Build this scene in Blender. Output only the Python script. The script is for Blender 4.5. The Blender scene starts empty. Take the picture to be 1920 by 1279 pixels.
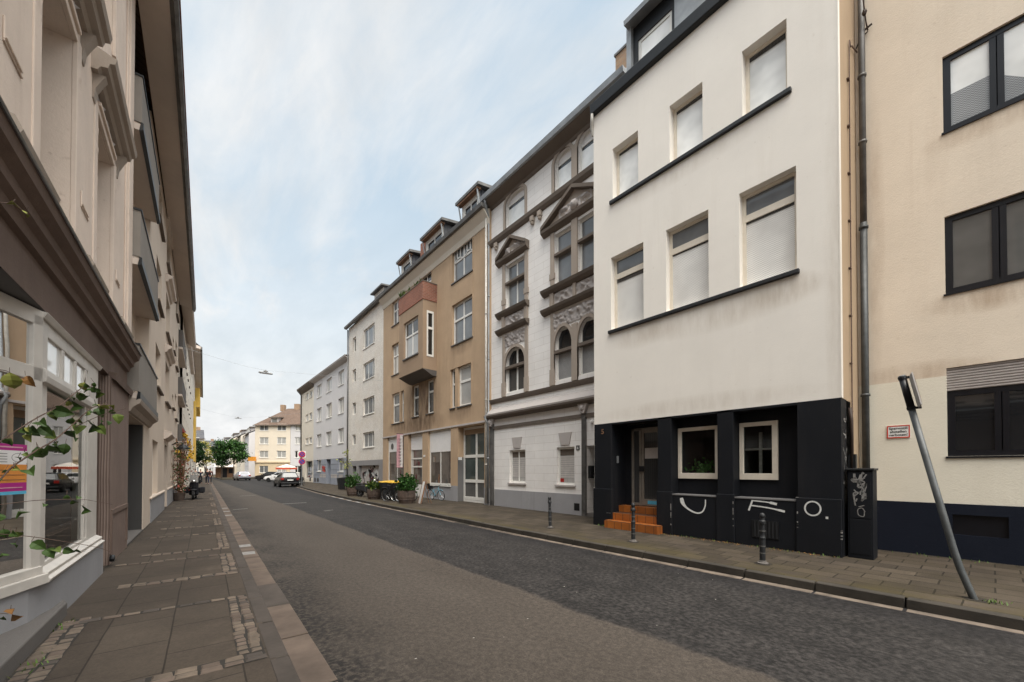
import bpy, bmesh, math, random
from mathutils import Vector, Matrix, noise
random.seed(7)
C = bpy.context.scene.collection
R = math.radians
PV = 0.12                      # pavement height above the road
LA = R(1.45); LX = -1.30       # line of the left-hand house fronts

# ------------------------------------------------------------ materials
MATS = {}
def nodes(name):
    m = bpy.data.materials.new(name); m.use_nodes = True
    nt = m.node_tree; b = nt.nodes['Principled BSDF']
    return m, nt, b
def N(nt, t, **kw):
    n = nt.nodes.new(t)
    for k, v in kw.items():
        if k.startswith('_'): setattr(n, k[1:], v)
        else: n.inputs[k.replace('_', ' ')].default_value = v
    return n
def coords(nt, scale=(1, 1, 1), rot=(0, 0, 0), kind='Object'):
    tc = nt.nodes.new('ShaderNodeTexCoord'); mp = nt.nodes.new('ShaderNodeMapping')
    mp.inputs['Scale'].default_value = scale; mp.inputs['Rotation'].default_value = rot
    nt.links.new(tc.outputs[kind], mp.inputs['Vector'])
    return mp.outputs['Vector']
def noise_n(nt, vec, scale, detail=5, rough=.6):
    n = N(nt, 'ShaderNodeTexNoise', Scale=scale, Detail=detail, Roughness=rough)
    nt.links.new(vec, n.inputs['Vector']); return n.outputs['Fac']
def ramp(nt, fac, a, b, ca=(0, 0, 0, 1), cb=(1, 1, 1, 1)):
    r = nt.nodes.new('ShaderNodeValToRGB')
    r.color_ramp.elements[0].position = a; r.color_ramp.elements[1].position = b
    r.color_ramp.elements[0].color = ca; r.color_ramp.elements[1].color = cb
    nt.links.new(fac, r.inputs['Fac']); return r.outputs['Color']
def mix(nt, fac, a, b, mode='MIX'):
    m = nt.nodes.new('ShaderNodeMix'); m.data_type = 'RGBA'; m.blend_type = mode
    for sock, v in ((m.inputs[0], fac), (m.inputs[6], a), (m.inputs[7], b)):
        if hasattr(v, 'is_output'): nt.links.new(v, sock)
        elif isinstance(v, (int, float)): sock.default_value = v
        else: sock.default_value = (*v, 1) if len(v) == 3 else v
    return m.outputs[2]
def bump(nt, b, h, strength=.3, dist=.01):
    n = N(nt, 'ShaderNodeBump', Strength=strength, Distance=dist)
    nt.links.new(h, n.inputs['Height']); nt.links.new(n.outputs['Normal'], b.inputs['Normal'])
def plain(name, col, rough=.6, metal=0, var=.12, scale=6, bmp=0, spec=.4):
    m, nt, b = nodes(name)
    v = coords(nt); f = noise_n(nt, v, scale)
    lo = tuple(c * (1 - var) for c in col); hi = tuple(min(1, c * (1 + var)) for c in col)
    nt.links.new(mix(nt, ramp(nt, f, .3, .7), lo, hi), b.inputs['Base Color'])
    b.inputs['Roughness'].default_value = rough; b.inputs['Metallic'].default_value = metal
    b.inputs['Specular IOR Level'].default_value = spec
    if bmp: bump(nt, b, noise_n(nt, v, scale * 8, 4), bmp, .006)
    MATS[name] = m; return m
def plaster(name, col, stain=(.25, .17, .11), amt=.35, grain=.25, gscale=60, patch=.08, base_dirt=.25, rough=.9, patches=()):
    """painted render: blotches, rain streaks that run downwards, grain"""
    m, nt, b = nodes(name)
    v = coords(nt)
    f = noise_n(nt, v, .7, 6, .65)
    c = mix(nt, ramp(nt, f, .3, .72), tuple(x * (1 - patch) for x in col), tuple(min(1, x * (1 + patch * .6)) for x in col))
    vs = coords(nt, (2.6, 2.6, .22))
    s = noise_n(nt, vs, 1.0, 7, .7)
    s2 = noise_n(nt, v, .35, 4)
    mm = N(nt, 'ShaderNodeMath', _operation='MULTIPLY')
    nt.links.new(ramp(nt, s, .5, .82), mm.inputs[0]); nt.links.new(ramp(nt, s2, .38, .66), mm.inputs[1])
    ma = N(nt, 'ShaderNodeMath', _operation='MULTIPLY'); ma.inputs[1].default_value = amt
    nt.links.new(mm.outputs[0], ma.inputs[0])
    c = mix(nt, ma.outputs[0], c, stain)
    sp = noise_n(nt, v, 9, 3, .5)
    md = N(nt, 'ShaderNodeMath', _operation='MULTIPLY'); md.inputs[1].default_value = base_dirt
    nt.links.new(ramp(nt, sp, .66, .8), md.inputs[0])
    c = mix(nt, md.outputs[0], c, stain)
    if patches:                      # stains, and the shade painted under the oriel, with a place and a shape of their own: (x, z, half width, half height, strength)
        se = nt.nodes.new('ShaderNodeSeparateXYZ'); nt.links.new(v, se.inputs[0])
        pn = ramp(nt, noise_n(nt, coords(nt, (3.5, 3.5, .7)), 1.0, 6, .7), .3, .65)
        for x0, z0, rx, rz, am in patches:
            q = []
            for sock, o, r in ((se.outputs[0], x0, rx), (se.outputs[2], z0, rz)):
                a = N(nt, 'ShaderNodeMath', _operation='SUBTRACT'); nt.links.new(sock, a.inputs[0]); a.inputs[1].default_value = o
                d = N(nt, 'ShaderNodeMath', _operation='DIVIDE'); nt.links.new(a.outputs[0], d.inputs[0]); d.inputs[1].default_value = r
                p = N(nt, 'ShaderNodeMath', _operation='POWER'); ab = N(nt, 'ShaderNodeMath', _operation='ABSOLUTE'); nt.links.new(d.outputs[0], ab.inputs[0]); nt.links.new(ab.outputs[0], p.inputs[0]); p.inputs[1].default_value = 2.0; q.append(p.outputs[0])
            ss = N(nt, 'ShaderNodeMath', _operation='ADD'); nt.links.new(q[0], ss.inputs[0]); nt.links.new(q[1], ss.inputs[1])
            e = ramp(nt, ss.outputs[0], .1, 1.0, (am, am, am, 1), (0, 0, 0, 1)); k = N(nt, 'ShaderNodeMath', _operation='MULTIPLY'); nt.links.new(e, k.inputs[0]); nt.links.new(pn, k.inputs[1])
            c = mix(nt, k.outputs[0], c, stain)
    nt.links.new(c, b.inputs['Base Color'])
    b.inputs['Roughness'].default_value = rough; b.inputs['Specular IOR Level'].default_value = .2
    g = noise_n(nt, v, gscale, 4, .7)
    g2 = noise_n(nt, v, 1.6, 3)
    ad = N(nt, 'ShaderNodeMath', _operation='MULTIPLY_ADD'); ad.inputs[1].default_value = 1.6
    nt.links.new(g2, ad.inputs[0]); nt.links.new(g, ad.inputs[2])
    bump(nt, b, ad.outputs[0], grain, .008)
    MATS[name] = m; return m
def bricks(name, c1, c2, mortar, w=.25, h=.075, gap=.008, bmp=.4, stain=None, plane='xz', smooth=.1, offset=.5, var=.12, rough=.85, speck=0):
    m, nt, b = nodes(name)
    tc = nt.nodes.new('ShaderNodeTexCoord'); sp = nt.nodes.new('ShaderNodeSeparateXYZ'); cb = nt.nodes.new('ShaderNodeCombineXYZ')
    nt.links.new(tc.outputs['Object'], sp.inputs[0])
    if plane == 'xz':
        ad = N(nt, 'ShaderNodeMath', _operation='ADD'); nt.links.new(sp.outputs[0], ad.inputs[0]); nt.links.new(sp.outputs[1], ad.inputs[1])
        nt.links.new(ad.outputs[0], cb.inputs[0]); nt.links.new(sp.outputs[2], cb.inputs[1])
    elif plane == 'yx':
        nt.links.new(sp.outputs[1], cb.inputs[0]); nt.links.new(sp.outputs[0], cb.inputs[1])
    else:
        nt.links.new(sp.outputs[0], cb.inputs[0]); nt.links.new(sp.outputs[1], cb.inputs[1])
    # joints wander a little
    wv = N(nt, 'ShaderNodeTexNoise', Scale=1.7, Detail=2.0); nt.links.new(cb.outputs[0], wv.inputs['Vector'])
    vm = N(nt, 'ShaderNodeVectorMath', _operation='MULTIPLY_ADD'); vm.inputs[1].default_value = (.02, .02, 0)
    nt.links.new(wv.outputs['Color'], vm.inputs[0]); nt.links.new(cb.outputs[0], vm.inputs[2])
    br = N(nt, 'ShaderNodeTexBrick', Scale=1.0, Mortar_Size=gap, Mortar_Smooth=smooth, Bias=0.0, Brick_Width=w, Row_Height=h)
    br.offset = offset
    br.inputs['Color1'].default_value = (*c1, 1); br.inputs['Color2'].default_value = (*c2, 1); br.inputs['Mortar'].default_value = (*mortar, 1)
    nt.links.new(vm.outputs[0], br.inputs['Vector'])
    v = coords(nt); f = noise_n(nt, v, 1.1, 6, .65)
    c = mix(nt, 1.0, br.outputs['Color'], ramp(nt, f, .25, .75, (1 - var * 2, 1 - var * 2, 1 - var * 2, 1), (1 + var * .5,) * 3 + (1,)), 'MULTIPLY')
    if speck:
        c = mix(nt, 1.0, c, ramp(nt, noise_n(nt, v, 38, 4, .8), .3, .7, (1 - speck,) * 3 + (1,), (1 + speck,) * 3 + (1,)), 'MULTIPLY')
        c = mix(nt, ramp(nt, noise_n(nt, v, 3.1, 5, .7), .62, .74, (0, 0, 0, 1), (.5,) * 3 + (1,)), c, tuple(x * .45 for x in c1))
        c = mix(nt, ramp(nt, noise_n(nt, coords(nt, (1, 1, 1), (0, 0, .7)), 1.3, 4, .6), .60, .70, (0, 0, 0, 1), (.45,) * 3 + (1,)), c, tuple(x * 1.5 for x in c1))
    if stain:
        s = noise_n(nt, v, .45, 6, .7)
        c = mix(nt, ramp(nt, s, .45, .75, (0, 0, 0, 1), (stain[3],) * 3 + (1,)), c, stain[:3])
    nt.links.new(c, b.inputs['Base Color']); b.inputs['Roughness'].default_value = rough
    b.inputs['Specular IOR Level'].default_value = .25
    inv = N(nt, 'ShaderNodeMath', _operation='MULTIPLY_ADD'); inv.inputs[1].default_value = -1.0
    nt.links.new(br.outputs['Fac'], inv.inputs[0])
    g = noise_n(nt, v, 45, 4, .7)
    gm = N(nt, 'ShaderNodeMath', _operation='MULTIPLY'); gm.inputs[1].default_value = .35
    nt.links.new(g, gm.inputs[0]); nt.links.new(gm.outputs[0], inv.inputs[2])
    bump(nt, b, inv.outputs[0], bmp, .006)
    MATS[name] = m; return m
def glass(name, base, rough=.03, wob=.02, folds=0, net=0, spec=.7):
    """window pane over what hangs behind it (dark room, blind, net curtain)"""
    m, nt, b = nodes(name)
    v = coords(nt)
    f = noise_n(nt, v, .9, 3)
    c = mix(nt, ramp(nt, f, .35, .65), tuple(x * .75 for x in base), tuple(min(1, x * 1.15) for x in base))
    if folds:
        w = N(nt, 'ShaderNodeTexWave', Scale=5.0, Distortion=2.0, Detail=1.0); w.bands_direction = 'X'
        nt.links.new(coords(nt, (1, 0, .12)), w.inputs['Vector'])
        c = mix(nt, folds, c, mix(nt, w.outputs['Fac'], tuple(x * .45 for x in base), base))
    if net:
        w = N(nt, 'ShaderNodeTexWave', Scale=7.5, Distortion=0.0); w.bands_direction = 'Z'
        zz = N(nt, 'ShaderNodeTexWave', Scale=7.0, Distortion=0.0); zz.bands_direction = 'X'; zz.wave_profile = 'TRI'
        nt.links.new(v, zz.inputs['Vector'])
        off = N(nt, 'ShaderNodeVectorMath', _operation='MULTIPLY_ADD'); off.inputs[1].default_value = (0, 0, .03)
        nt.links.new(zz.outputs['Color'], off.inputs[0]); nt.links.new(v, off.inputs[2]); nt.links.new(off.outputs[0], w.inputs['Vector'])
        c = mix(nt, w.outputs['Fac'], c, tuple(x * (1 - net) for x in base))
    nt.links.new(c, b.inputs['Base Color'])
    b.inputs['Roughness'].default_value = rough; b.inputs['Specular IOR Level'].default_value = spec
    bump(nt, b, noise_n(nt, v, 1.3, 2), wob, .05)
    MATS[name] = m; return m
def clear_glass(name):
    m = bpy.data.materials.new(name); m.use_nodes = True; nt = m.node_tree; nt.nodes.clear()
    o = nt.nodes.new('ShaderNodeOutputMaterial'); mx = nt.nodes.new('ShaderNodeMixShader')
    t = nt.nodes.new('ShaderNodeBsdfTransparent'); t.inputs[0].default_value = (.86, .9, .88, 1)
    g = N(nt, 'ShaderNodeBsdfGlossy', Roughness=.01); fr = N(nt, 'ShaderNodeFresnel', IOR=1.5)
    bp = N(nt, 'ShaderNodeBump', Strength=.02, Distance=.05); nt.links.new(noise_n(nt, coords(nt), 1.1, 2), bp.inputs['Height'])
    nt.links.new(bp.outputs[0], g.inputs['Normal'])
    nt.links.new(fr.outputs[0], mx.inputs[0]); nt.links.new(t.outputs[0], mx.inputs[1]); nt.links.new(g.outputs[0], mx.inputs[2])
    nt.links.new(mx.outputs[0], o.inputs[0]); MATS[name] = m; return m
def leafmat(name, col, var=.35):
    m, nt, b = nodes(name)
    f = noise_n(nt, coords(nt), 2.5, 3)
    c = mix(nt, ramp(nt, f, .3, .7), tuple(x * (1 - var) for x in col), tuple(x * (1 + var) for x in col))
    nt.links.new(c, b.inputs['Base Color']); b.inputs['Roughness'].default_value = .55
    b.inputs['Specular IOR Level'].default_value = .3
    try: b.inputs['Subsurface Weight'].default_value = 0
    except Exception: pass
    MATS[name] = m; return m

plaster('white_plaster', (.84, .79, .725), (.40, .31, .22), .20, .28, 34, .05, .22, patches=[(2.2, 5.25, 2.3, .45, .35), (4.2, 5.3, 1.0, .4, .35), (.9, 5.3, .7, .35, .4), (3.0, 9.1, 2.2, .3, .25), (2.8, 3.2, 2.8, .25, .3), (.05, 5.5, .2, 4, .3)])
plaster('beige_plaster', (.78, .675, .555), (.30, .17, .08), .30, .55, 30, .07, .2, patches=[(6.9, 4.72, 1.0, .3, .55), (6.9, 7.8, 1.0, .26, .42), (5.9, 4.6, .6, .4, .5), (8.55, 6.5, .22, 3.5, .35), (7.9, 3.5, 1.2, .25, .4)])
plaster('cream_plaster', (.78, .725, .61), (.4, .3, .2), .18, .6, 28, .05, .14)
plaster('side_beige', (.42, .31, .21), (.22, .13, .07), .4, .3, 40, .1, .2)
plaster('black_paint', (.0085, .0095, .0125), (.07, .062, .055), .24, .2, 40, .2, .12, .62)
plaster('navy_paint', (.007, .010, .020), (.05, .05, .05), .25, .4, 30, .2, .15, .7)
plaster('tan_plaster', (.46, .33, .22), (.10, .062, .04), .5, .4, 50, .14, .22, patches=[(6.9, 5.6, 2.6, 1.9, 1.0), (7.4, 4.3, 3.6, .8, .8), (2.6, 4.6, 1.5, .5, .45), (10.3, 4.5, 1.6, .5, .5), (2.5, 7.9, 1.2, .4, .35)])  # under the oriel: soot, with some of the oriel's shade painted in
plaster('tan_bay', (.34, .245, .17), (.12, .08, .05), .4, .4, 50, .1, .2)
plaster('pale_grey_plaster', (.62, .60, .60), (.3, .25, .22), .25, .2, 50, .05, .1)
plaster('blue_grey_plaster', (.30, .32, .37), (.14, .13, .13), .35, .2, 50, .1, .15)
plaster('ivory_plaster', (.70, .64, .55), (.36, .28, .2), .3, .2, 50, .06, .12)
plaster('grey_plaster', (.27, .26, .26), (.12, .11, .1), .4, .25, 50, .1, .2)
plaster('plinth_grey', (.31, .305, .315), (.14, .13, .12), .45, .3, 45, .1, .25)
plaster('old_stucco', (.72, .60, .51), (.27, .16, .11), .55, .4, 30, .12, .35)
plaster('brown_stucco', (.17, .122, .10), (.045, .03, .025), .6, .5, 30, .25, .3)
plaster('left_plaster', (.62, .52, .43), (.34, .24, .17), .3, .22, 50, .06, .15)
plaster('left_plaster_far', (.70, .63, .54), (.36, .28, .2), .3, .2, 50, .06, .1)
plaster('gate_grey', (.07, .067, .065), (.03, .03, .03), .4, .2, 40, .1, .2)
plaster('panel_grey', (.25, .225, .20), (.12, .10, .085), .5, .2, 40, .12, .25)
plaster('peach_plaster', (.70, .56, .38), (.42, .28, .14), .2, .2, 40, .05, .1)
plaster('yellow_plaster', (.70, .45, .10), (.4, .22, .06), .2, .2, 40, .06, .1)
plaster('custard_plaster', (.74, .655, .54), (.42, .3, .18), .2, .2, 40, .05, .1)
plaster('soffit_paint', (.64, .55, .48), (.22, .15, .12), .3, .1, 40, .08, .1)
plaster('trim_stone', (.38, .32, .27), (.12, .09, .075), .5, .3, 40, .12, .25)
plaster('dark_trim', (.165, .135, .112), (.05, .04, .035), .4, .3, 40, .15, .2)
plaster('light_trim', (.46, .42, .40), (.22, .18, .15), .35, .25, 40, .1, .2)
plaster('concrete', (.14, .128, .12), (.08, .07, .065), .5, .4, 40, .12, .3)
plaster('niche_grey', (.16, .155, .155), (.07, .06, .055), .4, .2, 40, .1, .2)
plaster('room_wall', (.17, .17, .165), (.1, .1, .09), .1, .05, 40, .05, .05)
bricks('white_courses', (.84, .81, .785), (.81, .78, .755), (.58, .53, .49), 1.1, .30, .006, .35, (.42, .36, .31, .22), smooth=.4, var=.05)
bricks('white_tiles', (.80, .755, .70), (.73, .68, .62), (.42, .37, .31), .24, .10, .009, .5, (.55, .42, .28, .3), smooth=.2, var=.07)
bricks('red_brick', (.33, .115, .07), (.25, .085, .055), (.34, .26, .21), .24, .075, .010, .5, (.14, .07, .05, .4))
bricks('chimney_brick', (.40, .26, .16), (.33, .2, .125), (.3, .25, .2), .24, .075, .010, .5)
bricks('brown_tiles', (.175, .125, .095), (.135, .095, .072), (.10, .06, .045), .25, .34, .03, .8, (.12, .08, .06, .5), plane='xy', var=.15)
bricks('slate', (.10, .10, .11), (.075, .077, .085), (.04, .04, .045), .3, .2, .012, .5, (.16, .15, .14, .4), plane='xy', var=.15)
bricks('ribbed_stucco', (.33, .25, .21), (.30, .225, .19), (.17, .12, .10), .035, 6.0, .010, .7, (.12, .08, .065, .5), smooth=.5)
plain('white_frame', (.74, .72, .68), .45, var=.05)
plain('shop_frame', (.56, .52, .475), .5, var=.1, scale=3)
plain('cream_frame', (.70, .63, .53), .5, var=.06)
plain('dark_frame', (.007, .007, .010), .35, var=.2)
plain('black_metal', (.008, .0085, .010), .45, var=.3)
plain('anthracite', (.018, .019, .021), .5, var=.3, bmp=.1)
plain('zinc', (.30, .31, .32), .45, .3, var=.25, scale=2)
plain('zinc_dark', (.12, .115, .11), .5, .2, var=.35, scale=3)
plain('pipe_white', (.55, .52, .47), .5, var=.15)
plain('aluminium', (.30, .27, .235), .4, .5, var=.12)
plain('post_grey', (.085, .09, .092), .5, .3, var=.35, scale=4, bmp=.1)
bricks('orange_tile', (.42, .135, .030), (.32, .10, .024), (.09, .045, .028), .24, .21, .008, .4, (.08, .035, .02, .5), var=.2, rough=.35)
plain('rubber', (.012, .012, .013), .8)
plain('chrome', (.6, .6, .6), .25, .9)
plain('white_paint', (.72, .71, .68), .7, var=.2, scale=14)
plain('grey_paint', (.23, .22, .21), .8, var=.3, scale=14)
plain('spray_white', (.62, .62, .60), .8, var=.15, scale=20)
plain('red_paint', (.55, .05, .03), .6)
plain('black_ink', (.015, .015, .015), .7)
plain('sign_white', (.75, .74, .72), .4, var=.04)
plain('pink_cloth', (.60, .34, .38), .8)
plain('dark_ink', (.12, .05, .10), .8)
plain('magenta_print', (.38, .02, .20), .6, var=.05)
plain('orange_print', (.62, .24, .05), .6, var=.15, scale=3)
plain('cyan_print', (.10, .42, .62), .6, var=.05)
plain('blind_grey', (.50, .47, .45), .6, var=.1)
plain('shutter_slats', (.42, .38, .36), .5, var=.08)
plain('shop_white', (.74, .72, .71), .5, var=.04)
plain('green_floor', (.08, .20, .07), .8)
plain('wood', (.19, .10, .055), .7, var=.35, scale=5, bmp=.3)
plain('dark_wood', (.05, .03, .022), .6, var=.3)
plain('dark_red_door', (.06, .018, .016), .5, var=.3)
plain('blue_door', (.045, .065, .09), .5, var=.2)
plain('bark', (.11, .08, .06), .9, var=.35, scale=8, bmp=.5)
plain('twig', (.13, .085, .065), .8, var=.3, scale=20)
plain('pot_brown', (.085, .06, .048), .7, var=.35, scale=5, bmp=.3)
plain('bin_black', (.014, .015, .017), .5, var=.2)
plain('yellow_lid', (.60, .36, .03), .5, var=.12)
plain('orange_board', (.70, .28, .03), .6, var=.1)
plain('parasol_red', (.62, .10, .05), .8, var=.1)
plain('parasol_white', (.74, .66, .58), .8, var=.1)
plain('car_black', (.012, .012, .014), .22, .1, var=.1, spec=.6)
plain('car_silver', (.42, .42, .47), .3, .4, var=.05, spec=.6)
plain('car_white', (.72, .71, .71), .28, var=.04, spec=.6)
plain('tail_red', (.34, .02, .015), .3)
plain('bike_blue', (.22, .42, .52), .4, var=.1)
plain('skin', (.45, .26, .19), .6)
plain('hair', (.03, .02, .015), .7)
plain('cloth_black', (.014, .014, .018), .9, var=.3)
plain('cloth_maroon', (.10, .022, .022), .9, var=.3)
plain('cloth_navy', (.02, .026, .05), .9, var=.3)
plain('cloth_grey', (.30, .29, .28), .9, var=.2)
plain('nsign_red', (.50, .02, .04), .5); plain('nsign_blue', (.03, .06, .30), .5)
plain('lamp_grey', (.24, .25, .26), .5, .3)
plain('flower_red', (.30, .07, .05), .7, var=.4); plain('flower_yellow', (.55, .33, .03), .7, var=.2)
plain('flower_pink', (.33, .21, .16), .8, var=.4)
plain('mortar_dark', (.03, .026, .022), .95)
plain('soil_shade', (.026, .021, .015), .95, var=.5, scale=9, bmp=.5)
plain('cobble_stone', (.128, .098, .074), .8, var=.35, scale=3.2, bmp=.5)
plain('kerb_left', (.062, .05, .042), .85, var=.3, scale=2.2, bmp=.5)
plain('kerb_right', (.040, .034, .027), .85, var=.35, scale=2.2, bmp=.5)
plain('gutter_stone', (.112, .083, .065), .85, var=.35, scale=2.0, bmp=.4)
plain('gutter_pale', (.135, .107, .085), .9, var=.5, scale=2.6, bmp=.4)
plain('petal', (.36, .34, .31), .8)
glass('glass_dark', (.016, .017, .019))
glass('glass_room', (.06, .06, .06), folds=.5)
glass('glass_mid', (.17, .175, .18))
glass('glass_green', (.07, .085, .08))
glass('glass_curtain', (.48, .47, .45), folds=.6)
glass('glass_blind_sky', (.86, .86, .84))
glass('glass_net', (.88, .86, .83), net=.34)
glass('glass_slats', (.40, .40, .40), net=.6)
glass('glass_shop', (.11, .09, .078), spec=1.0)
glass('glass_slate', (.12, .117, .112))
glass('glass_car', (.03, .035, .04), wob=0)
glass('glass_tail', (.10, .11, .12), wob=0)
clear_glass('clear_glass')
leafmat('leaf_green', (.055, .10, .022)); leafmat('leaf_light', (.11, .15, .03)); leafmat('leaf_yellow', (.26, .27, .06), .2)
leafmat('leaf_brown', (.27, .13, .04), .3)
leafmat('tree_dark', (.022, .062, .014)); leafmat('tree_mid', (.045, .12, .022)); leafmat('tree_light', (.08, .19, .03))
leafmat('tree_blue', (.016, .042, .018)); leafmat('willow', (.33, .28, .07), .25)
leafmat('box_green', (.05, .14, .03)); leafmat('grass_green', (.09, .16, .03)); leafmat('moss', (.09, .10, .03))

# ------------------------------------------------------------ mesh builder
class MB:
    def __init__(s, fr=None): s.v = []; s.f = []; s.mi = []; s.fr = fr; s.smooth = False
    def P(s, p): return s.fr.map(p) if s.fr else tuple(p)
    def poly(s, pts, m=0):
        i = len(s.v); s.v += [s.P(p) for p in pts]; s.f.append(list(range(i, i + len(pts)))); s.mi.append(m); return s
    def mesh(s, pts, faces, m=0):
        i = len(s.v); s.v += [s.P(p) for p in pts]
        for f in faces: s.f.append([i + k for k in f]); s.mi.append(m)
        return s
    def box(s, a0, a1, b0, b1, c0, c1, m=0):
        p = [(a, b, c) for c in (c0, c1) for b in (b0, b1) for a in (a0, a1)]
        return s.mesh(p, [(0, 2, 3, 1), (4, 5, 7, 6), (0, 1, 5, 4), (2, 6, 7, 3), (0, 4, 6, 2), (1, 3, 7, 5)], m)
    def hexa(s, p, m=0):       # 4 bottom + 4 top points, in ring order
        return s.mesh(p, [(3, 2, 1, 0), (4, 5, 6, 7), (0, 1, 5, 4), (1, 2, 6, 5), (2, 3, 7, 6), (3, 0, 4, 7)], m)
    def prism(s, ring0, ring1, m=0, caps=True):
        n = len(ring0); f = [(i, (i + 1) % n, n + (i + 1) % n, n + i) for i in range(n)]
        if caps: f += [tuple(range(n))[::-1], tuple(range(n, 2 * n))]
        return s.mesh(list(ring0) + list(ring1), f, m)
    def along(s, prof, s0, s1, m=0):      # profile of (w, z) drawn along the street
        return s.prism([(s0, w, z) for w, z in prof], [(s1, w, z) for w, z in prof], m)
    def out(s, poly, w0, w1, m=0):        # outline of (s, z) pushed out of the wall
        return s.prism([(a, w0, z) for a, z in poly], [(a, w1, z) for a, z in poly], m)
    def tube(s, path, r, n=8, m=0, caps=True):
        rs = r if isinstance(r, (list, tuple)) else [r] * len(path)
        pts = []; P = [Vector(p) for p in path]; up = None
        for i, p in enumerate(P):
            t = (P[min(i + 1, len(P) - 1)] - P[max(i - 1, 0)]).normalized()
            if up is None: up = Vector((0, 0, 1)) if abs(t.z) < .9 else Vector((1, 0, 0))
            a = t.cross(up)
            if a.length < 1e-4: a = t.cross(Vector((0, 1, 0)))
            a.normalize(); b = a.cross(t); up = b
            for k in range(n):
                an = 2 * math.pi * k / n; pts.append(tuple(p + (a * math.cos(an) + b * math.sin(an)) * rs[i]))
        f = []
        for i in range(len(P) - 1):
            for k in range(n):
                k2 = (k + 1) % n; f.append((i * n + k, i * n + k2, (i + 1) * n + k2, (i + 1) * n + k))
        if caps: f += [tuple(range(n))[::-1], tuple((len(P) - 1) * n + k for k in range(n))]
        s.mesh(pts, f, m); return s
    def lathe(s, prof, c=(0, 0, 0), n=16, m=0, axis='z'):
        pts = []
        for r, h in prof:
            for k in range(n):
                a = 2 * math.pi * k / n
                q = (r * math.cos(a), r * math.sin(a), h)
                if axis == 'x': q = (h, q[0], q[1])
                if axis == 'y': q = (q[0], h, q[1])
                pts.append((c[0] + q[0], c[1] + q[1], c[2] + q[2]))
        f = []
        for i in range(len(prof) - 1):
            for k in range(n):
                k2 = (k + 1) % n; f.append((i * n + k, i * n + k2, (i + 1) * n + k2, (i + 1) * n + k))
        if prof[0][0] > 1e-5: f.append(tuple(range(n))[::-1])
        if prof[-1][0] > 1e-5: f.append(tuple((len(prof) - 1) * n + k for k in range(n)))
        return s.mesh(pts, f, m)
    def blob(s, c, r, m=0, sub=1):
        bm = bmesh.new(); bmesh.ops.create_icosphere(bm, subdivisions=sub, radius=1)
        s.mesh([(c[0] + v.co.x * r[0], c[1] + v.co.y * r[1], c[2] + v.co.z * r[2]) for v in bm.verts], [[v.index for v in f.verts] for f in bm.faces], m)
        bm.free(); return s
    def build(s, name, mats, parent=None, smooth=False, bevel=0, normals=True):
        me = bpy.data.meshes.new(name); me.from_pydata(s.v, [], s.f)
        if isinstance(mats, str): mats = [mats]
        for m in mats: me.materials.append(MATS[m])
        for p, i in zip(me.polygons, s.mi): p.material_index = i
        if normals:
            bm = bmesh.new(); bm.from_mesh(me); bmesh.ops.recalc_face_normals(bm, faces=bm.faces); bm.to_mesh(me); bm.free()
        if smooth:
            for p in me.polygons: p.use_smooth = True
        o = bpy.data.objects.new(name, me); C.objects.link(o)
        if parent: o.parent = parent
        if bevel:
            b = o.modifiers.new('bevel', 'BEVEL'); b.width = bevel; b.segments = 2; b.limit_method = 'ANGLE'; b.angle_limit = R(40)
        return o
def build_pieces(mb, name, mats, parent=None, tol=.03, **kw):
    """one object per separate piece: shells that touch each other stay together"""
    n = len(mb.v); par = list(range(n))
    def find(i):
        while par[i] != i: par[i] = par[par[i]]; i = par[i]
        return i
    for f in mb.f:
        for k in f[1:]: par[find(k)] = find(f[0])
    isl = {}
    for f, mi in zip(mb.f, mb.mi): isl.setdefault(find(f[0]), []).append((f, mi))
    cl = []
    for fs in isl.values():
        vs = [mb.v[k] for f, _ in fs for k in f]; bb = [[min(v[i] for v in vs) - tol for i in range(3)], [max(v[i] for v in vs) + tol for i in range(3)]]
        hit = [c for c in cl if all(c[0][0][i] <= bb[1][i] and bb[0][i] <= c[0][1][i] for i in range(3))]
        for c in hit: cl.remove(c); fs = fs + c[1]; bb = [[min(bb[0][i], c[0][0][i]) for i in range(3)], [max(bb[1][i], c[0][1][i]) for i in range(3)]]
        cl.append([bb, fs])
    out = []
    for bb, fs in cl:
        m = MB(); ix = {}
        for f, mi in fs:
            q = []
            for k in f:
                if k not in ix: ix[k] = len(m.v); m.v.append(mb.v[k])
                q.append(ix[k])
            m.f.append(q); m.mi.append(mi)
        out.append(m.build(name, mats, parent, **kw))
    return out
MB.pieces = build_pieces
def tag(o, label=None, cat=None, group=None, kind=None):
    if label: o['label'] = label
    if cat: o['category'] = cat
    if group: o['group'] = group
    if kind: o['kind'] = kind
    return o
def empty(name, loc, rz=0, **kw):
    o = bpy.data.objects.new(name, None); C.objects.link(o); o.location = loc; o.rotation_euler = (0, 0, rz)
    o.empty_display_size = .3
    return tag(o, **kw)
def dup(root, loc, rz, label, group=None):
    def cp(o, par):
        c = o.copy(); C.objects.link(c)
        if par: c.parent = par
        for ch in [x for x in KIDS.get(o.name, [])]: cp(ch, c)
        return c
    KIDS = {}
    for x in bpy.data.objects:
        if x.parent: KIDS.setdefault(x.parent.name, []).append(x)
    r = cp(root, None); r.location = loc; r.rotation_euler = (0, 0, rz); r['label'] = label
    if group: r['group'] = group
    return r
def LF(s, w, z=PV):
    return (LX + s * math.sin(LA) + w * math.cos(LA), s * math.cos(LA) - w * math.sin(LA), z)
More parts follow.
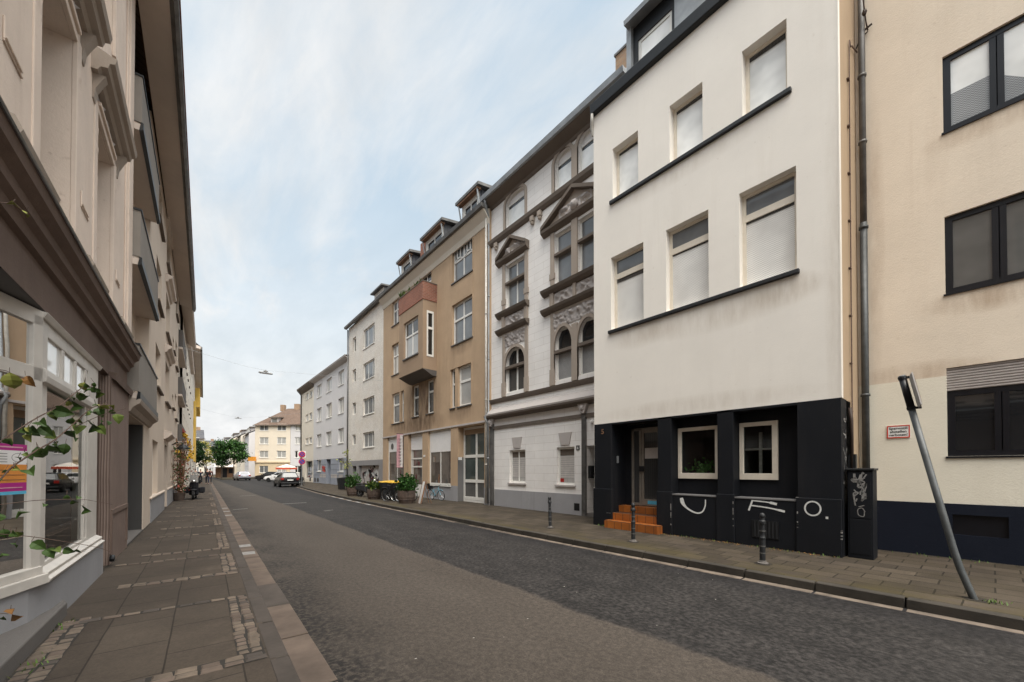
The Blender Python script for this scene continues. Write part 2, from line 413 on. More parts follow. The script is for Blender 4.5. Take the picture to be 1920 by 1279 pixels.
def text(body, size, mat, parent, loc, rot, name='lettering', ext=.002, bold=0, align='CENTER'):
    cu = bpy.data.curves.new(name, 'FONT'); cu.body = body; cu.size = size; cu.extrude = ext; cu.offset = bold
    cu.align_x = align; cu.align_y = 'CENTER'; cu.space_line = .95
    t = bpy.data.objects.new('tmp', cu); C.objects.link(t)
    bpy.context.view_layer.update()
    me = bpy.data.meshes.new_from_object(t.evaluated_get(bpy.context.evaluated_depsgraph_get()))
    bpy.data.objects.remove(t); me.name = name; me.materials.clear(); me.materials.append(MATS[mat])
    o = bpy.data.objects.new(name, me); C.objects.link(o); o.location = loc; o.rotation_euler = rot
    if parent: o.parent = parent
    return o

# ------------------------------------------------------------ house builder
class House:
    """facade frame: s along the street, w out of the wall, z up (all metres)"""
    def __init__(h, name, label, side, X, s0, group='houses lining the street', cat='house'):
        h.s0 = s0; h.sg = 1 if side == 'R' else -1; h.k = 1.0
        if side == 'R': loc, rz = (X, s0, PV), R(90)
        elif side == 'L': loc, rz = LF(s0, 0), R(90) - LA; h.sg = -1
        else: loc, rz = X, side; h.sg = 1
        h.root = empty(name, loc, rz, label=label, cat=cat, group=group)
    def map(h, p): return (p[0] * h.k - h.s0, h.sg * p[1], 1.75 + (p[2] - 1.75) * h.k - PV)
    def mb(h): return MB(h)
    def box(h, name, s0, s1, w0, w1, z0, z1, mat, par=None, bevel=0):
        return h.mb().box(s0, s1, w0, w1, z0, z1).build(name, mat, par or h.root, bevel=bevel)
    def wall(h, name, s0, s1, z0, z1, ops, mat, w=0, par=None, extra=None, mats=None):
        m = h.mb()
        S = sorted({s0, s1, *[q for o in ops for q in o[:2] if s0 < q < s1]}); Z = sorted({z0, z1, *[q for o in ops for q in o[2:4] if z0 < q < z1]})
        for a, b in zip(S, S[1:]):
            for c, d in zip(Z, Z[1:]):
                sm, zm = (a + b) / 2, (c + d) / 2
                if any(o[0] < sm < o[1] and o[2] < zm < o[3] for o in ops): continue
                m.poly([(a, w, c), (b, w, c), (b, w, d), (a, w, d)])
        for o in ops:
            a, b, c, d = o[:4]; dp = w - (o[4] if len(o) > 4 else .22)
            a, b, c, d = max(a, s0), min(b, s1), max(c, z0), min(d, z1)
            m.poly([(a, w, c), (a, dp, c), (a, dp, d), (a, w, d)]); m.poly([(b, w, c), (b, w, d), (b, dp, d), (b, dp, c)])
            if d < z1 - .001 or w < -.01: m.poly([(a, w, d), (a, dp, d), (b, dp, d), (b, w, d)])
            if c > z0 + .001: m.poly([(a, w, c), (b, w, c), (b, dp, c), (a, dp, c)])
        if extra: extra(m)
        return m.build(name, mats or mat, par or h.root, normals=False)
    def shell(h, s0, s1, z0, z1, depth, mat, name='side_wall', w0=0):
        m = h.mb()
        m.poly([(s0, w0, z0), (s0, -depth, z0), (s0, -depth, z1), (s0, w0, z1)]); m.poly([(s1, w0, z0), (s1, w0, z1), (s1, -depth, z1), (s1, -depth, z0)])
        m.poly([(s0, -depth, z0), (s1, -depth, z0), (s1, -depth, z1), (s0, -depth, z1)])
        return m.build(name, mat, h.root)
    def roof(h, s0, s1, z, w, depth, rise, mat='slate', gable=None, th=.12):
        m = h.mb(); mid = -depth / 2
        m.along([(w, z), (mid, z + rise), (-depth, z), (-depth, z + th), (mid, z + rise + th * 1.2), (w, z + th)], s0, s1)
        r = m.build('roof', mat, h.root)
        if gable:
            g = h.mb()
            for s in (s0 + .02, s1 - .02): g.poly([(s, 0, z), (s, -depth, z), (s, mid, z + rise)])
            g.pieces('gable', gable, h.root)
        return r
    def window(h, s0, s1, z0, z1, v=(), hz=(), t=.07, mt=.06, d=.12, g='glass_dark', cells=None, fm='white_frame', sill=None, sm='zinc_dark', w=0, name='window', over=.06, proud=.06):
        """v / hz: mullion and transom positions as fractions of the opening"""
        m = h.mb(); f0, f1 = w - d - .055, w - d
        for a, b, c, e in ((s0, s0 + t, z0, z1), (s1 - t, s1, z0, z1), (s0 + t, s1 - t, z0, z0 + t), (s0 + t, s1 - t, z1 - t, z1)):
            m.box(a, b, f0, f1, c, e)
        vs = [s0 + (s1 - s0) * q for q in v]; hs = [z0 + (z1 - z0) * q for q in hz]
        for a in vs: m.box(a - mt / 2, a + mt / 2, f0 - .004, f1 - .006, z0 + t, z1 - t)
        seg = [s0 + t] + vs + [s1 - t]
        for c in hs: m.box(s0 + t, s1 - t, f0, f1 + .008, c - mt / 2, c + mt / 2)
        fr = m.build(name, fm, h.root)
        p = h.mb(); mats = [g]; zz = [z0 + t] + hs + [z1 - t]
        for i in range(len(seg) - 1):
            for j in range(len(zz) - 1):
                gm = (cells or {}).get((i, j), (cells or {}).get(j, g))
                if gm not in mats: mats.append(gm)
                e = [random.uniform(-.005, .005) for _ in range(3)]; q = f1 - .03
                p.poly([(seg[i], q + e[0], zz[j]), (seg[i + 1], q + e[1], zz[j]), (seg[i + 1], q + e[1] + e[2], zz[j + 1]), (seg[i], q + e[0] + e[2], zz[j + 1])], mats.index(gm))
        p.build('pane', mats, fr, normals=False)
        if sill: h.box('sill', s0 - over, s1 + over, w - d - .02, w + proud, z0 - sill, z0 - .003, sm, fr)
        return fr
    def pipe(h, path, r=.05, mat='zinc', name='downpipe', clamps=()):
        m = h.mb(); m.tube(path, r, 10)
        for (s, w, z) in clamps: m.lathe([(r + .018, -.025), (r + .018, .025)], (s, w, z), 10)
        return m.build(name, mat, h.root, smooth=True)
    def arch(h, mb_wall, mb_trim, s0, s1, zs, zt, z0=None, tr=.14, w=.05, d=.2, n=14, mi=0):
        """arched head for a rectangular opening: infill in the corners plus a moulded surround"""
        c, a, b = (s0 + s1) / 2, (s1 - s0) / 2, zt - zs
        arc = [(c - a * math.cos(math.pi * k / n), zs + b * math.sin(math.pi * k / n)) for k in range(n + 1)]
        for (x0, y0), (x1, y1) in zip(arc, arc[1:]):
            mb_wall.poly([(x0, -.001, y0), (x1, -.001, y1), (x1, -.001, zt + .002), (x0, -.001, zt + .002)], mi)
            mb_wall.poly([(x0, 0, y0), (x1, 0, y1), (x1, -d, y1), (x0, -d, y0)], mi)
        if mb_trim is not None:
            z0 = z0 if z0 is not None else zs
            out = [(c - (a + tr) * math.cos(math.pi * k / n), zs + (b + tr) * math.sin(math.pi * k / n)) for k in range(n + 1)]
            inn = [(s0, z0)] + arc + [(s1, z0)]; ou = [(s0 - tr, z0)] + out + [(s1 + tr, z0)]
            for i in range(len(inn) - 1):
                a0, a1, b0, b1 = inn[i], inn[i + 1], ou[i], ou[i + 1]
                mb_trim.poly([(a0[0], w, a0[1]), (a1[0], w, a1[1]), (b1[0], w, b1[1]), (b0[0], w, b0[1])])
                mb_trim.poly([(b0[0], w, b0[1]), (b1[0], w, b1[1]), (b1[0], 0, b1[1]), (b0[0], 0, b0[1])])
                mb_trim.poly([(a0[0], w, a0[1]), (a0[0], -.03, a0[1]), (a1[0], -.03, a1[1]), (a1[0], w, a1[1])])
    def relief(h, name, s0, s1, z0, z1, w, mat, amp=.05, fs=5, par=None, seed=0, mask=None):
        nx, nz = max(6, int((s1 - s0) / .045)), max(5, int((z1 - z0) / .045)); m = h.mb(); pts = []
        for j in range(nz + 1):
            for i in range(nx + 1):
                a, b = i / nx, j / nz; s, z = s0 + (s1 - s0) * a, z0 + (z1 - z0) * b
                e = min(1, 6 * min(a, 1 - a) * (s1 - s0)) * min(1, 6 * min(b, 1 - b) * (z1 - z0) * 3)
                sc = abs(s - (s0 + s1) / 2)
                n = noise.noise(Vector((sc * fs, z * fs, seed))) + .6 * noise.noise(Vector((sc * fs * 2.3, z * fs * 2.3, seed + 9)))
                pts.append((s, w + amp * max(0, e) * max(-.2, n * 1.4), z))
        f = [(j * (nx + 1) + i, j * (nx + 1) + i + 1, (j + 1) * (nx + 1) + i + 1, (j + 1) * (nx + 1) + i) for j in range(nz) for i in range(nx)]
        return m.mesh(pts, f).build(name, mat, par or h.root, smooth=True, normals=False)
    def stroke(h, name, pts, wid, w, mat, par=None):
        """a sprayed line lying on the wall"""
        m = h.mb(); P = [Vector((a, b)) for a, b in pts]; L = []
        for i, p in enumerate(P):
            t = (P[min(i + 1, len(P) - 1)] - P[max(0, i - 1)]).normalized(); q = Vector((-t.y, t.x)) * (wid[i] if isinstance(wid, (list, tuple)) else wid) / 2
            L.append((p - q, p + q))
        for (a, b), (c, d) in zip(L, L[1:]): m.poly([(a.x, w, a.y), (c.x, w, c.y), (d.x, w, d.y), (b.x, w, b.y)])
        return m.build(name, mat, par or h.root, normals=False)
TXT = (R(90), 0, R(180))
def spl(pts, n=8):
    """smooth curve through points"""
    out = []; P = [Vector(p) for p in pts]
    for i in range(len(P) - 1):
        p0, p1, p2, p3 = P[max(0, i - 1)], P[i], P[i + 1], P[min(len(P) - 1, i + 2)]
        for k in range(n):
            t = k / n
            out.append(tuple(.5 * ((2 * p1) + (p2 - p0) * t + (2 * p0 - 5 * p1 + 4 * p2 - p3) * t * t + (3 * p1 - p0 - 3 * p2 + p3) * t ** 3)))
    out.append(tuple(P[-1])); return out

# ============================================================ RIGHT SIDE, from near to far
# ---- beige house at the right edge, set back from its neighbour
h = House('apartment_house', 'beige rendered house with black window frames and a navy painted base', 'R', 10.95, -7.0)
S0, S1 = -7.0, 1.79
cols = [(-0.76, .53), (-4.2, -2.9)]
rows = [(2.0, 3.65), (5.04, 6.5), (8.09, 9.54), (11.1, 12.55)]
ops = [(a, b, c, d, .16) for a, b in cols for c, d in rows]
h.wall('wall', S0, S1, 3.51, 14.3, [o for o in ops if o[2] > 4] + [(a, b, 3.51, 3.65, .16) for a, b in cols], 'beige_plaster')
h.wall('ground_floor_wall', S0, S1, 1.12, 3.51, [(a, b, 2.0, 3.51, .16) for a, b in cols], 'cream_plaster')
h.wall('base', S0, S1, PV - .05, 1.12, [(-.17, .48, .56, .93, .06)], 'navy_paint', w=.02)
h.box('vent_panel', -.17, .48, -.05, -.03, .56, .93, 'dark_frame')
h.mb().poly([(S0, .02, 1.12), (S1, .02, 1.12), (S1, 0, 1.125), (S0, 0, 1.125)]).build('base_ledge', 'navy_paint', h.root)
h.shell(S0, S1, 0, 14.3, 11, 'beige_plaster'); h.roof(S0, S1, 14.3, .4, 11, 3.5)
for a, b in cols:
    for k, (c, d) in enumerate(rows):
        top = d - .43 if k == 0 else d
        q = h.window(a, b, c, top, v=(.47, .53), t=.10, mt=.09, d=.05, g=['glass_dark', 'glass_slate', 'glass_blind_sky', 'glass_mid'][k], fm='dark_frame', sill=.035, sm='dark_frame', over=.02, proud=.03)
        if k == 0:
            m = h.mb()
            for i in range(9): m.along([(-.05, top + .0 + i * .048), (-.028, top + .012 + i * .048), (-.028, top + .036 + i * .048), (-.05, top + .046 + i * .048)], a, b)
            m.build('roller_shutter', 'shutter_slats', h.root)
        if k == 2:
            for x0, x1 in ((a + .1, a + .56), (b - .58, b - .1)):
                h.mb().poly([(x0, -.079, c + .1), (x1, -.079, c + .1), (x1, -.079, c + .72), (x0, -.079, c + .72)]).build('blind', 'glass_slats', q, normals=False)
h.pipe([(1.66, .09, 1.7), (1.66, .09, 6.9)], .062, 'post_grey', clamps=[(1.66, .09, 3.3), (1.66, .09, 6.8)])
h.pipe([(1.66, .09, 6.9), (1.66, .09, 14.2)], .056, 'zinc_dark', clamps=[(1.66, .09, 10), (1.66, .09, 8.6)])
m = h.mb(); m.tube(spl([(1.57, .02, 10.95), (1.57, .12, 10.97), (1.58, .2, 11.1), (1.62, .5, 11.9), (1.7, 1.4, 13.4)]), .012, 6); m.tube([(1.5, .06, 11.0), (1.64, .06, 10.96)], .02, 6)
m.tube(spl([(1.57, .02, 10.93), (1.68, .03, 10.85), (1.76, .02, 10.72)]), .012, 6); m.lathe([(.03, -.05), (.045, 0), (.03, .05)], (1.59, .22, 11.2), 8)
m.build('wire_hook', 'dark_wood', h.root)
# no-dumping notice screwed to its wall
s = empty('wall_sign', (10.945, 1.185, 2.51), R(90), label='small white notice with a red border on the beige wall', cat='sign', group=None)
m = MB(); m.box(-.165, .165, 0, .012, -.125, .125); m.build('plate', 'sign_white', s)
m = MB()
for a in ((-.165, .165, .105, .125), (-.165, .165, -.125, -.105), (-.165, -.147, -.105, .105), (.147, .165, -.105, .105)): m.box(a[0], a[1], .012, .015, a[2], a[3])
m.build('border', 'red_paint', s)
text('Sperrmüll\nabstellen\nverboten!', .068, 'black_ink', s, (0, .0135, .0), TXT, 'lettering', .0008, .0012)
# wall cabinet in the corner
s = empty('wall_cabinet', (9.55, 1.55, PV), R(90), label='tall black cabinet with white scribbles in the corner by the navy base', cat='cabinet')
m = MB(); m.box(-.18, .18, -.38, 0, 0, 1.62); m.build('body', 'black_paint', s, bevel=.01)
m = MB(); m.box(-.2, .2, -.4, .03, 1.62, 1.66); m.build('lid', 'anthracite', s, bevel=.006)
m = MB(); m.box(-.15, .15, .0, .008, .08, .72); m.box(-.15, .15, .0, .008, .74, 1.58); m.build('door', 'black_paint', s, bevel=.003)
m = MB(); random.seed(3)
def ribbon(m, pts, wd, y):
    P = [Vector(p) for p in pts]
    for a, b in zip(P, P[1:]):
        t = (b - a).normalized(); q = Vector((-t.y, t.x)) * wd / 2
        m.poly([((a - q).x, y, (a - q).y), ((b - q).x, y, (b - q).y), ((b + q).x, y, (b + q).y), ((a + q).x, y, (a + q).y)])
for i in range(16):
    x, z = random.uniform(-.07, .07), random.uniform(1.06, 1.5)
    ribbon(m, spl([(x + random.uniform(-.05, .05), z + random.uniform(-.12, .12)) for _ in range(4)], 4), random.choice((.012, .02, .035)), .0105 + i * .0002)
ribbon(m, spl([(.02, .95), (-.06, .98)], 3), .014, .011); ribbon(m, spl([(-.07, .86), (-.03, .93), (.03, .9), (.02, .8), (-.05, .78), (-.06, .88)], 5), .013, .011)
m.build('graffiti', 'grey_paint', s, normals=False)

# ---- white house with the black ground floor
h = House('town_house', 'white rendered house with a black ground floor and orange tiled steps', 'R', 9.4, 1.78)
S0, S1 = 1.78, 7.56
up = [(2.59, 3.43), (4.30, 5.13), (6.04, 6.87)]; lo = [(2.45, 3.51), (4.18, 5.24), (5.89, 6.94)]
h.wall('wall', S0, S1, 3.1, 12.42, [(a, b, 9.5, 11.0, .26) for a, b in up] + [(a, b, 5.76, 7.87, .24) for a, b in lo], 'white_plaster')
def blind_gap(par, a, b, z, w, hgt):      # dark gap above a drawn blind
    h.mb().poly([(a, w, z - hgt), (b, w, z - hgt * .8), (b, w + .001, z), (a, w + .001, z)]).build('blind_gap', 'glass_room', par, normals=False)
for i, (a, b) in enumerate(up):
    f = h.window(a, b, 9.5, 11.0, t=.075, d=.2, g='glass_blind_sky', fm='cream_frame'); blind_gap(f, a + .075, b - .075, 10.925, -.222, (.12, .1, .09)[i])
for i, (a, b) in enumerate(lo):
    f = h.window(a, b, 5.76, 7.87, hz=(.745,), t=.075, mt=.15, d=.17, g='glass_net', cells={1: 'glass_mid'}, fm='cream_frame'); blind_gap(f, a + .075, b - .075, 7.26, -.192, (.06, .05, .12)[i])
h.box('window_ledge', 2.51, 6.95, -.02, .075, 9.40, 9.497, 'anthracite', bevel=.012); h.box('window_ledge', 2.40, 7.01, -.02, .075, 5.67, 5.757, 'anthracite', bevel=.012)
h.mb().along([(0, 12.40), (.13, 12.42), (.15, 12.72), (-.3, 12.78), (-.3, 12.40)], S0 - .02, S1 + .03).build('gutter', 'black_metal', h.root, bevel=.02)
h.pipe(spl([(7.53, .1, 12.42), (7.54, .1, 12.25), (7.6, .03, 12.1), (7.62, -.05, 11.9)]), .045, 'pipe_white', 'gutter_outlet')
# set-back attic storey
A0, A1 = S0, 6.45
h.wall('attic', A0, A1, 12.7, 14.45, [(5.28, 6.3, 12.98, 13.98, .1)], 'black_metal', w=-.42)
h.window(5.28, 6.3, 12.98, 13.98, t=.08, d=.03, g='glass_blind_sky', w=-.42)
h.box('attic_panel', 1.9, 5.2, -.43, -.40, 12.95, 14.2, 'zinc'); h.box('attic_post', 6.45, 6.6, -.5, -.3, 12.7, 14.5, 'zinc')
h.mb().along([(-.12, 14.42), (-.10, 14.54), (-5, 15.0), (-5, 14.85)], A0, 6.56).build('roof', 'zinc', h.root)
h.mb().poly([(A1, -.42, 12.7), (A1, -5, 12.7), (A1, -5, 14.8), (A1, -.42, 14.45)]).poly([(A0, -.42, 12.7), (A0, -5, 12.7), (A0, -5, 14.8), (A0, -.42, 14.45)]).poly([(A0, -5, 12.7), (A1, -5, 12.7), (A1, -5, 14.8), (A0, -5, 14.8)]).build('attic_side', 'zinc', h.root, normals=False)
h.mb().poly([(S0, 0, 12.72), (S1, 0, 12.72), (S1, -11, 12.72), (S0, -11, 12.72)]).build('terrace', 'slate', h.root)
# sides
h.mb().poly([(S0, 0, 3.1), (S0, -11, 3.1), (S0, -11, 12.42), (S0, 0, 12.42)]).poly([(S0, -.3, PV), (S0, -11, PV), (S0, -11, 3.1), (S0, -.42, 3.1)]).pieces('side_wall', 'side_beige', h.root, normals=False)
h.mb().box(S0 - .012, S0 + .01, -.12, .004, 3.1, 12.4).build('corner_strip', 'white_plaster', h.root)
h.mb().poly([(S1, 0, PV), (S1, -11, PV), (S1, -11, 12.42), (S1, 0, 12.42)]).poly([(S0, -11, PV), (S1, -11, PV), (S1, -11, 12.42), (S0, -11, 12.42)]).build('party_wall', 'white_plaster', h.root, normals=False)
m = h.mb(); m.tube(spl([(1.75, -.75, 1.9), (1.75, -.75, 4), (1.75, -.8, 9.8), (1.75, -.95, 10.35), (1.75, -1.2, 10.5), (1.74, -1.5, 10.6)], 5), .012, 6)
for z in [2.9 + .95 * k for k in range(8)]: m.box(1.74, 1.78, -.80, -.70, z, z + .02)
m.build('cable', 'twig', h.root)
h.pipe([(1.72, -.5, 1.7), (1.72, -.5, 2.7), (1.74, -.5, 2.95)], .03, 'dark_wood', 'conduit')
h.box('junction_box', 1.66, 1.78, -.62, -.48, 1.75, 2.05, 'black_metal')
# black ground floor: pillars, low walls, deep recesses
D = .36
m = h.mb()
piers = [(1.78, 2.47), (3.67, 4.01), (5.13, 5.5), (6.94, 7.56)]
for a, b in piers: m.box(a, b, -D - .4, 0, PV - .05, 3.1)
m.box(2.47, 6.94, -D - .02, -.0, 3.045, 3.099)
m.box(2.47, 3.67, -D, -.004, PV - .05, 1.12); m.box(4.01, 5.13, -D, -.004, PV - .05, 1.12)
m.pieces('ground_floor', 'black_paint', h.root, bevel=.008)
m = h.mb()
for a, b in piers: m.box(a - (.025 if a > 1.8 else .0), b + .025, -.06, .03, PV - .05, 1.2)
m.pieces('pier_base', 'black_paint', h.root, bevel=.012)
m = h.mb(); m.box(2.5, 3.65, -D, .01, 1.118, 1.15); m.box(4.03, 5.11, -D, .01, 1.118, 1.15); m.pieces('low_wall_coping', 'niche_grey', h.root, bevel=.004)
h.wall('recess_wall', 2.47, 3.67, 1.12, 3.06, [(2.9, 3.62, 1.54, 2.8, .12)], 'black_paint', w=-D)
h.wall('recess_wall', 4.01, 5.13, 1.12, 3.06, [(4.08, 5.1, 1.54, 2.8, .12)], 'black_paint', w=-D)
for a, b in ((2.9, 3.74), (4.09, 5.19)):
    b = min(b, 3.66 if a < 4 else 5.12)
    f = h.mb(); t = .11
    for q in ((a, b, 1.53, 1.53 + t + .03), (a, b, 2.81 - t + .02, 2.81), (a, a + t, 1.53 + t + .03, 2.81 - t + .02), (b - t + .03, b, 1.53 + t + .03, 2.81 - t + .02)): f.box(q[0], q[1], -D - .02, -D + .05, q[2], q[3])
    f = f.build('window', 'cream_frame', h.root, bevel=.006)
    h.mb().poly([(a, -D - .0, 1.53), (b, -D, 1.53), (b, -D, 2.8), (a, -D, 2.8)]).build('pane', 'clear_glass', f, normals=False)
    m = h.mb(); w0, w1 = -D - .13, -D - 1.5
    m.poly([(a, w1, 1.4), (b, w1, 1.4), (b, w1, 2.9), (a, w1, 2.9)]); m.poly([(a, w0, 1.4), (a, w1, 1.4), (a, w1, 2.9), (a, w0, 2.9)]); m.poly([(b, w0, 1.4), (b, w1, 1.4), (b, w1, 2.9), (b, w0, 2.9)])
    m.poly([(a, w0, 1.5), (b, w0, 1.5), (b, w1, 1.5), (a, w1, 1.5)]); m.poly([(a, w0, 2.9), (b, w0, 2.9), (b, w1, 2.9), (a, w1, 2.9)])
    m.build('room', 'gate_grey', f, normals=False)
h.mb().box(2.65, 2.75, -D - .3, -D - .25, 1.5, 2.55).box(3.3, 3.36, -D - .3, -D - .25, 1.5, 2.6).box(2.9, 3.7, -D - .3, -D - .26, 2.2, 2.24).pieces('reflected_frame', 'grey_paint', h.root)  # grey bars put in for the reflection of window frames opposite
# door recess and steps
h.wall('door_recess', 5.5, 6.94, .70, 3.06, [(5.56, 6.72, .72, 2.95, .1)], 'black_paint', w=-.66)
h.box('door_landing', 5.5, 6.94, -.7, -.34, .45, .715, 'orange_tile')
m = h.mb(); m.box(5.36, 7.0, -.36, .27, PV - .03, .33); m.box(5.505, 6.935, -.36, -.02, .33, .53)
m.build('steps', 'orange_tile', h.root, bevel=.012)
m = h.mb(); t = .07
for q in ((5.56, 5.63, .72, 2.95), (6.40, 6.47, .72, 2.95), (6.65, 6.72, .72, 2.95), (5.56, 6.72, 2.88, 2.95), (6.32, 6.39, .74, 2.88)): m.box(q[0], q[1], -.72, -.66, q[2], q[3])
m.box(5.63, 6.40, -.715, -.665, .73, .92); m.box(6.47, 6.65, -.715, -.665, .73, .8); m.box(5.63, 6.32, -.71, -.665, 2.8, 2.88)
d = m.build('door', 'aluminium', h.root, bevel=.006)
m = h.mb(); m.poly([(5.63, -.69, .9), (6.33, -.69, .9), (6.33, -.69, 2.88), (5.63, -.69, 2.88)]); m.poly([(6.46, -.69, .8), (6.66, -.69, .8), (6.66, -.69, 2.9), (6.46, -.69, 2.9)])
m.build('pane', 'glass_room', d, normals=False)
h.box('handle', 6.30, 6.44, -.66, -.60, 1.70, 1.86, 'black_metal', d, bevel=.02)
h.mb().box(5.66, 6.30, -.688, -.684, 2.07, 2.37).build('paper_notice', 'blind_grey', d)
h.mb().box(5.66, 6.2, -.664, -.66, .78, .88).build('sticker', 'cyan_print', d); h.box('doorbell', 6.905, 6.945, -.3, -.24, 1.95, 2.15, 'zinc')
m = h.mb(); m.box(2.8, 3.3, -.01, .012, .31, .68)
v = m.build('vent_grille', 'black_metal', h.root)
m = h.mb()
for k in range(7): m.box(2.82 + k * .067, 2.85 + k * .067, .012, .02, .33, .66)
m.build('bars', 'anthracite', v)
# sprayed letters U F O .
h.stroke('graffiti', spl([(4.87, 1.06), (4.83, .93), (4.74, .83), (4.6, .75), (4.46, .72), (4.35, .77), (4.29, .91), (4.285, 1.05)], 6), [.05 + .05 * math.exp(-((i - 4) / 5) ** 2) - .0006 * i for i in range(43)], .004, 'spray_white')
h.stroke('graffiti', [(3.285, 1.10), (3.36, .87)], .035, .004, 'spray_white'); h.stroke('graffiti', spl([(3.30, 1.09), (3.04, 1.075), (2.93, 1.06), (2.83, 1.04)], 5), [.025] * 9 + [.05] * 7, .005, 'spray_white')
h.stroke('graffiti', spl([(3.33, .985), (2.99, .955), (2.69, .90)], 5), [.028] * 8 + [.045] * 3, .0045, 'spray_white')
h.stroke('graffiti', [(2.22 + .125 * math.cos(a * .2618), 1.0 + .135 * math.sin(a * .2618)) for a in range(25)], .028, .034, 'spray_white')
h.stroke('graffiti', [(2.02, .84), (1.98, .84)], .045, .034, 'spray_white')
random.seed(5)
for k in range(7):
    z = 1.4 + k * .22; m = h.mb()
    pts = spl([(random.uniform(-.4, -.08), z + random.uniform(-.15, .15)) for _ in range(4)], 4)
    for (a, b), (c, d_) in zip(pts, pts[1:]):
        m.poly([(S0 - .004 - k * .0005, a, b - .012), (S0 - .004 - k * .0005, c, d_ - .012), (S0 - .004 - k * .0005, c, d_ + .012), (S0 - .004 - k * .0005, a, b + .012)])
    m.build('scribble', 'grey_paint', h.root, normals=False)
m = h.mb()
for (a, b, z0, z1) in ((1.775, 1.80, .45, .62), (2.46, 2.48, .6, .9), (2.45, 2.50, 1.195, 1.205), (5.12, 5.14, .3, 1.1), (3.66, 3.675, .4, 1.0), (6.95, 7.1, .50, .52)):
    for k in range(5):
        z = random.uniform(z0, z1); m.box(a, b, -.01, .0335, z, z + random.uniform(.01, .05) * (z1 - z0) * 3)
m.pieces('chipped_paint', 'grey_paint', h.root)
text('5', .2, 'wood', h.root, (7.23 - S0, .035, 2.86 - PV), TXT, 'house_number', .004, .004)

# ---- ornate white house
h = House('ornate_town_house', 'ornate white house with brown stone pediments and arched windows', 'R', 11.1 * .9775, 7.56 * .9775); h.k = .9775
S0, S1 = 7.56, 15.2
wins = [(12.62, 13.97), (8.73, 9.66), (9.94, 10.87)]
ops = []
for i, (a, b) in enumerate(wins):
    e = .1 if i else 0
    ops += [(a, b, 12.72, 14.12, .24), (a, b, 8.95, 11.0, .24), (a, b, 5.2, 7.15 + e, .24)]
tr = h.mb()
def ex(m):
    for i, (a, b) in enumerate(wins):
        e = .1 if i else 0
        h.arch(m, tr, a, b, 13.72, 14.12, 12.66, .13, .05, .24); h.arch(m, tr, a, b, 6.42 + e * .3, 7.15 + e, 5.06, .13, .06, .24)
h.wall('wall', S0, S1, 4.2, 14.6, ops, 'white_courses', extra=ex)
for a, b in ((12.62, 13.97), (8.73, 10.87)):
    for x0, x1 in ((a - .2, a), (b, b + .2)):
        tr.box(x0, x1, 0, .055, 8.9, 11.1); tr.box(x0 - .04, x1 + .04, 0, .07, 9.25, 9.5); tr.box(x0 - .03, x1 + .03, 0, .07, 5.06, 5.7); tr.box(x0, x1, 0, .05, 5.7, 7.95)
tr.box(9.66, 9.94, 0, .075, 8.9, 11.1); tr.box(9.66, 9.94, 0, .075, 5.06, 7.2); tr.box(9.66, 9.94, 0, .06, 12.66, 13.9)
tr.pieces('window_surround', 'trim_stone', h.root, bevel=.01)
dk = h.mb()
for a, b in ((12.36, 14.49), (8.1, 11.47)):
    c = (a + b) / 2; w = .2
    dk.along([(0, 8.68), (.1, 8.7), (.2, 8.8), (.24, 8.9), (0, 8.94)], a, b); dk.along([(0, 7.92), (.1, 7.94), (.2, 8.03), (.24, 8.12), (0, 8.16)], a, b)
    dk.along([(0, 11.1), (.07, 11.12), (.2, 11.22), (.22, 11.32), (0, 11.36)], a, b)
    ap = 12.0 if a > 12 else 12.2; zb = 11.34
    for sg in (-1, 1):        # raking cornices
        e0 = c + sg * (b - a) / 2
        dk.prism([(e0, 0, zb), (e0, .22, zb), (e0, .22, zb + .14), (e0, 0, zb + .14)], [(c, 0, ap), (c, .22, ap), (c, .22, ap + .14), (c, 0, ap + .14)])
    for x0, x1 in ([(a, b)] if a > 12 else [(8.73, 10.87)]): pass
for a, b in wins:
    dk.box(a - .02, b + .02, -.16, .05, 10.12, 10.2); dk.box(a, b, -.14, .02, 10.2, 10.24)
    dk.box(a, b, -.16, .05, 6.28, 6.40)
dk.along([(0, 12.30), (.06, 12.32), (.14, 12.42), (.17, 12.56), (0, 12.6)], S0, 15.26); dk.along([(0, 4.84), (.06, 4.86), (.1, 4.95), (.12, 5.03), (0, 5.06)], S0, S1)
dk.pieces('stone_cornices', 'dark_trim', h.root)
for i, (a, b) in enumerate(((12.36, 14.49), (8.1, 11.47))):
    c = (a + b) / 2; ap = 12.0 if i == 0 else 12.2
    h.mb().poly([(a + .2, .04, 11.36), (b - .2, .04, 11.36), (c, .04, ap)]).build('tympanum', 'trim_stone', h.root)
    h.relief('carved_ornament', c - (b - a) * .24, c + (b - a) * .24, 11.37, 11.37 + (ap - 11.37) * .55, .05, 'light_trim', .12, 6, seed=i)
    if i: h.mb().lathe([(0.0, .16), (.1, .14), (.17, .06), (.21, .0)], (c, .04, 11.65), 14, axis='y').build('medallion', 'light_trim', h.root, smooth=True)
    x0, x1 = (12.62, 13.97) if i == 0 else (8.73, 10.87)
    h.relief('carved_panel', x0, x1, 8.2, 8.64, .03, 'light_trim', .12, 7, seed=3 + i)
    h.relief('carved_spandrel', x0 - .1, x1 + .1, 7.3, 7.88, .03, 'light_trim', .10, 8, seed=5 + i)
    m = h.mb(); m.box(x0 - .2, x0, 0, .09, 8.15, 8.7); m.box(x1, x1 + .2, 0, .09, 8.15, 8.7); m.box((x0 + x1) / 2 - .07, (x0 + x1) / 2 + .07, 0, .08, 8.15, 8.7) if i else None
    m.box(x0 - .2, x1 + .2, 0, .04, 7.85, 7.94); m.pieces('panel_frame', 'trim_stone', h.root)
m = h.mb()
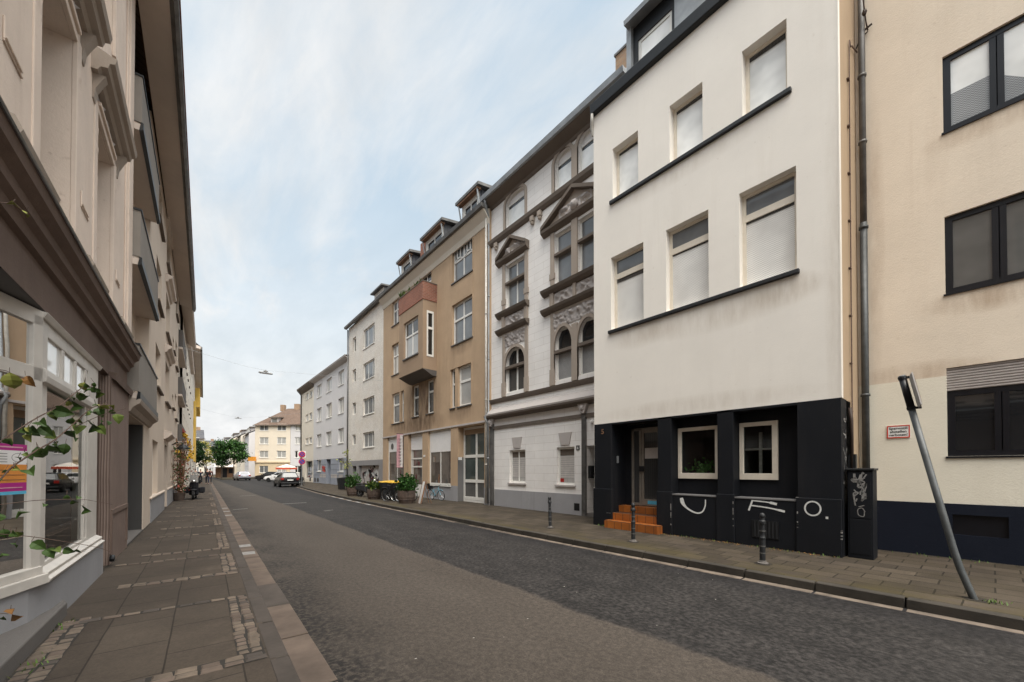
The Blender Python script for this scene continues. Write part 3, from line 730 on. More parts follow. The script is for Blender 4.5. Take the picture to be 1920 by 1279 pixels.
for s in (14.6, 12.1, 11.65, 8.2):
    m.box(s - .09, s + .09, 0, .14, 12.12, 12.32); m.lathe([(.0, -.12), (.07, -.08), (.09, 0), (.0, .05)], (s, .07, 12.08), 8)
m.pieces('console', 'trim_stone', h.root)
h.mb().along([(0, 13.98 + .1), (.05, 14.1), (.08, 14.2), (.35, 14.32), (.42, 14.36), (.42, 14.42), (0, 14.5)], S0, S1 + .02).build('eaves_cornice', 'dark_trim', h.root)
h.mb().along([(.30, 14.38), (.52, 14.40), (.56, 14.58), (.42, 14.56), (-.2, 15.05), (-.2, 14.9)], S0 - .25, S1 + .06).build('gutter', 'zinc', h.root)
for i, (a, b) in enumerate(wins):
    f = h.window(a, b, 12.72, 14.12, hz=(.72,), t=.08, mt=.05, g='glass_blind_sky', cells={1: 'shop_white'}, d=.12); blind_gap(f, a + .08, b - .08, 13.70, -.145, .13)
    h.window(a, b, 8.95, 11.0, v=(.5,) if i == 0 else (), hz=(.6,), t=.08, mt=.07, g='glass_mid', d=.12)
    h.window(a, b, 5.2, 7.15 + (.1 if i else 0), v=(.5,) if i == 0 else (), hz=(.58,), t=.08, mt=.09, g='glass_slats' if i else 'glass_room', cells={1: 'glass_dark'}, d=.12)
# ground floor
h.mb().along([(0, 4.16), (.12, 4.18), (.26, 4.24), (.28, 4.34), (.22, 4.36), (.01, 4.62), (0, 4.62)], S0, S1 + .05).build('storey_cornice', 'light_trim', h.root)
h.mb().along([(.0, 4.10), (.14, 4.12), (.27, 4.2), (.29, 4.27), (0, 4.27)], S0, S1 + .08).build('cornice_edge', 'dark_trim', h.root)
gw = [(12.62, 13.7), (9.86, 10.77)]
h.wall('ground_floor_wall', S0, S1, PV - .05, 4.2, [(a, b, 1.18, 2.62, .2) for a, b in gw] + [(7.75, 9.27, PV - .05, 2.62, .45)], 'white_courses')
h.mb().box(S0, 15.0, 0, .05, 3.64, 3.78).pieces('string_course', 'dark_trim', h.root)
for i, (a, b) in enumerate(gw):
    h.window(a, b, 1.18, 2.62, v=(.5,) if i == 0 else (), t=.08, g='glass_curtain', d=.1, cells=None, sill=.07, sm='light_trim')
    h.mb().box(a + .08, b - .08, -.128, -.124, 2.3, 2.54).build('shutter_box', 'dark_trim', h.root)
    m = h.mb()
    for k in range(10): m.box(a + .1, b - .1, -.128, -.122, 1.45 + k * .085, 1.515 + k * .085)
    m.build('blind', 'blind_grey', h.root)
    c = (a + b) / 2; h.mb().out([(c - .22, 2.7), (c + .22, 2.7), (c + .33, 3.17), (c - .33, 3.17)], 0, .035).build('keystone', 'light_trim', h.root)
h.mb().box(10.5, 10.7, -.125, -.12, 1.28, 1.42).build('window_sticker', 'tail_red', h.root)
h.box('plinth', 9.45, 14.75, -.02, .04, PV - .05, .85, 'plinth_grey'); h.box('vent_hole', 9.58, 9.84, .035, .045, .25, .52, 'black_metal')
m = h.mb()
for a, b in ((14.82, 15.12), (9.27, 9.45)):
    m.box(a, b, 0, .08, PV - .05, 3.9)
    for k in range(3): m.lathe([(.02, .3), (.02, 3.6)], (a + (b - a) * (.2 + .3 * k), .085, 0), 6)
m.pieces('pilaster', 'zinc_dark', h.root)
m = h.mb()
for c in (14.97, 9.36): m.out([(c - .08, 3.78), (c + .08, 3.78), (c + .22, 4.1), (c + .22, 4.16), (c - .22, 4.16), (c - .22, 4.1)], 0, .16); m.lathe([(0, -.16), (.1, -.08), (.12, .02), (.05, .1)], (c, .12, 4.0), 8)
m.pieces('capital', 'light_trim', h.root, bevel=.02)
h.box('entrance_door', 7.8, 8.75, -.44, -.40, PV, 2.55, 'light_trim'); h.box('mailbox', 9.13, 9.27, -.36, -.06, 1.45, 1.9, 'black_metal', bevel=.01)
h.box('door_step', 7.75, 9.27, -.45, .02, PV - .05, .2, 'concrete'); h.box('security_lamp', 8.95, 9.05, 0, .1, 3.4, 3.5, 'white_frame', bevel=.02)
h.mb().box(9.60, 9.76, .0, .02, 2.47, 2.65).build('house_number_plate', 'zinc_dark', h.root); text('6', .13, 'sign_white', h.root, h.map((9.68, .022, 2.56)), TXT, 'house_number', .001, .002)
h.shell(S0, S1, 0, 14.6, 11, 'white_plaster', 'party_wall'); rf = h.roof(S0, S1, 14.5, .3, 11, 3.6, gable='white_plaster')
h.mb().box(7.7, 8.35, -1.3, -.5, 14.5, 16.4).build('chimney', 'chimney_brick', rf); h.mb().box(7.66, 8.39, -1.34, -.46, 16.4, 16.48).build('chimney_cap', 'zinc_dark', rf)
h.pipe(spl([(14.95, .45, 14.35), (14.98, .4, 14.2), (15.1, .14, 13.75), (15.12, .1, 13.4)], 4) + [(15.12, .1, 4.5), (15.12, .32, 4.2), (15.12, .14, 3.9), (15.12, .14, .2)], .05, 'zinc', clamps=[(15.12, .1, 10), (15.12, .1, 7), (15.12, .14, 2.3)])

# ---- tan house with the oriel and the shop
h = House('shop_house', 'tan rendered house with a brick topped oriel and white shop windows', 'R', 10.75, 14.72)
S0, S1 = 14.72, 27.6
A = [(16.15, 18.08, 11.58, 13.36), (16.15, 18.08, 8.3, 10.42), (16.25, 17.5, 5.0, 7.05), (17.78, 18.22, 5.0, 7.05),
     (24.9, 26.05, 11.55, 13.2), (24.9, 26.05, 8.17, 10.25), (24.1, 24.55, 4.87, 6.9), (24.78, 26.0, 4.87, 6.9), (20.1, 20.95, 5.0, 6.93), (21.97, 22.85, 5.0, 6.93), (20.4, 22.6, 11.5, 13.3)]
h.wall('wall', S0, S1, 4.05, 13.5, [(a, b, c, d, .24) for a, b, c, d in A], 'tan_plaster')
h.window(*A[0], v=(.5,), hz=(.62,), t=.09, mt=.1, g='glass_mid', sill=.06); h.window(*A[1], v=(.5,), hz=(.6,), t=.09, mt=.1, g='glass_mid', sill=.06)
h.window(*A[2], hz=(.62,), t=.1, mt=.12, g='glass_curtain', sill=.06); h.window(*A[3], hz=(.62,), t=.09, mt=.1, g='glass_room', sill=.06)
h.window(*A[4], v=(.5,), hz=(.62,), t=.09, mt=.09, g='glass_mid', sill=.05); h.window(*A[5], v=(.5,), hz=(.62,), t=.09, mt=.1, g='glass_curtain', sill=.05)
h.window(*A[6], hz=(.62,), t=.08, mt=.1, g='glass_room', sill=.05); h.window(*A[7], hz=(.62,), t=.1, mt=.12, g='glass_mid', sill=.05)
h.window(*A[8], hz=(.66,), t=.1, mt=.12, g='glass_room', sill=.04); h.window(*A[9], hz=(.62,), t=.1, mt=.12, g='glass_room', sill=.04)
h.window(*A[10], v=(.33, .66), hz=(.7,), t=.09, mt=.09, g='glass_room')
m = h.mb()      # arched glazing bars of the top right window
for q in range(2):
    a0 = 16.24 + q * .93
    for k in range(8):
        x0, x1 = a0 + .8 * k / 8, a0 + .8 * (k + 1) / 8; f = lambda x: 12.62 + .16 * math.sin(math.pi * (x - a0) / .8)
        m.hexa([(x0, -.12, f(x0)), (x1, -.12, f(x1)), (x1, -.09, f(x1)), (x0, -.09, f(x0)), (x0, -.12, f(x0) + .07), (x1, -.12, f(x1) + .07), (x1, -.09, f(x1) + .07), (x0, -.09, f(x0) + .07)])
    for t in (.3, .65): m.box(a0 + t * .85 - .03, a0 + t * .85 + .03, -.12, -.09, 12.75, 13.3)
m.pieces('glazing_bars', 'white_frame', h.root)
m = h.mb()
for a, b, c, d in A[:3] + A[4:6]:
    e = .07; b2 = 18.22 if (a, c) == (16.25, 5.0) else b
    for q in ((a - e, a, c, d + e), (b2, b2 + e, c, d + e), (a, b2, d, d + e)): m.box(q[0], q[1], 0, .018, q[2], q[3])
m.box(16.08, 18.15, 0, .012, 10.5, 11.5); m.pieces('window_band', 'tan_plaster', h.root)
# eaves
h.mb().along([(0, 13.18), (.04, 13.2), (.12, 13.45), (.34, 13.72), (.36, 13.8), (0, 13.9)], S0, S1).build('eaves_cove', 'ivory_plaster', h.root)
h.mb().along([(.3, 13.78), (.5, 13.8), (.54, 13.96), (.42, 13.98), (.1, 14.06), (.1, 13.9)], S0 - .05, S1 + .05).build('gutter', 'zinc_dark', h.root)
rf = h.roof(S0, S1, 13.9, .4, 11, 6.2, gable='tan_plaster')
for k, (a, b, n) in enumerate(((15.75, 17.35, 2), (19.25, 21.4, 2), (23.3, 24.9, 1))):
    dm = h.wall('dormer', a, b, 14.0, 15.5, [(a + .2, b - .2, 14.35, 15.2, .06)], 'pipe_white', w=-.15, par=rf)
    m = h.mb(); m.poly([(a, -.15, 14), (a, -2.2, 14), (a, -2.2, 15.5), (a, -.15, 15.5)]); m.poly([(b, -.15, 14), (b, -2.2, 14), (b, -2.2, 15.5), (b, -.15, 15.5)]); m.build('dormer_cheek', 'slate', rf, normals=False)
    m = h.mb(); m.hexa([(a - .25, .12, 15.46), (b + .25, .12, 15.46), (b + .25, -3, 15.95), (a - .25, -3, 15.95), (a - .25, .12, 15.6), (b + .25, .12, 15.6), (b + .25, -3, 16.1), (a - .25, -3, 16.1)])
    m.build('dormer_roof', 'zinc_dark', rf)
    m = h.mb(); m.box(a - .12, b + .12, -.15, .08, 15.36, 15.46); m.build('dormer_soffit', 'wood', rf)
    m = h.mb(); m.tube([(a - .05, .05, 15.45), (a - .02, -.1, 14.6)], .04, 6); m.tube([(b + .05, .05, 15.45), (b + .02, -.1, 14.6)], .04, 6); m.pieces('dormer_brace', 'zinc', rf)
    h.window(a + .2, b - .2, 14.35, 15.2, v=(.5,) if n > 1 else (), t=.07, d=.02, g='glass_dark', w=-.15)
h.mb().box(21.75, 22.4, -1.0, -.3, 14.2, 15.75).build('chimney', 'red_brick', rf)
# oriel
o0, o1, ow = 19.75, 22.9, .85
m = h.mb()
for a, b, c, d in ((o0, 20.33, 7.3, 11.15), (22.24, o1, 7.3, 11.15), (20.33, 22.24, 7.3, 8.3), (20.33, 22.24, 10.45, 11.15)): m.poly([(a, ow, c), (b, ow, c), (b, ow, d), (a, ow, d)])
for a, b, c, d in ((0, .22, 7.3, 11.15), (.6, ow, 7.3, 11.15), (.22, .6, 7.3, 8.05), (.22, .6, 10.55, 11.15)):
    for s in (o0, o1): m.poly([(s, a, c), (s, b, c), (s, b, d), (s, a, d)])
for s, q in ((20.33, 1), (22.24, 1)): m.poly([(s, ow, 8.3), (s, ow - .2, 8.3), (s, ow - .2, 10.45), (s, ow, 10.45)])
m.poly([(20.33, ow, 10.45), (22.24, ow, 10.45), (22.24, ow - .2, 10.45), (20.33, ow - .2, 10.45)])
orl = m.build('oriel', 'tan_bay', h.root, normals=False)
h.mb().hexa([(o0 + .02, 0, 7.0), (o1 - .02, 0, 7.0), (o1 - .02, .25, 7.02), (o0 + .02, .25, 7.02), (o0 - .02, 0, 7.3), (o1 + .02, 0, 7.3), (o1 + .02, ow + .02, 7.32), (o0 - .02, ow + .02, 7.32)]).build('oriel_base', 'concrete', orl)
h.window(20.33, 22.24, 8.3, 10.45, v=(.5,), hz=(.6,), t=.1, mt=.1, g='glass_curtain', cells={1: 'glass_room'}, w=ow, sill=.07)
for s, sg in ((o0, 1), (o1, -1)):
    m = h.mb()
    for q in ((.2, .28, 8.03, 10.57), (.54, .62, 8.03, 10.57), (.28, .54, 8.03, 8.15), (.28, .54, 10.45, 10.57), (.28, .54, 9.55, 9.68)): m.box(s - .02 * sg, s + .08 * sg, q[0], q[1], q[2], q[3])
    f = m.build('window', 'white_frame', orl); h.mb().poly([(s + .03 * sg, .28, 8.1), (s + .03 * sg, .55, 8.1), (s + .03 * sg, .55, 10.5), (s + .03 * sg, .28, 10.5)]).build('pane', 'glass_dark', f, normals=False)
m = h.mb(); e = .03
m.box(o0 - e, o1 + e, ow - .16, ow + e, 11.15, 12.12); m.box(o0 - e, o0 + .13, 0, ow - .16, 11.15, 12.12); m.box(o1 - .13, o1 + e, 0, ow - .16, 11.15, 12.12); m.box(o0, o1, 0, ow - .1, 11.15, 11.25)
m.pieces('brick_parapet', 'red_brick', h.root)
m = h.mb(); m.box(o0 - e - .02, o1 + e + .02, ow - .18, ow + e + .02, 12.12, 12.17); m.box(o0 - e - .02, o0 + .15, 0, ow - .18, 12.12, 12.17); m.box(o1 - .15, o1 + e + .02, 0, ow - .18, 12.12, 12.17); m.pieces('parapet_coping', 'dark_trim', h.root)
# ground floor with shop
G = [(24.07, 26.8, .92, 4.0, .25), (21.47, 23.44, PV - .05, 4.0, .3), (18.2, 20.72, .92, 3.96, .25), (15.14, 17.5, PV - .05, 3.92, .48)]
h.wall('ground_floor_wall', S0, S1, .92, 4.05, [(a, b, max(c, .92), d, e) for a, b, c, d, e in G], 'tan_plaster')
for a, b in ((S0, 15.14), (17.5, 21.47), (23.44, S1)): h.box('plinth', a, b, -.30, .015, PV - .05, .917, 'plinth_grey')
h.mb().box(S0, S1, 0, .04, 3.98, 4.07).pieces('string_course', 'light_trim', h.root)
h.mb().poly([(17.495, 0, PV), (17.495, -.47, PV), (17.495, -.47, 2.4), (17.495, 0, 2.4)]).poly([(15.145, 0, PV), (15.145, -.47, PV), (15.145, -.47, 1.0), (15.145, 0, 1.0)]).pieces('recess_dado', 'niche_grey', h.root, normals=False)
h.window(24.07, 26.8, .92, 4.0, v=(.46,), t=.09, mt=.07, d=.1, g='glass_shop', name='shop_window', sill=.06, sm='white_frame')
h.mb().box(25.35, 26.7, -.135, -.118, 2.98, 3.9).build('shop_panel', 'shop_white', h.root); m = h.mb(); m.lathe([(.22, 0), (.22, .01)], (26.2, -.116, 3.35), 16, axis='y'); m.build('shop_emblem', 'zinc_dark', h.root)
h.window(18.2, 20.72, .92, 3.96, v=(.5,), t=.09, mt=.07, d=.1, g='glass_shop', name='shop_window', sill=.07, sm='white_frame'); h.mb().box(18.3, 20.64, -.135, -.10, 2.75, 3.88).build('shop_panel', 'shop_white', h.root)
m = h.mb(); random.seed(11)
for k in range(3): m.box(18.9 + k * .16, 19.03 + k * .16, -.136, -.128, 2.15 + .05 * k, 2.5 + .04 * k)
m.build('window_sticker', 'pink_cloth', h.root)
m = h.mb()
for k in range(34):
    s = random.choice([random.uniform(18.3, 20.3), random.uniform(24.2, 26.5), random.uniform(21.9, 23.0)]); z = random.choice((1.0, 1.0, 1.3, 1.8, 2.2)); w = -.137 if not 21 < s < 24 else -.237
    m.box(s, s + random.uniform(.08, .25), w, w + .006 + k * .0001, z, z + random.uniform(.12, .5), random.randint(0, 4))
m.build('window_display', ['panel_grey', 'gate_grey', 'wood', 'cloth_maroon', 'niche_grey'], h.root)
h.window(21.47, 23.44, PV, 4.0, v=(.2, .88), hz=(.47, .60), t=.09, mt=.09, d=.2, g='glass_shop', name='shop_door')
h.mb().box(21.55, 23.36, -.23, -.17, 2.98, 3.94).build('shop_panel', 'shop_white', h.root); h.mb().box(21.7, 23.0, -.235, -.19, .16, .85).build('door_panel', 'white_frame', h.root)
h.window(15.14, 17.5, PV, 3.92, v=(.5,), hz=(.05, .28, .61), t=.12, mt=.15, d=.36, g='glass_green', cells={1: 'glass_slate'}, name='entrance_door'); h.mb().box(15.24, 17.4, -.42, -.35, 3.55, 3.80).build('door_header', 'tan_bay', h.root)
h.mb().box(17.1, 17.4, .0, .02, 2.25, 2.4).build('name_plate', 'sign_white', h.root); h.mb().box(21.1, 21.3, .0, .02, 2.5, 2.62).build('name_plate', 'sign_white', h.root)
h.shell(S0, S1, 0, 13.9, 11, 'tan_plaster')
h.pipe([(14.86, .1, 13.7), (14.86, .1, .2)], .05, 'pipe_white', clamps=[(14.86, .1, 9), (14.86, .1, 5), (14.86, .1, 2)])
# balcony plants
m = MB(); random.seed(8)
for k in range(70):
    s, w, z = random.choice([(random.uniform(o0, o1), ow - .08, 12.2), (random.uniform(22.2, o1), ow - .05, 12.25)]); L = random.uniform(.1, .38)
    a = random.uniform(0, 6.28); d = Vector((math.cos(a) * .5, math.sin(a) * .5, 1)).normalized() * L; q = Vector((-d.y, d.x, 0)).normalized() * .04
    X, Y = 10.75 - w, s; p = Vector((X, Y, z)); m.poly([tuple(p), tuple(p + d * .5 + q), tuple(p + d), tuple(p + d * .5 - q)], random.randint(0, 1))
m.build('balcony_plants', ['leaf_light', 'leaf_green']); tag(bpy.data.objects['balcony_plants'], 'straggling green plants along the brick parapet of the oriel', 'plants')
# shop banner, projecting from the wall
s = empty('shop_banner', (10.75, 24.15, 2.9), R(90), label='long pink and white vertical banner beside the shop window', cat='banner')
MB().box(-.01, .01, .04, .44, -1.0, 1.15).build('cloth', 'pink_cloth', s); MB().box(-.013, .013, .05, .22, -.96, 1.1).build('white_stripe', 'shop_white', s)
m = MB(); random.seed(2)
for k in range(9):
    z = -.85 + k * .2
    for sg in (-1, 1): m.box(-.016, .016, .16, .32, z, z + .03); m.box(-.016, .016, .16, .19, z, z + .13); m.box(-.016, .016, .2 + random.uniform(0, .08), .32, z + .07, z + .1)
m.build('lettering', 'dark_ink', s); m = MB(); m.tube([(0, 0, 1.17), (0, .47, 1.17)], .015); m.tube([(0, 0, -1.02), (0, .47, -1.02)], .015); m.build('bracket', 'black_metal', s)

# ---- white tiled house
h = House('tiled_house', 'narrow house clad in white tiles above a grey garage', 'R', 12.35, 27.6)
S0, S1 = 27.6, 40.75
rows = [(3.74, 5.1), (6.7, 8.18), (9.85, 11.4), (12.75, 14.5)]
big = [(33.7, 36.5), (28.6, 31.2)]; sm_ = (38.55, 39.55)
h.wall('wall', S0, S1, 2.6, 15.9, [(a, b, c, d, .2) for a, b in big for c, d in rows] + [(*sm_, c + .4, d + .05, .2) for c, d in rows], 'white_tiles')
for a, b in big:
    for c, d in rows: h.window(a, b, c, d, v=(.24, .64), t=.1, mt=.09, g='glass_mid', sill=.06, sm='white_frame', cells={(0, 0): 'glass_room'})
for c, d in rows: h.window(*sm_, c + .4, d + .05, t=.1, d=.15, g='glass_room')
h.wall('ground_floor_wall', S0, S1, PV - .05, 2.6, [(38.35, 39.5, PV - .05, 2.12, .4), (32.6, 37.7, PV - .05, 2.15, .3)], 'grey_plaster')
h.box('door', 38.35, 39.5, -.42, -.38, PV, 2.12, 'dark_frame')
g = h.box('garage_door', 32.6, 37.7, -.3, -.27, PV, 2.15, 'light_trim')
random.seed(21)
for k in range(26):
    x = random.uniform(33.2, 37.2); z = random.uniform(.5, 1.9)
    h.stroke('graffiti', spl([(x + random.uniform(-.5, .5), z + random.uniform(-.5, .4)) for _ in range(4)], 4), random.uniform(.12, .3), -.268 + k * .0004, random.choice(['black_ink', 'black_ink', 'cloth_maroon', 'spray_white', 'niche_grey']), g)
h.shell(S0, S1, 0, 15.9, 11, 'ivory_plaster'); rf = h.roof(S0, S1, 15.85, .35, 11, 4.5, gable='ivory_plaster')
h.mb().along([(.2, 15.72), (.42, 15.76), (.46, 15.92), (.2, 15.96)], S0, S1 + .1).build('gutter', 'zinc_dark', h.root)
d_ = h.wall('dormer', 32.4, 34.6, 16.0, 17.2, [(32.6, 34.4, 16.3, 17.0, .06)], 'pipe_white', w=-.3, par=rf)
h.mb().hexa([(32.2, 0, 17.2), (34.8, 0, 17.2), (34.8, -3, 17.5), (32.2, -3, 17.5), (32.2, 0, 17.32), (34.8, 0, 17.32), (34.8, -3, 17.65), (32.2, -3, 17.65)]).box(32.4, 32.45, -3, -.31, 16, 17.25).box(34.55, 34.6, -3, -.31, 16, 17.25).build('dormer_roof', 'zinc_dark', rf)
h.window(32.6, 34.4, 16.3, 17.0, t=.07, d=.02, g='glass_dark', w=-.3)
h.pipe([(40.72, .1, 15.7), (40.72, .1, .2)], .07, 'zinc_dark')

# ---- pale grey house
h = House('grey_house', 'pale grey house with a blue grey ground floor and red scribble', 'R', 12.5, 40.8)
S0, S1, SM = 40.8, 62.8, 55.55
rows = [(4.6, 6.15), (7.75, 9.4), (10.75, 12.3)]
gc = [(42.8, 44.8), (47.35, 49.55), (51.7, 53.95)]
h.wall('wall', S0, SM, 3.0, 13.1, [(a, b, c, d, .25) for a, b in gc for c, d in rows], 'pale_grey_plaster')
h.wall('wall', SM, S1, 3.0, 13.1, [(a, b, c + .6, d - .1, .15) for a, b in ((56.4, 57.9), (58.5, 60.0)) for c, d in rows], 'ivory_plaster')
for c, d in rows:
    for a, b in gc: h.window(a, b, c, d, v=(.5,), t=.11, mt=.1, d=.16, g='glass_curtain', sill=.07, sm='white_frame')
    for a, b in ((56.4, 57.9), (58.5, 60.0)): h.window(a, b, c + .6, d - .1, t=.12, d=.1, g='glass_curtain' if a > 58 else 'glass_mid', sill=.07, sm='white_frame')
h.wall('ground_floor_wall', S0, SM, PV - .05, 3.0, [(42.8, 44.75, 1.58, 2.98, .25), (51.7, 53.8, 1.55, 2.98, .25), (47.6, 49.4, PV - .05, 2.98, .5)], 'blue_grey_plaster')
h.wall('ground_floor_wall', SM, S1, PV - .05, 3.0, [(56.0, 59.9, .6, 2.95, .2)], 'ivory_plaster')
for a, b in ((42.8, 44.75), (51.7, 53.8)): h.window(a, b, 1.57, 2.98, v=(.4,), t=.11, mt=.12, d=.16, g='glass_mid', sill=.08, sm='white_frame')
h.window(56.0, 59.9, .6, 2.95, v=(.35,), t=.12, d=.12, g='glass_room', name='shop_window', fm='light_trim'); h.box('door', 47.6, 49.4, -.5, -.46, PV, 2.98, 'blue_door')
m = h.mb()
for z in (1.1, 1.75, 2.35): m.box(S0, 47.55, 0, .012, z, z + .03); m.box(49.45, SM, 0, .012, z, z + .03)
m.pieces('joint_line', 'niche_grey', h.root)
m = h.mb()
for a in (52.8, 54.2, 56.8, 61): m.box(a, a + .8, 0, .01, .25, .75)
m.pieces('cellar_window', 'dark_frame', h.root)
m = h.mb()
for a, b in ((49.6, 51), (51.2, 52.3), (45, 46.5), (46.7, 47.4), (43, 44.5)): m.box(a, b, .0, .006, .85, 1.25)
m.pieces('painted_patch', 'light_trim', h.root)
random.seed(31)
for k in range(5): h.stroke('graffiti', spl([(random.uniform(49.7, 51.5), random.uniform(1.5, 2.2)) for _ in range(5)], 4), .1, .008 + k * .001, 'red_paint')
h.shell(S0, S1, 0, 13.1, 11, 'pale_grey_plaster'); h.roof(S0, S1, 13.1, .45, 11, 1.2, gable='pale_grey_plaster')
h.mb().along([(0, 12.85), (.3, 12.95), (.5, 13.1), (.54, 13.25), (.3, 13.28), (0, 13.15)], S0, SM).build('gutter', 'light_trim', h.root)
h.mb().along([(0, 12.45), (.3, 12.7), (.55, 13.0), (.58, 13.2), (.3, 13.28), (0, 13.15)], SM, S1 + .2).build('gutter', 'dark_trim', h.root)
h.pipe([(62.4, .5, 12.9), (62.4, .1, 12.3), (62.4, .1, .2)], .08, 'zinc_dark')

# ============================================================ LEFT SIDE
h = House('corner_shop_house', 'old stucco house with carved window hoods above a dark shopfront', 'L', 0, -8.0)
S0, S1 = -8.0, 11.6
W = [(8.2, 9.5), (5.72, 7.02), (3.25, 4.55), (.78, 2.08), (-1.7, -.4)]
h.wall('wall', S0, S1, 3.95, 13.4, [(a, b, 4.5, 6.95, .5) for a, b in W] + [(a, b, 8.9, 11.1, .4) for a, b in W], 'old_stucco')
sr = h.mb(); hd = h.mb(); sl = h.mb()
for a, b in W:
    for z0, z1 in ((4.5, 6.95), (8.9, 11.1)):
        for q in ((a - .2, a, .05), (b, b + .2, .05), (a - .32, a - .2, .03), (b + .2, b + .32, .03)): sr.box(q[0], q[1], 0, q[2], z0 - .05, z1 + .1)
        sr.box(a, b, 0, .05, z1, z1 + .1); sr.box(a + .0, b, 0, .08, z1 + .1, z1 + .16)
    for q in (a - .26, b + .26):     # scroll brackets beside the frieze
        hd.prism([(q - .07, 0, 6.9), (q - .07, .05, 6.92), (q - .07, .07, 7.06), (q - .07, .13, 7.2), (q - .07, .17, 7.28), (q - .07, 0, 7.28)], [(q + .07, 0, 6.9), (q + .07, .05, 6.92), (q + .07, .07, 7.06), (q + .07, .13, 7.2), (q + .07, .17, 7.28), (q + .07, 0, 7.28)])
    hd.along([(0, 7.26), (.1, 7.27), (.13, 7.33), (.2, 7.35), (.22, 7.42), (.27, 7.44), (.29, 7.52), (.1, 7.58), (0, 7.6)], a - .42, b + .42)
    c = (a + b) / 2
    hd.prism([(c - .55, 0, 7.58), (c - .55, .2, 7.58), (c - .55, .2, 7.64), (c - .55, 0, 7.64)], [(c, 0, 7.98), (c, .2, 7.98), (c, .2, 8.06), (c, 0, 8.06)])
    hd.prism([(c + .55, 0, 7.58), (c + .55, .2, 7.58), (c + .55, .2, 7.64), (c + .55, 0, 7.64)], [(c, 0, 7.98), (c, .2, 7.98), (c, .2, 8.06), (c, 0, 8.06)])
    sl.along([(-.45, 4.42), (.08, 4.42), (.1, 4.5), (-.45, 4.52)], a - .34, b + .34)
    h.relief('carved_frieze', a + .02, b - .02, 7.08, 7.25, .03, 'light_trim', .09, 9, seed=int(a * 3))
    for q in (a - .1, b + .1): h.relief('carved_drop', q - .08, q + .08, 6.0, 6.8, .05, 'old_stucco', .07, 9, seed=int(q * 7))
    h.window(a, b, 4.5, 6.95, v=(.5,), hz=(.68,), t=.09, d=.38, g='glass_mid'); h.window(a, b, 8.9, 11.1, v=(.5,), hz=(.68,), t=.09, d=.3, g='glass_curtain')
for s in (10.1, 7.6, 5.14, 2.66):
    sr.box(s - .5, s + .5, 0, .035, 4.6, 12.9)
    sr.box(s - .28, s + .12, .035, .05, 5.1, 5.115); sr.box(s - .24, s + .12, .035, .05, 5.15, 5.165); sr.box(s - .28, s - .265, .035, .05, 5.115, 5.3)
sr.box(11.1, 11.6, 0, .06, 4.3, 13.3); sr.box(11.0, 11.1, 0, .03, 4.3, 13.3)
sr.pieces('window_surround', 'old_stucco', h.root, bevel=.01); hd.pieces('window_hood', 'trim_stone', h.root); sl.pieces('stone_sill', 'trim_stone', h.root)
m = h.mb(); m.along([(0, 4.26), (.1, 4.26), (.14, 4.32), (.10, 4.4), (0, 4.44)], S0, 11.6)
for s in (10.1, 7.6, 5.14, 2.66): m.along([(0, 4.25), (.17, 4.25), (.20, 4.33), (.16, 4.42), (0, 4.46)], s - .5, s + .5)
m.pieces('string_course', 'trim_stone', h.root)
h.mb().along([(0, 3.78), (.05, 3.8), (.07, 3.88), (.12, 3.92), (.13, 4.0), (.20, 4.06), (.22, 4.16), (.06, 4.24), (0, 4.25)], S0, 11.45).build('shop_cornice', 'brown_stucco', h.root)
h.mb().along([(.06, 4.235), (.235, 4.15), (.245, 4.16), (.07, 4.25)], S0, 11.47).build('cornice_flashing', 'zinc', h.root)
h.mb().along([(0, 13.0), (.1, 13.05), (.3, 13.3), (.5, 13.4), (.5, 13.55), (0, 13.6)], S0, S1).build('eaves_cornice', 'trim_stone', h.root)
h.shell(S0, S1, 3.4, 13.4, 10, 'old_stucco'); h.roof(S0, S1, 13.4, .4, 10, 4, gable='old_stucco')
h.mb().poly([(S0, 0, PV), (S0, -10, PV), (S0, -10, 3.4), (S0, 0, 3.4)]).poly([(S1, 0, PV), (S1, -10, PV), (S1, -10, 3.4), (S1, 0, 3.4)]).poly([(S0, -10, PV), (S1, -10, PV), (S1, -10, 3.4), (S0, -10, 3.4)]).build('rear_wall', 'old_stucco', h.root, normals=False)
# dark ground floor front with the shop opening (2.0 .. 9.6)
h.wall('shopfront_wall', S0, S1, PV - .05, 3.8, [(2.0, 8.9, PV - .05, 3.38, .22), (8.9, 9.6, PV - .05, 3.38, .3)], 'brown_stucco')
h.wall('pier', 9.6, S1, PV, 3.36, [], 'ribbed_stucco', w=.03); h.mb().poly([(9.598, .03, PV), (9.598, -.3, PV), (9.598, -.3, 3.36), (9.598, .03, 3.36)]).build('pier_side', 'ribbed_stucco', h.root, normals=False)
h.mb().box(9.66, 11.45, .03, .055, .98, 1.06).box(9.66, 9.74, .03, .055, .3, .98).box(11.37, 11.45, .03, .055, .3, .98).pieces('pier_panel', 'brown_stucco', h.root)
h.mb().box(8.9, 9.6, -.3, -.27, PV, 3.4).build('niche_back', 'brown_stucco', h.root); h.mb().along([(0, 3.36), (.08, 3.3), (.1, 3.42), (0, 3.44)], 9.6, 11.6).build('pier_capital', 'brown_stucco', h.root)
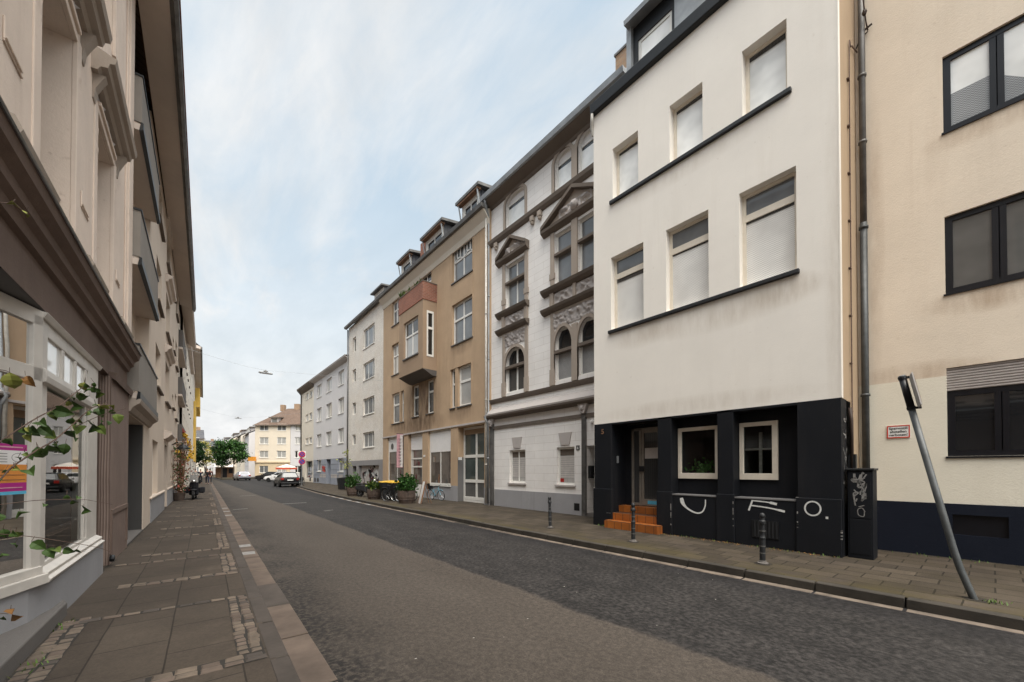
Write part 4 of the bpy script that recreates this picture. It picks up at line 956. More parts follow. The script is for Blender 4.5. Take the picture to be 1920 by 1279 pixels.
# glazed bay: straight part in the wall plane, splayed part turning in to the door
K0 = (6.12, 0.0); kd = (-.948, -.318); KN = 3.0
def kp(k, o=0): return (K0[0] + kd[0] * k, K0[1] + kd[1] * k + o)
def splay(m, k0, k1, o0, o1, z0, z1, mi=0):
    m.hexa([(*kp(k0, o0), z0), (*kp(k1, o0), z0), (*kp(k1, o1), z0), (*kp(k0, o1), z0), (*kp(k0, o0), z1), (*kp(k1, o0), z1), (*kp(k1, o1), z1), (*kp(k0, o1), z1)], mi)
m = h.mb(); E = 8.88
for a, b, z0, z1 in ((6.12, 6.36, .62, 3.3), (8.22, E, .62, 3.38), (6.36, 8.22, 3.16, 3.3), (6.36, 8.22, .66, .78), (6.36, 8.22, 2.64, 2.78), (6.92, 7.0, 2.78, 3.16), (7.5, 7.58, 2.78, 3.16), (8.06, 8.12, .78, 3.16)): m.box(a, b, -.14, -.02, z0, z1)
m.along([(-.14, 3.3), (.0, 3.3), (.03, 3.36), (-.14, 3.378)], 6.12, E); m.along([(-.02, 2.63), (.02, 2.65), (.03, 2.71), (.02, 2.78), (-.02, 2.79)], 6.12, 8.3)
m.along([(-.14, .60), (.06, .60), (.08, .64), (.04, .66), (.05, .70), (-.02, .74), (-.14, .74)], 6.12, E)
splay(m, 0, .12, -.045, 0, .62, 3.3); splay(m, 0, KN, -.05, 0, 3.2, 3.36); splay(m, 0, KN, -.05, .0, 2.64, 2.78); splay(m, 0, KN, -.14, .06, .60, .70); splay(m, 0, KN, -.1, .02, .70, .78); splay(m, 1.5, 1.58, -.04, 0, .7, 3.2); splay(m, KN - .15, KN, -.05, 0, .6, 3.2)
fr = m.build('shop_window_frame', 'shop_frame', h.root, bevel=.006)
m = h.mb()
m.poly([(6.3, -.05, .75), (8.3, -.05, .75), (8.3, -.05, 2.66), (6.3, -.05, 2.66)]); m.poly([(*kp(.05, -.03), .75), (*kp(KN, -.03), .75), (*kp(KN, -.03), 2.66), (*kp(.05, -.03), 2.66)]); m.poly([(*kp(.05, -.03), 2.75), (*kp(KN, -.03), 2.75), (*kp(KN, -.03), 3.22), (*kp(.05, -.03), 3.22)])
m.build('shop_glass', 'clear_glass', fr, normals=False)
h.mb().poly([(6.3, -.045, 2.76), (8.3, -.045, 2.76), (8.3, -.045, 3.2), (6.3, -.045, 3.2)]).build('transom_glass', 'glass_blind_sky', fr, normals=False)  # white pane colour stands in for the bright sky reflected here
m = h.mb()          # rounded plinth under the glass
line = [(8.95, .05), (7.2, .05), (6.7, .045), (6.4, .03), (6.15, -.01)] + [(kp(k)[0], kp(k)[1] + .03) for k in (.2, .8, 1.6, 2.4, 3.0)]
for (a, b), (c, d) in zip(line, line[1:]): m.hexa([(a, b, PV - .05), (c, d, PV - .05), (c, d - .25, PV - .05), (a, b - .25, PV - .05), (a, b, .60), (c, d, .60), (c, d - .25, .60), (a, b - .25, .60)])
m.build('shop_plinth', 'plinth_grey', h.root)
m = h.mb(); m.hexa([(2.0, -1.3, .1), (2.0, .10, .1), (6.6, .10, .1), (6.95, -.02, .1), (2.0, -1.3, .30), (2.0, .10, .27), (6.6, .10, .27), (6.95, -.02, .28)]); m.build('entrance_step', 'concrete', h.root, bevel=.015)
# recess ceiling and the room behind the glass
m = h.mb(); m.poly([(2.0, 0, 3.375), (8.9, 0, 3.375), (8.9, -4, 3.375), (2.0, -4, 3.375)]); m.build('soffit', 'niche_grey', h.root, normals=False)
m = h.mb(); m.poly([(2.0, -4, .5), (8.9, -4, .5), (8.9, -4, 3.37), (2.0, -4, 3.37)]); m.poly([(8.9, -.12, .5), (8.9, -4, .5), (8.9, -4, 3.37), (8.9, -.12, 3.37)]); m.poly([(2, -1, .1), (2, -4, .1), (2, -4, 3.37), (2, -1, 3.37)])
m.poly([(3.5, -.96, .1), (3.5, -2.4, .1), (3.5, -2.4, 3.37), (3.5, -.96, 3.37)]); m.box(6.6, 7.1, -3.2, -2.9, .5, 3.3)
m.build('shop_room', 'room_wall', h.root, normals=False)
h.mb().poly([(8.9, -.13, .585), (6.2, -.13, .585), (*kp(KN, -.13), .585), (3.4, -4, .585), (8.9, -4, .585)]).build('shop_floor', 'green_floor', h.root, normals=False)
h.box('counter', 5.2, 6.2, -2.6, -2.0, .59, 1.5, 'wood'); h.box('shelf_unit', 7.4, 8.6, -3.6, -3.2, .59, 2.4, 'dark_wood'); h.box('display_board', 4.2, 4.3, -2.8, -1.6, .59, 2.1, 'niche_grey')
h.mb().lathe([(.05, -.03), (.06, .0), (.05, .03)], (9.5, .08, .25), 10, axis='y').build('gas_cap', 'black_metal', h.root)
# poster on the splayed glass
p0, p1 = kp(.20, .008), kp(.66, .008); A_, B_ = LF(p0[0], p0[1]), LF(p1[0], p1[1])
s = empty('poster', (A_[0], A_[1], 1.52), math.atan2(B_[1] - A_[1], B_[0] - A_[0]), label='purple and orange striped poster stuck on the shop glass', cat='poster')
bands = [(0, .03, 'cyan_print'), (.03, .11, 'magenta_print'), (.11, .28, 'orange_print'), (.28, .41, 'shop_white'), (.41, .47, 'magenta_print')]
for a, b, mt in bands: MB().box(0, .47, -.002, .002, a, b).build('print_band', mt, s)
m = MB()
for k in range(3): m.box(.02, .36, -.004, .004, .135 + k * .045, .14 + k * .045)
m.build('print_lines', 'wood', s); m = MB()
for k in range(4): m.box(.22, .42, -.004, .004, .30 + k * .025, .306 + k * .025)
m.tube([(.1 + .07 * math.cos(t * .4), .0, .345 + .04 * math.sin(t * .4)) for t in range(17)], .004, 5); m.build('print_emblem', 'grey_paint', s)
m = MB()
m.box(.05, .42, -.004, .004, .435, .447); m.box(.05, .3, -.004, .004, .06, .068); m.pieces('print_title', 'pink_cloth', s)

# ---- long house with the balconies
h = House('balcony_house', 'long plain house with metal balconies over a dark gateway', 'L', 0, 11.6)
S0, S1, SB = 11.6, 31.5, 15.6
WN = [(17.6, 19.5, 4.55, 6.0), (17.6, 19.5, 7.45, 8.95), (17.6, 19.5, 10.3, 11.7), (21.8, 24.0, 4.6, 6.3), (21.8, 24.0, 7.5, 9.2), (21.8, 24.0, 10.4, 11.8),
      (26.2, 27.3, 4.9, 5.6), (26.2, 27.3, 7.8, 8.5), (26.2, 27.3, 10.6, 11.3), (28.6, 30.2, 4.6, 6.0), (28.6, 30.2, 7.5, 8.95), (28.6, 30.2, 10.4, 11.8)]
GR = [(16.9, 18.8, .92, 2.72), (25.6, 26.9, 1.2, 2.72), (28.4, 30.4, 1.1, 2.72)]
h.wall('wall', SB, S1, PV - .05, 12.3, [(*o, .22) for o in WN] + [(*o, .3) for o in GR] + [(21.7, 23.3, PV - .05, 2.8, .3)], 'left_plaster')
h.wall('loggia_wall', S0, SB, 3.3, 12.3, [(12.6, 14.8, z, z + 2.1, .15) for z in (3.55, 6.45, 9.35)], 'left_plaster', w=-.28)
h.mb().poly([(SB, 0, 3.3), (SB, -.28, 3.3), (SB, -.28, 12.3), (SB, 0, 12.3)]).build('loggia_side', 'left_plaster', h.root, normals=False)
h.wall('gateway_wall', S0, SB, PV - .05, 3.3, [(11.78, 14.62, PV - .05, 2.97, 4.0)], 'left_plaster')
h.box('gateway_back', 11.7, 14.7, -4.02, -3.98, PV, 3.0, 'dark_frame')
h.mb().poly([(14.615, -.02, PV), (14.615, -4, PV), (14.615, -4, 2.96), (14.615, -.02, 2.96)]).build('gateway_side', 'gate_grey', h.root, normals=False)
h.mb().box(11.7, 14.7, -4, -.0, .1, .14).build('gateway_floor', 'concrete', h.root)
for z in (3.55, 6.45, 9.35): h.window(12.6, 14.8, z, z + 2.1, v=(.5,), t=.1, d=.05, g='glass_mid', w=-.28, name='balcony_door')
for k, z in enumerate((3.38, 6.28, 9.2)):
    sl = h.box('balcony_slab', S0 + .02, SB + .1, -.28, .17, z - .12, z + .02, 'soffit_paint')
    m = h.mb(); m.box(S0 + .02, SB + .08, .15, .18, z + .06, z + 1.05); m.box(S0 + .02, S0 + .05, -.25, .15, z + .06, z + 1.05); m.build('balcony_panel', 'panel_grey', sl)
    m = h.mb(); m.box(S0, SB + .1, .14, .2, z + 1.05, z + 1.09); m.box(S0, S0 + .05, -.26, .14, z + 1.05, z + 1.09); m.along([(.14, z - .14), (.21, z - .1), (.21, z + .04), (.17, z + .05)], S0, SB + .12)
    m.build('balcony_rail', 'black_metal', sl)
h.mb().along([(0, 2.98), (.05, 3.0), (.1, 3.1), (.2, 3.18), (.22, 3.27), (0, 3.3)], S0, SB + .15).build('gateway_cornice', 'trim_stone', h.root)
for a, b, c, d in WN + GR:
    h.window(a, b, c, d, v=(.5,) if b - a > 1.6 else (), t=.09, d=.14, g=random.choice(['glass_mid', 'glass_room', 'glass_curtain']), sill=.05 if c > 4 else None, sm='dark_trim', proud=.1, over=.08)
m = h.mb()
for a, b, c, d in WN[3:6]: m.along([(0, d + .28), (.06, d + .3), (.1, d + .4), (.2, d + .46), (.22, d + .55), (0, d + .62)], a - .35, b + .35)
m.along([(0, 3.0), (.1, 3.05), (.25, 3.2), (.25, 3.3), (0, 3.36)], 21.3, 23.7)
m.pieces('window_hood', 'soffit_paint', h.root)
h.box('entrance_door', 21.7, 23.3, -.3, -.26, PV, 2.8, 'dark_red_door')
h.mb().box(16.4, 21.68, 0, .02, PV - .05, .86).box(23.32, S1, 0, .02, PV - .05, .86).pieces('plinth', 'plinth_grey', h.root); h.mb().along([(.0, .86), (.05, .86), (.05, .9), (.0, .93)], 16.2, 21.68).along([(.0, .86), (.04, .86), (.04, .9), (.0, .93)], 23.32, S1).pieces('plinth_moulding', 'left_plaster', h.root)
h.mb().poly([(S0 - 1.2, .065, 12.2), (S1 + 1, 0, 12.2), (S1 + 1, .66, 12.05), (S0 - 1.2, .66, 12.05)]).poly([(S0 - 1.2, .66, 12.05), (S1 + 1, .66, 12.05), (S1 + 1, .66, 12.2), (S0 - 1.2, .66, 12.2)]).pieces('eaves_soffit', 'soffit_paint', h.root, normals=False)
m = h.mb(); m.along([(.62, 12.02), (.70, 11.98), (.76, 12.03), (.78, 12.14), (.66, 12.2), (.62, 12.12)], S0 - 1.25, S1 + 1.1)
for k in range(25): m.along([(.66, 12.0), (.70, 11.96), (.775, 12.02), (.795, 12.14)], S0 - .9 + k * .88, S0 + k * .88 + .04)
m.build('gutter', 'zinc_dark', h.root); h.mb().along([(.76, 12.10), (.81, 12.1), (.81, 12.17), (.76, 12.19)], S0 - 1.25, S1 + 1.1).build('roof_edge', 'red_brick', h.root)
h.shell(S0, S1, 0, 12.2, 10, 'left_plaster'); h.roof(S0, S1 + 1, 12.15, .72, 10, 4, 'brown_tiles', gable='left_plaster')
# ---- further houses on the left
h = House('pale_house', 'pale house with recessed balconies beyond the long balcony house', 'L', 0, 31.5)
S0, S1 = 31.5, 60.0
ws = [(a, a + 1.1, z, z + 1.5) for a in (39.5, 42, 45, 48, 52, 56) for z in (4.6, 7.5, 10.3)]
h.wall('wall', 37.5, S1, PV - .05, 13.0, [(*o, .15) for o in ws] + [(a, a + 1.3, 1.2, 2.6, .2) for a in (39.5, 45, 52)], 'left_plaster_far')
h.wall('loggia_wall', S0, 37.5, PV - .05, 13.0, [(33, 36, z, z + 2, .1) for z in (3.7, 6.6, 9.5)] + [(33, 36, 1, 2.6, .2)], 'left_plaster_far', w=-.15)
for k, z in enumerate((3.5, 6.4, 9.3)):
    sl = h.box('balcony_slab', S0 + .1, 37.4, -.15, .2, z - .12, z, 'soffit_paint'); h.mb().box(S0 + .1, 37.4, .18, .21, z, z + 1.05).box(S0 + .1, S0 + .13, -.1, .18, z, z + 1.05).build('balcony_panel', 'concrete', sl)
    h.window(33, 36, z + .2, z + 2.2, v=(.5,), t=.1, d=.03, g='glass_mid', w=-.15, name='balcony_door')
for o in ws: h.window(*o, t=.09, d=.1, g='glass_mid', sill=.06, sm='dark_trim', proud=.08)
h.mb().along([(0, 12.9), (.6, 12.5), (.66, 12.6), (.66, 12.75), (0, 13.1)], S0 + 1, 45).pieces('eaves_soffit', 'soffit_paint', h.root); h.mb().along([(0, 13.0), (.3, 13.0), (.34, 13.15), (0, 13.2)], 45, S1).pieces('eaves_soffit', 'soffit_paint', h.root)
h.shell(S0, S1, 0, 13.0, 10, 'left_plaster_far'); h.roof(S0, S1, 13.0, .3, 10, 4, 'brown_tiles', gable='left_plaster_far')
h = House('tall_house', 'tall grey eaved house with a yellow lower front far along the left', 'L', 0, 60.0)
S0, S1 = 60.0, 100.0
ws = [(a, a + 1.4, z, z + 1.6) for a in range(63, 98, 5) for z in (4.6, 7.6, 10.6, 13.4)]
h.wall('wall', S0, S1, 5.0, 16.4, [(*o, .15) for o in ws if o[2] > 5], 'left_plaster_far'); h.wall('ground_floor_wall', S0, S1, PV - .05, 5.0, [], 'left_plaster_far', w=.03)
h.box('yellow_bay', 84, 99, .0, .62, 12.2, 15.4, 'yellow_plaster'); h.box('yellow_strip', 74, 84, 0, .2, 3.0, 11.8, 'yellow_plaster')
for o in ws:
    if o[2] > 5: h.window(*o, t=.1, d=.08, g='glass_mid')
h.mb().along([(0, 16.3), (.85, 16.2), (.9, 16.3), (.9, 16.5), (0, 16.7)], S0, S1).pieces('eaves_soffit', 'soffit_paint', h.root); h.mb().along([(.85, 16.15), (1.02, 16.15), (1.02, 16.45), (.85, 16.5)], S0, S1).build('gutter', 'zinc_dark', h.root)
h.shell(S0, S1, 0, 16.4, 10, 'left_plaster_far'); h.roof(S0, S1, 16.4, .85, 10, 5, 'slate', gable='left_plaster_far')

# ============================================================ FAR END
def far_house(label, pos, ang, wid, hgt, depth, mat, rows, cols_, roofm, rise, name='far_house', ww=1.3, glaz='glass_mid', hip=False, gf=None, dorm=0, z0=4.3, dz=2.85):
    h = House(name, label, ang, (pos[0], pos[1], PV), 0)
    h.sg = 1
    def mp(p): return (p[0], -p[1], p[2] - PV)
    h.map = mp
    ws = [(wid * (i + .5) / cols_ - ww / 2, wid * (i + .5) / cols_ + ww / 2, z0 + dz * j, z0 + dz * j + 1.45) for i in range(cols_) for j in range(rows)]
    gw = [(a, b, 1.1, 2.6) for a, b, c, d in ws[::rows]]
    if gf:
        h.wall('wall', 0, wid, 3.3, hgt, [(*o, .15) for o in ws], mat); h.wall('ground_floor_wall', 0, wid, PV - .05, 3.3, [(*o, .2) for o in gw], gf)
        h.box('string_course', 0, wid, 0, .15, 3.25, 3.5, gf)
    else: h.wall('wall', 0, wid, PV - .05, hgt, [(*o, .15) for o in ws + gw], mat)
    for o in ws + gw: h.window(*o, v=(.5,), t=.1, mt=.12, d=.08, g=random.choice([glaz, 'glass_curtain', glaz]), sill=.07, sm='white_frame')
    h.shell(0, wid, 0, hgt, depth, mat)
    m = h.mb()
    if hip:
        e = .35; a, b, c, d = (-e, e, hgt), (wid + e, e, hgt), (wid + e, -depth - e, hgt), (-e, -depth - e, hgt); r0, r1 = (wid * hip, -depth / 2, hgt + rise), (wid + e, -depth / 2, hgt + rise)
        m.poly([a, b, r1, r0]); m.poly([d, a, r0]); m.poly([c, d, r0, r1]); m.poly([b, c, r1]); m.poly([a, b, c, d]); rf = m.build('roof', roofm, h.root)
    else: rf = h.roof(0, wid, hgt, .35, depth, rise, roofm, gable=mat)
    h.mb().box(-.3, wid + .3, .25, .42, hgt - .1, hgt + .06).build('gutter', 'dark_trim', h.root)
    for k in range(dorm):
        c = wid * (k + .8) / (dorm + .6); z = hgt + .5
        dm = h.mb().box(c - .8, c + .8, -3, -.6, z - .2, z + 1.2).build('dormer', 'light_trim', rf)
        h.mb().hexa([(c - 1.1, -.3, z + 1.15), (c + 1.1, -.3, z + 1.15), (c + 1.1, -3.5, z + 1.5), (c - 1.1, -3.5, z + 1.5), (c - 1.1, -.3, z + 1.35), (c + 1.1, -.3, z + 1.35), (c + 1.1, -3.5, z + 1.7), (c - 1.1, -3.5, z + 1.7)]).build('dormer_roof', 'dark_trim', dm); h.mb().box(c - .5, c + .5, -.62, -.57, z + .15, z + .95).build('dormer_window', 'glass_mid', dm)
    h.mb().box(wid * .3, wid * .3 + .9, -depth * .5 - .4, -depth * .5 + .4, hgt + rise - .6, hgt + rise + .8).build('chimney', 'chimney_brick', rf); h.mb().box(wid * .72, wid * .72 + 1.1, -depth * .5 - .4, -depth * .5 + .4, hgt + rise - .6, hgt + rise + 1.0).build('chimney', 'chimney_brick', rf)
    return h
QA = -R(39.4)       # facade parallel to the side street
h = far_house('custard yellow corner house with a brown hipped roof', (10.9, 98.4), QA, 7.4, 11.1, 11, 'custard_plaster', 3, 2, 'brown_tiles', 4.4, 'corner_house', 1.9, hip=.5, gf='peach_plaster', dorm=1)
h.box('corner_sign', -.9, .3, .1, .9, 3.6, 4.5, 'orange_board')
h.mb().poly([(-.02, 0, PV), (-.02, -11, PV), (-.02, -11, 11), (-.02, 0, 11)]).build('street_front', 'custard_plaster', h.root, normals=False)
far_house('white house beside the custard yellow corner house', (16.65, 93.65), QA, 9, 11.2, 11, 'pale_grey_plaster', 3, 3, 'brown_tiles', 4.4, 'corner_house', 1.2, glaz='glass_dark')
# right-hand row beyond the corner house: fronts face the street (towards -X)
def right_row(label, X, Y0, Y1, hgt, mat, rows, cols_, roofm, rise, **k):
    hh = far_house(label, (X, Y1), R(-91.5), Y1 - Y0, hgt, 10, mat, rows, cols_, roofm, rise, **k); return hh
right_row('pale grey house with white windows behind the yellow corner house', 11.2, 109.5, 121, 10.2, 'pale_grey_plaster', 3, 4, 'slate', 2.6, dorm=2)
right_row('cream house with dark slate dormers in the far right row', 10.7, 121.3, 135, 10.4, 'ivory_plaster', 3, 5, 'slate', 3, dorm=2)
right_row('yellow cream house in the middle of the far right row', 10.0, 135.3, 150, 10.4, 'custard_plaster', 3, 5, 'slate', 3, dorm=3)
right_row('grey white house with a long dark roof farthest right', 9.0, 150.3, 176, 10.2, 'pale_grey_plaster', 3, 8, 'slate', 3.5, dorm=3)
far_house('pale gabled house closing the far end of the street', (-3.2, 150), 0, 7, 11, 12, 'ivory_plaster', 3, 2, 'slate', 3, 'gabled_house', 1.1)
far_house('pale green house behind the street trees', (3.4, 182), R(-6), 9, 9.4, 10, 'pale_grey_plaster', 2, 4, 'slate', 3.2, 'far_house', 1.1)

# ============================================================ GROUND
def asphalt():
    m, nt, b = nodes('asphalt'); v = coords(nt)
    sp = nt.nodes.new('ShaderNodeSeparateXYZ'); nt.links.new(v, sp.inputs[0])
    wob = noise_n(nt, v, .5, 3); fine = noise_n(nt, v, 5, 4)
    a = N(nt, 'ShaderNodeMath', _operation='MULTIPLY_ADD'); a.inputs[1].default_value = .35; nt.links.new(wob, a.inputs[0]); nt.links.new(sp.outputs[0], a.inputs[2])
    a2 = N(nt, 'ShaderNodeMath', _operation='MULTIPLY_ADD'); a2.inputs[1].default_value = .12; nt.links.new(fine, a2.inputs[0]); nt.links.new(a.outputs[0], a2.inputs[2])
    # newer, darker lane on the right-hand half; the joint runs along the street
    fac = ramp(nt, N_sub(nt, a2.outputs[0], 3.95), .0, .10)
    big = noise_n(nt, coords(nt, (1, .35, 1)), .8, 5, .6)
    old = mix(nt, ramp(nt, big, .3, .7), (.053, .043, .035), (.068, .056, .0465))
    new = mix(nt, ramp(nt, big, .3, .75), (.018, .016, .0153), (.028, .025, .0236))
    c = mix(nt, fac, old, new)
    # worn coarse patches beside the left gutter
    yk = N(nt, 'ShaderNodeMath', _operation='MULTIPLY_ADD'); yk.inputs[1].default_value = -.0253; nt.links.new(sp.outputs[1], yk.inputs[0]); nt.links.new(sp.outputs[0], yk.inputs[2]); gx = N_sub(nt, yk.outputs[0], .9)
    near = ramp(nt, gx, .05, 1.1, (1, 1, 1, 1), (0, 0, 0, 1)); pt = ramp(nt, noise_n(nt, coords(nt, (1, .5, 1)), 1.3, 6, .7), .40, .56)
    sp2 = ramp(nt, noise_n(nt, v, 17, 3, .6), .40, .56)
    k = N(nt, 'ShaderNodeMath', _operation='MULTIPLY'); nt.links.new(near, k.inputs[0]); nt.links.new(pt, k.inputs[1])
    k2 = N(nt, 'ShaderNodeMath', _operation='MULTIPLY'); nt.links.new(k.outputs[0], k2.inputs[0]); nt.links.new(sp2, k2.inputs[1])
    c = mix(nt, k2.outputs[0], c, (.012, .0105, .010))
    # the lane darkens in a strip beside the right-hand gutter; coarse mottling of the chippings
    rx = ramp(nt, N_sub(nt, a2.outputs[0], 6.3), .0, .45, (0, 0, 0, 1), (.6, .6, .6, 1)); c = mix(nt, rx, c, (.009, .008, .009))
    mo = noise_n(nt, coords(nt, (1, .75, 1)), 20, 3, .55); bl = noise_n(nt, coords(nt, (1, .5, 1)), 3.2, 4, .6); c = mix(nt, fac, c, mix(nt, 1.0, c, ramp(nt, bl, .32, .62, (.62,) * 3 + (1,), (1.2,) * 3 + (1,)), 'MULTIPLY')); c = mix(nt, 1.0, c, mix(nt, fac, ramp(nt, mo, .34, .68, (.76,) * 3 + (1,), (1.2,) * 3 + (1,)), ramp(nt, mo, .38, .64, (.40,) * 3 + (1,), (1.65,) * 3 + (1,))), 'MULTIPLY')
    jl = N(nt, 'ShaderNodeMath', _operation='ABSOLUTE'); nt.links.new(N_sub(nt, a2.outputs[0], 3.97), jl.inputs[0]); c = mix(nt, ramp(nt, jl.outputs[0], .0, .022, (.5,) * 3 + (1,), (0, 0, 0, 1)), c, (.07, .058, .05))
    # hairline cracks
    ck = N(nt, 'ShaderNodeTexVoronoi', Scale=.42); ck.feature = 'DISTANCE_TO_EDGE'; wv = N(nt, 'ShaderNodeTexNoise', Scale=2.5, Detail=6.0, Roughness=.7); nt.links.new(v, wv.inputs['Vector'])
    wa = N(nt, 'ShaderNodeVectorMath', _operation='MULTIPLY_ADD'); wa.inputs[1].default_value = (.9, .9, 0); nt.links.new(wv.outputs['Color'], wa.inputs[0]); nt.links.new(v, wa.inputs[2]); nt.links.new(wa.outputs[0], ck.inputs['Vector'])
    km = N(nt, 'ShaderNodeMath', _operation='MULTIPLY'); nt.links.new(ramp(nt, ck.outputs['Distance'], .0, .007, (.6,) * 3 + (1,), (0, 0, 0, 1)), km.inputs[0]); nt.links.new(ramp(nt, noise_n(nt, v, .35, 3), .50, .58), km.inputs[1])
    c = mix(nt, km.outputs[0], c, (.014, .012, .011))
    # oil drips
    c = mix(nt, ramp(nt, noise_n(nt, v, 2.2, 5, .75), .66, .76, (0, 0, 0, 1), (.55,) * 3 + (1,)), c, (.03, .025, .023))
    vo = N(nt, 'ShaderNodeTexVoronoi', Scale=95.0); nt.links.new(v, vo.inputs['Vector'])
    st = ramp(nt, vo.outputs['Color'], .1, .9, (.62,) * 3 + (1,), (1.35,) * 3 + (1,))
    c = mix(nt, .8, c, mix(nt, 1.0, c, st, 'MULTIPLY'))
    nt.links.new(c, b.inputs['Base Color']); b.inputs['Roughness'].default_value = .8; b.inputs['Specular IOR Level'].default_value = .3
    g = noise_n(nt, v, 60, 4, .8); bump(nt, b, g, .4, .006); MATS['asphalt'] = m
def N_sub(nt, sock, val):
    n = N(nt, 'ShaderNodeMath', _operation='SUBTRACT'); nt.links.new(sock, n.inputs[0]); n.inputs[1].default_value = val; return n.outputs[0]
asphalt()
bricks('slabs_left', (.082, .064, .049), (.062, .048, .037), (.033, .026, .020), .78, .52, .007, .5, (.03, .024, .02, .45), plane='xy', speck=.2, var=.16, smooth=.2)
bricks('slabs_right', (.084, .066, .050), (.045, .035, .026), (.018, .0145, .011), .52, .36, .010, .6, (.03, .025, .019, .45), plane='yx', speck=.2, var=.2, smooth=.2)
def mossy(name):                  # moss on the slabs nearest the kerb and against the wall
    nt = MATS[name].node_tree; b = nt.nodes['Principled BSDF']; src = b.inputs['Base Color'].links[0].from_socket; v = coords(nt)
    sp = nt.nodes.new('ShaderNodeSeparateXYZ'); nt.links.new(v, sp.inputs[0]); e = ramp(nt, N_sub(nt, sp.outputs[0], 7.05), .0, 1.1, (.85, .85, .85, 1), (.12, .12, .12, 1))
    k = N(nt, 'ShaderNodeMath', _operation='MULTIPLY'); nt.links.new(e, k.inputs[0]); nt.links.new(ramp(nt, noise_n(nt, coords(nt, (1.4, .6, 1)), 1.5, 5, .65), .36, .62), k.inputs[1])
    nt.links.new(mix(nt, k.outputs[0], src, (.062, .050, .016)), b.inputs['Base Color'])
mossy('slabs_right')
def struct(o): o['kind'] = 'structure'; return o
g = MB(); g.poly([(-400, -200, -.02), (400, -200, -.02), (400, 700, -.02), (-400, 700, -.02)]); struct(g.build('ground', 'slabs_right'))
g = MB(); g.poly([(-1, -14, 0), (9.5, -14, 0), (60, 62, 0), (60, 110, 0), (9, 110, 0), (9, 180, 0), (0, 180, 0), (-1, 60, 0)]); struct(g.build('road', 'asphalt'))
KR = [(7.12, -14), (7.06, -3), (6.97, 3.5), (6.93, 8), (7.03, 13), (7.1, 18), (7.22, 23), (7.62, 32), (8.3, 41), (9.1, 50), (10.2, 59), (11.2, 62.5), (13, 64.2), (40, 66)]
g = MB()
for (x0, y0), (x1, y1) in zip(KR, KR[1:]): g.poly([(x0 + .1, y0, PV), (max(41, x0), y0, PV), (max(41, x1), y1, PV), (x1 + .1, y1, PV)])
struct(g.build('right_pavement', 'slabs_right'))
random.seed(12)
def walk(line, step):
    P = [Vector((*p, 0)) for p in line]; out = []
    for a, b in zip(P, P[1:]):
        n = max(1, round((b - a).length / step)); out += [a + (b - a) * k / n for k in range(n)]
    return out + [P[-1]]
def strip_stones(name, line, off0, off1, z0, z1, step, mat, gap=.012, mats=None, pick=None, jit=.004, cham=.012):
    g = MB(); W_ = walk(line, step)
    for i, (a, b) in enumerate(zip(W_, W_[1:])):
        t = (b - a).normalized(); n = Vector((t.y, -t.x, 0)); a2, b2 = a + t * gap, b - t * gap; j = random.uniform(-jit, jit); c = cham
        lo = [a2 + n * off0, b2 + n * off0, b2 + n * off1, a2 + n * off1]; hi = [a2 + n * (off0 + c) + t * c, b2 + n * (off0 + c) - t * c, b2 + n * (off1 - c) - t * c, a2 + n * (off1 - c) + t * c]
        mi = pick(i, a) if pick else 0
        g.prism([(p.x, p.y, z0) for p in lo], [(p.x, p.y, z1 + j - c * .7) for p in lo], mi); g.prism([(p.x, p.y, z1 + j - c * .7) for p in lo], [(p.x, p.y, z1 + j) for p in hi], mi)
    return struct(g.build(name, mats or mat))
strip_stones('right_kerb', KR[:-1], 0, .15, -.05, PV + .006, 1.0, 'kerb_right')
strip_stones('right_gutter', KR[:11], -.15, -.005, -.05, .008, .9, 'gutter_pale', mats=['gutter_pale', 'kerb_right', 'grey_paint'], pick=lambda i, a: (1 if 9 < a.y < 12 and i % 3 == 0 else (2 if 19 < a.y < 30 and i % 2 == 0 else 0)))
lk = [LF(s, 0)[:2] for s in (-12, 0, 20, 60, 110)]
# left pavement, in the frame of the left-hand houses
def left_obj(mb, name, mats):
    o = mb.build(name, mats); o.location = LF(0, 0, 0); o.rotation_euler = (0, 0, R(90) - LA); return struct(o)
left_obj(MB().poly([(-14, 12, PV), (112, 12, PV), (112, -1.8, PV), (-14, -1.8, PV)]), 'left_pavement', 'slabs_left')
strip_stones('left_kerb', lk, 1.75, 1.90, -.05, PV + .006, 1.0, 'kerb_left')
WH = {9, 10, 12, 18, 19, 20, 21}
strip_stones('left_gutter', lk, 1.905, 2.19, -.05, .010, 1.15, 'gutter_stone', mats=['gutter_stone', 'grey_paint', 'kerb_left'], pick=lambda i, a: 2 if random.random() < .08 else 0, jit=.008)
g = MB(); bed = MB()
def cob(s, w, ds, dw):
    j = lambda k: random.uniform(-k, k)
    s += j(.006); w += j(.006); ds *= 1 + j(.10); dw *= 1 + j(.08); z = PV + .012 + j(.004); a, b = ds / 2, dw / 2; c = .016
    q = [(s - a + j(.006), -w - b + j(.006)), (s + a + j(.006), -w - b + j(.006)), (s + a + j(.006), -w + b + j(.006)), (s - a + j(.006), -w + b + j(.006))]
    cx, cy = s, -w; top = [(cx + (x - cx) * (1 - c / a), cy + (y - cy) * (1 - c / b)) for x, y in q]
    mi = random.choice([0, 0, 0, 1, 1, 2]); g.prism([(*p, PV - .03) for p in q], [(*p, z - .010) for p in q], mi, caps=False); g.prism([(*p, z - .010) for p in q], [(*p, z + j(.003)) for p in top], mi)
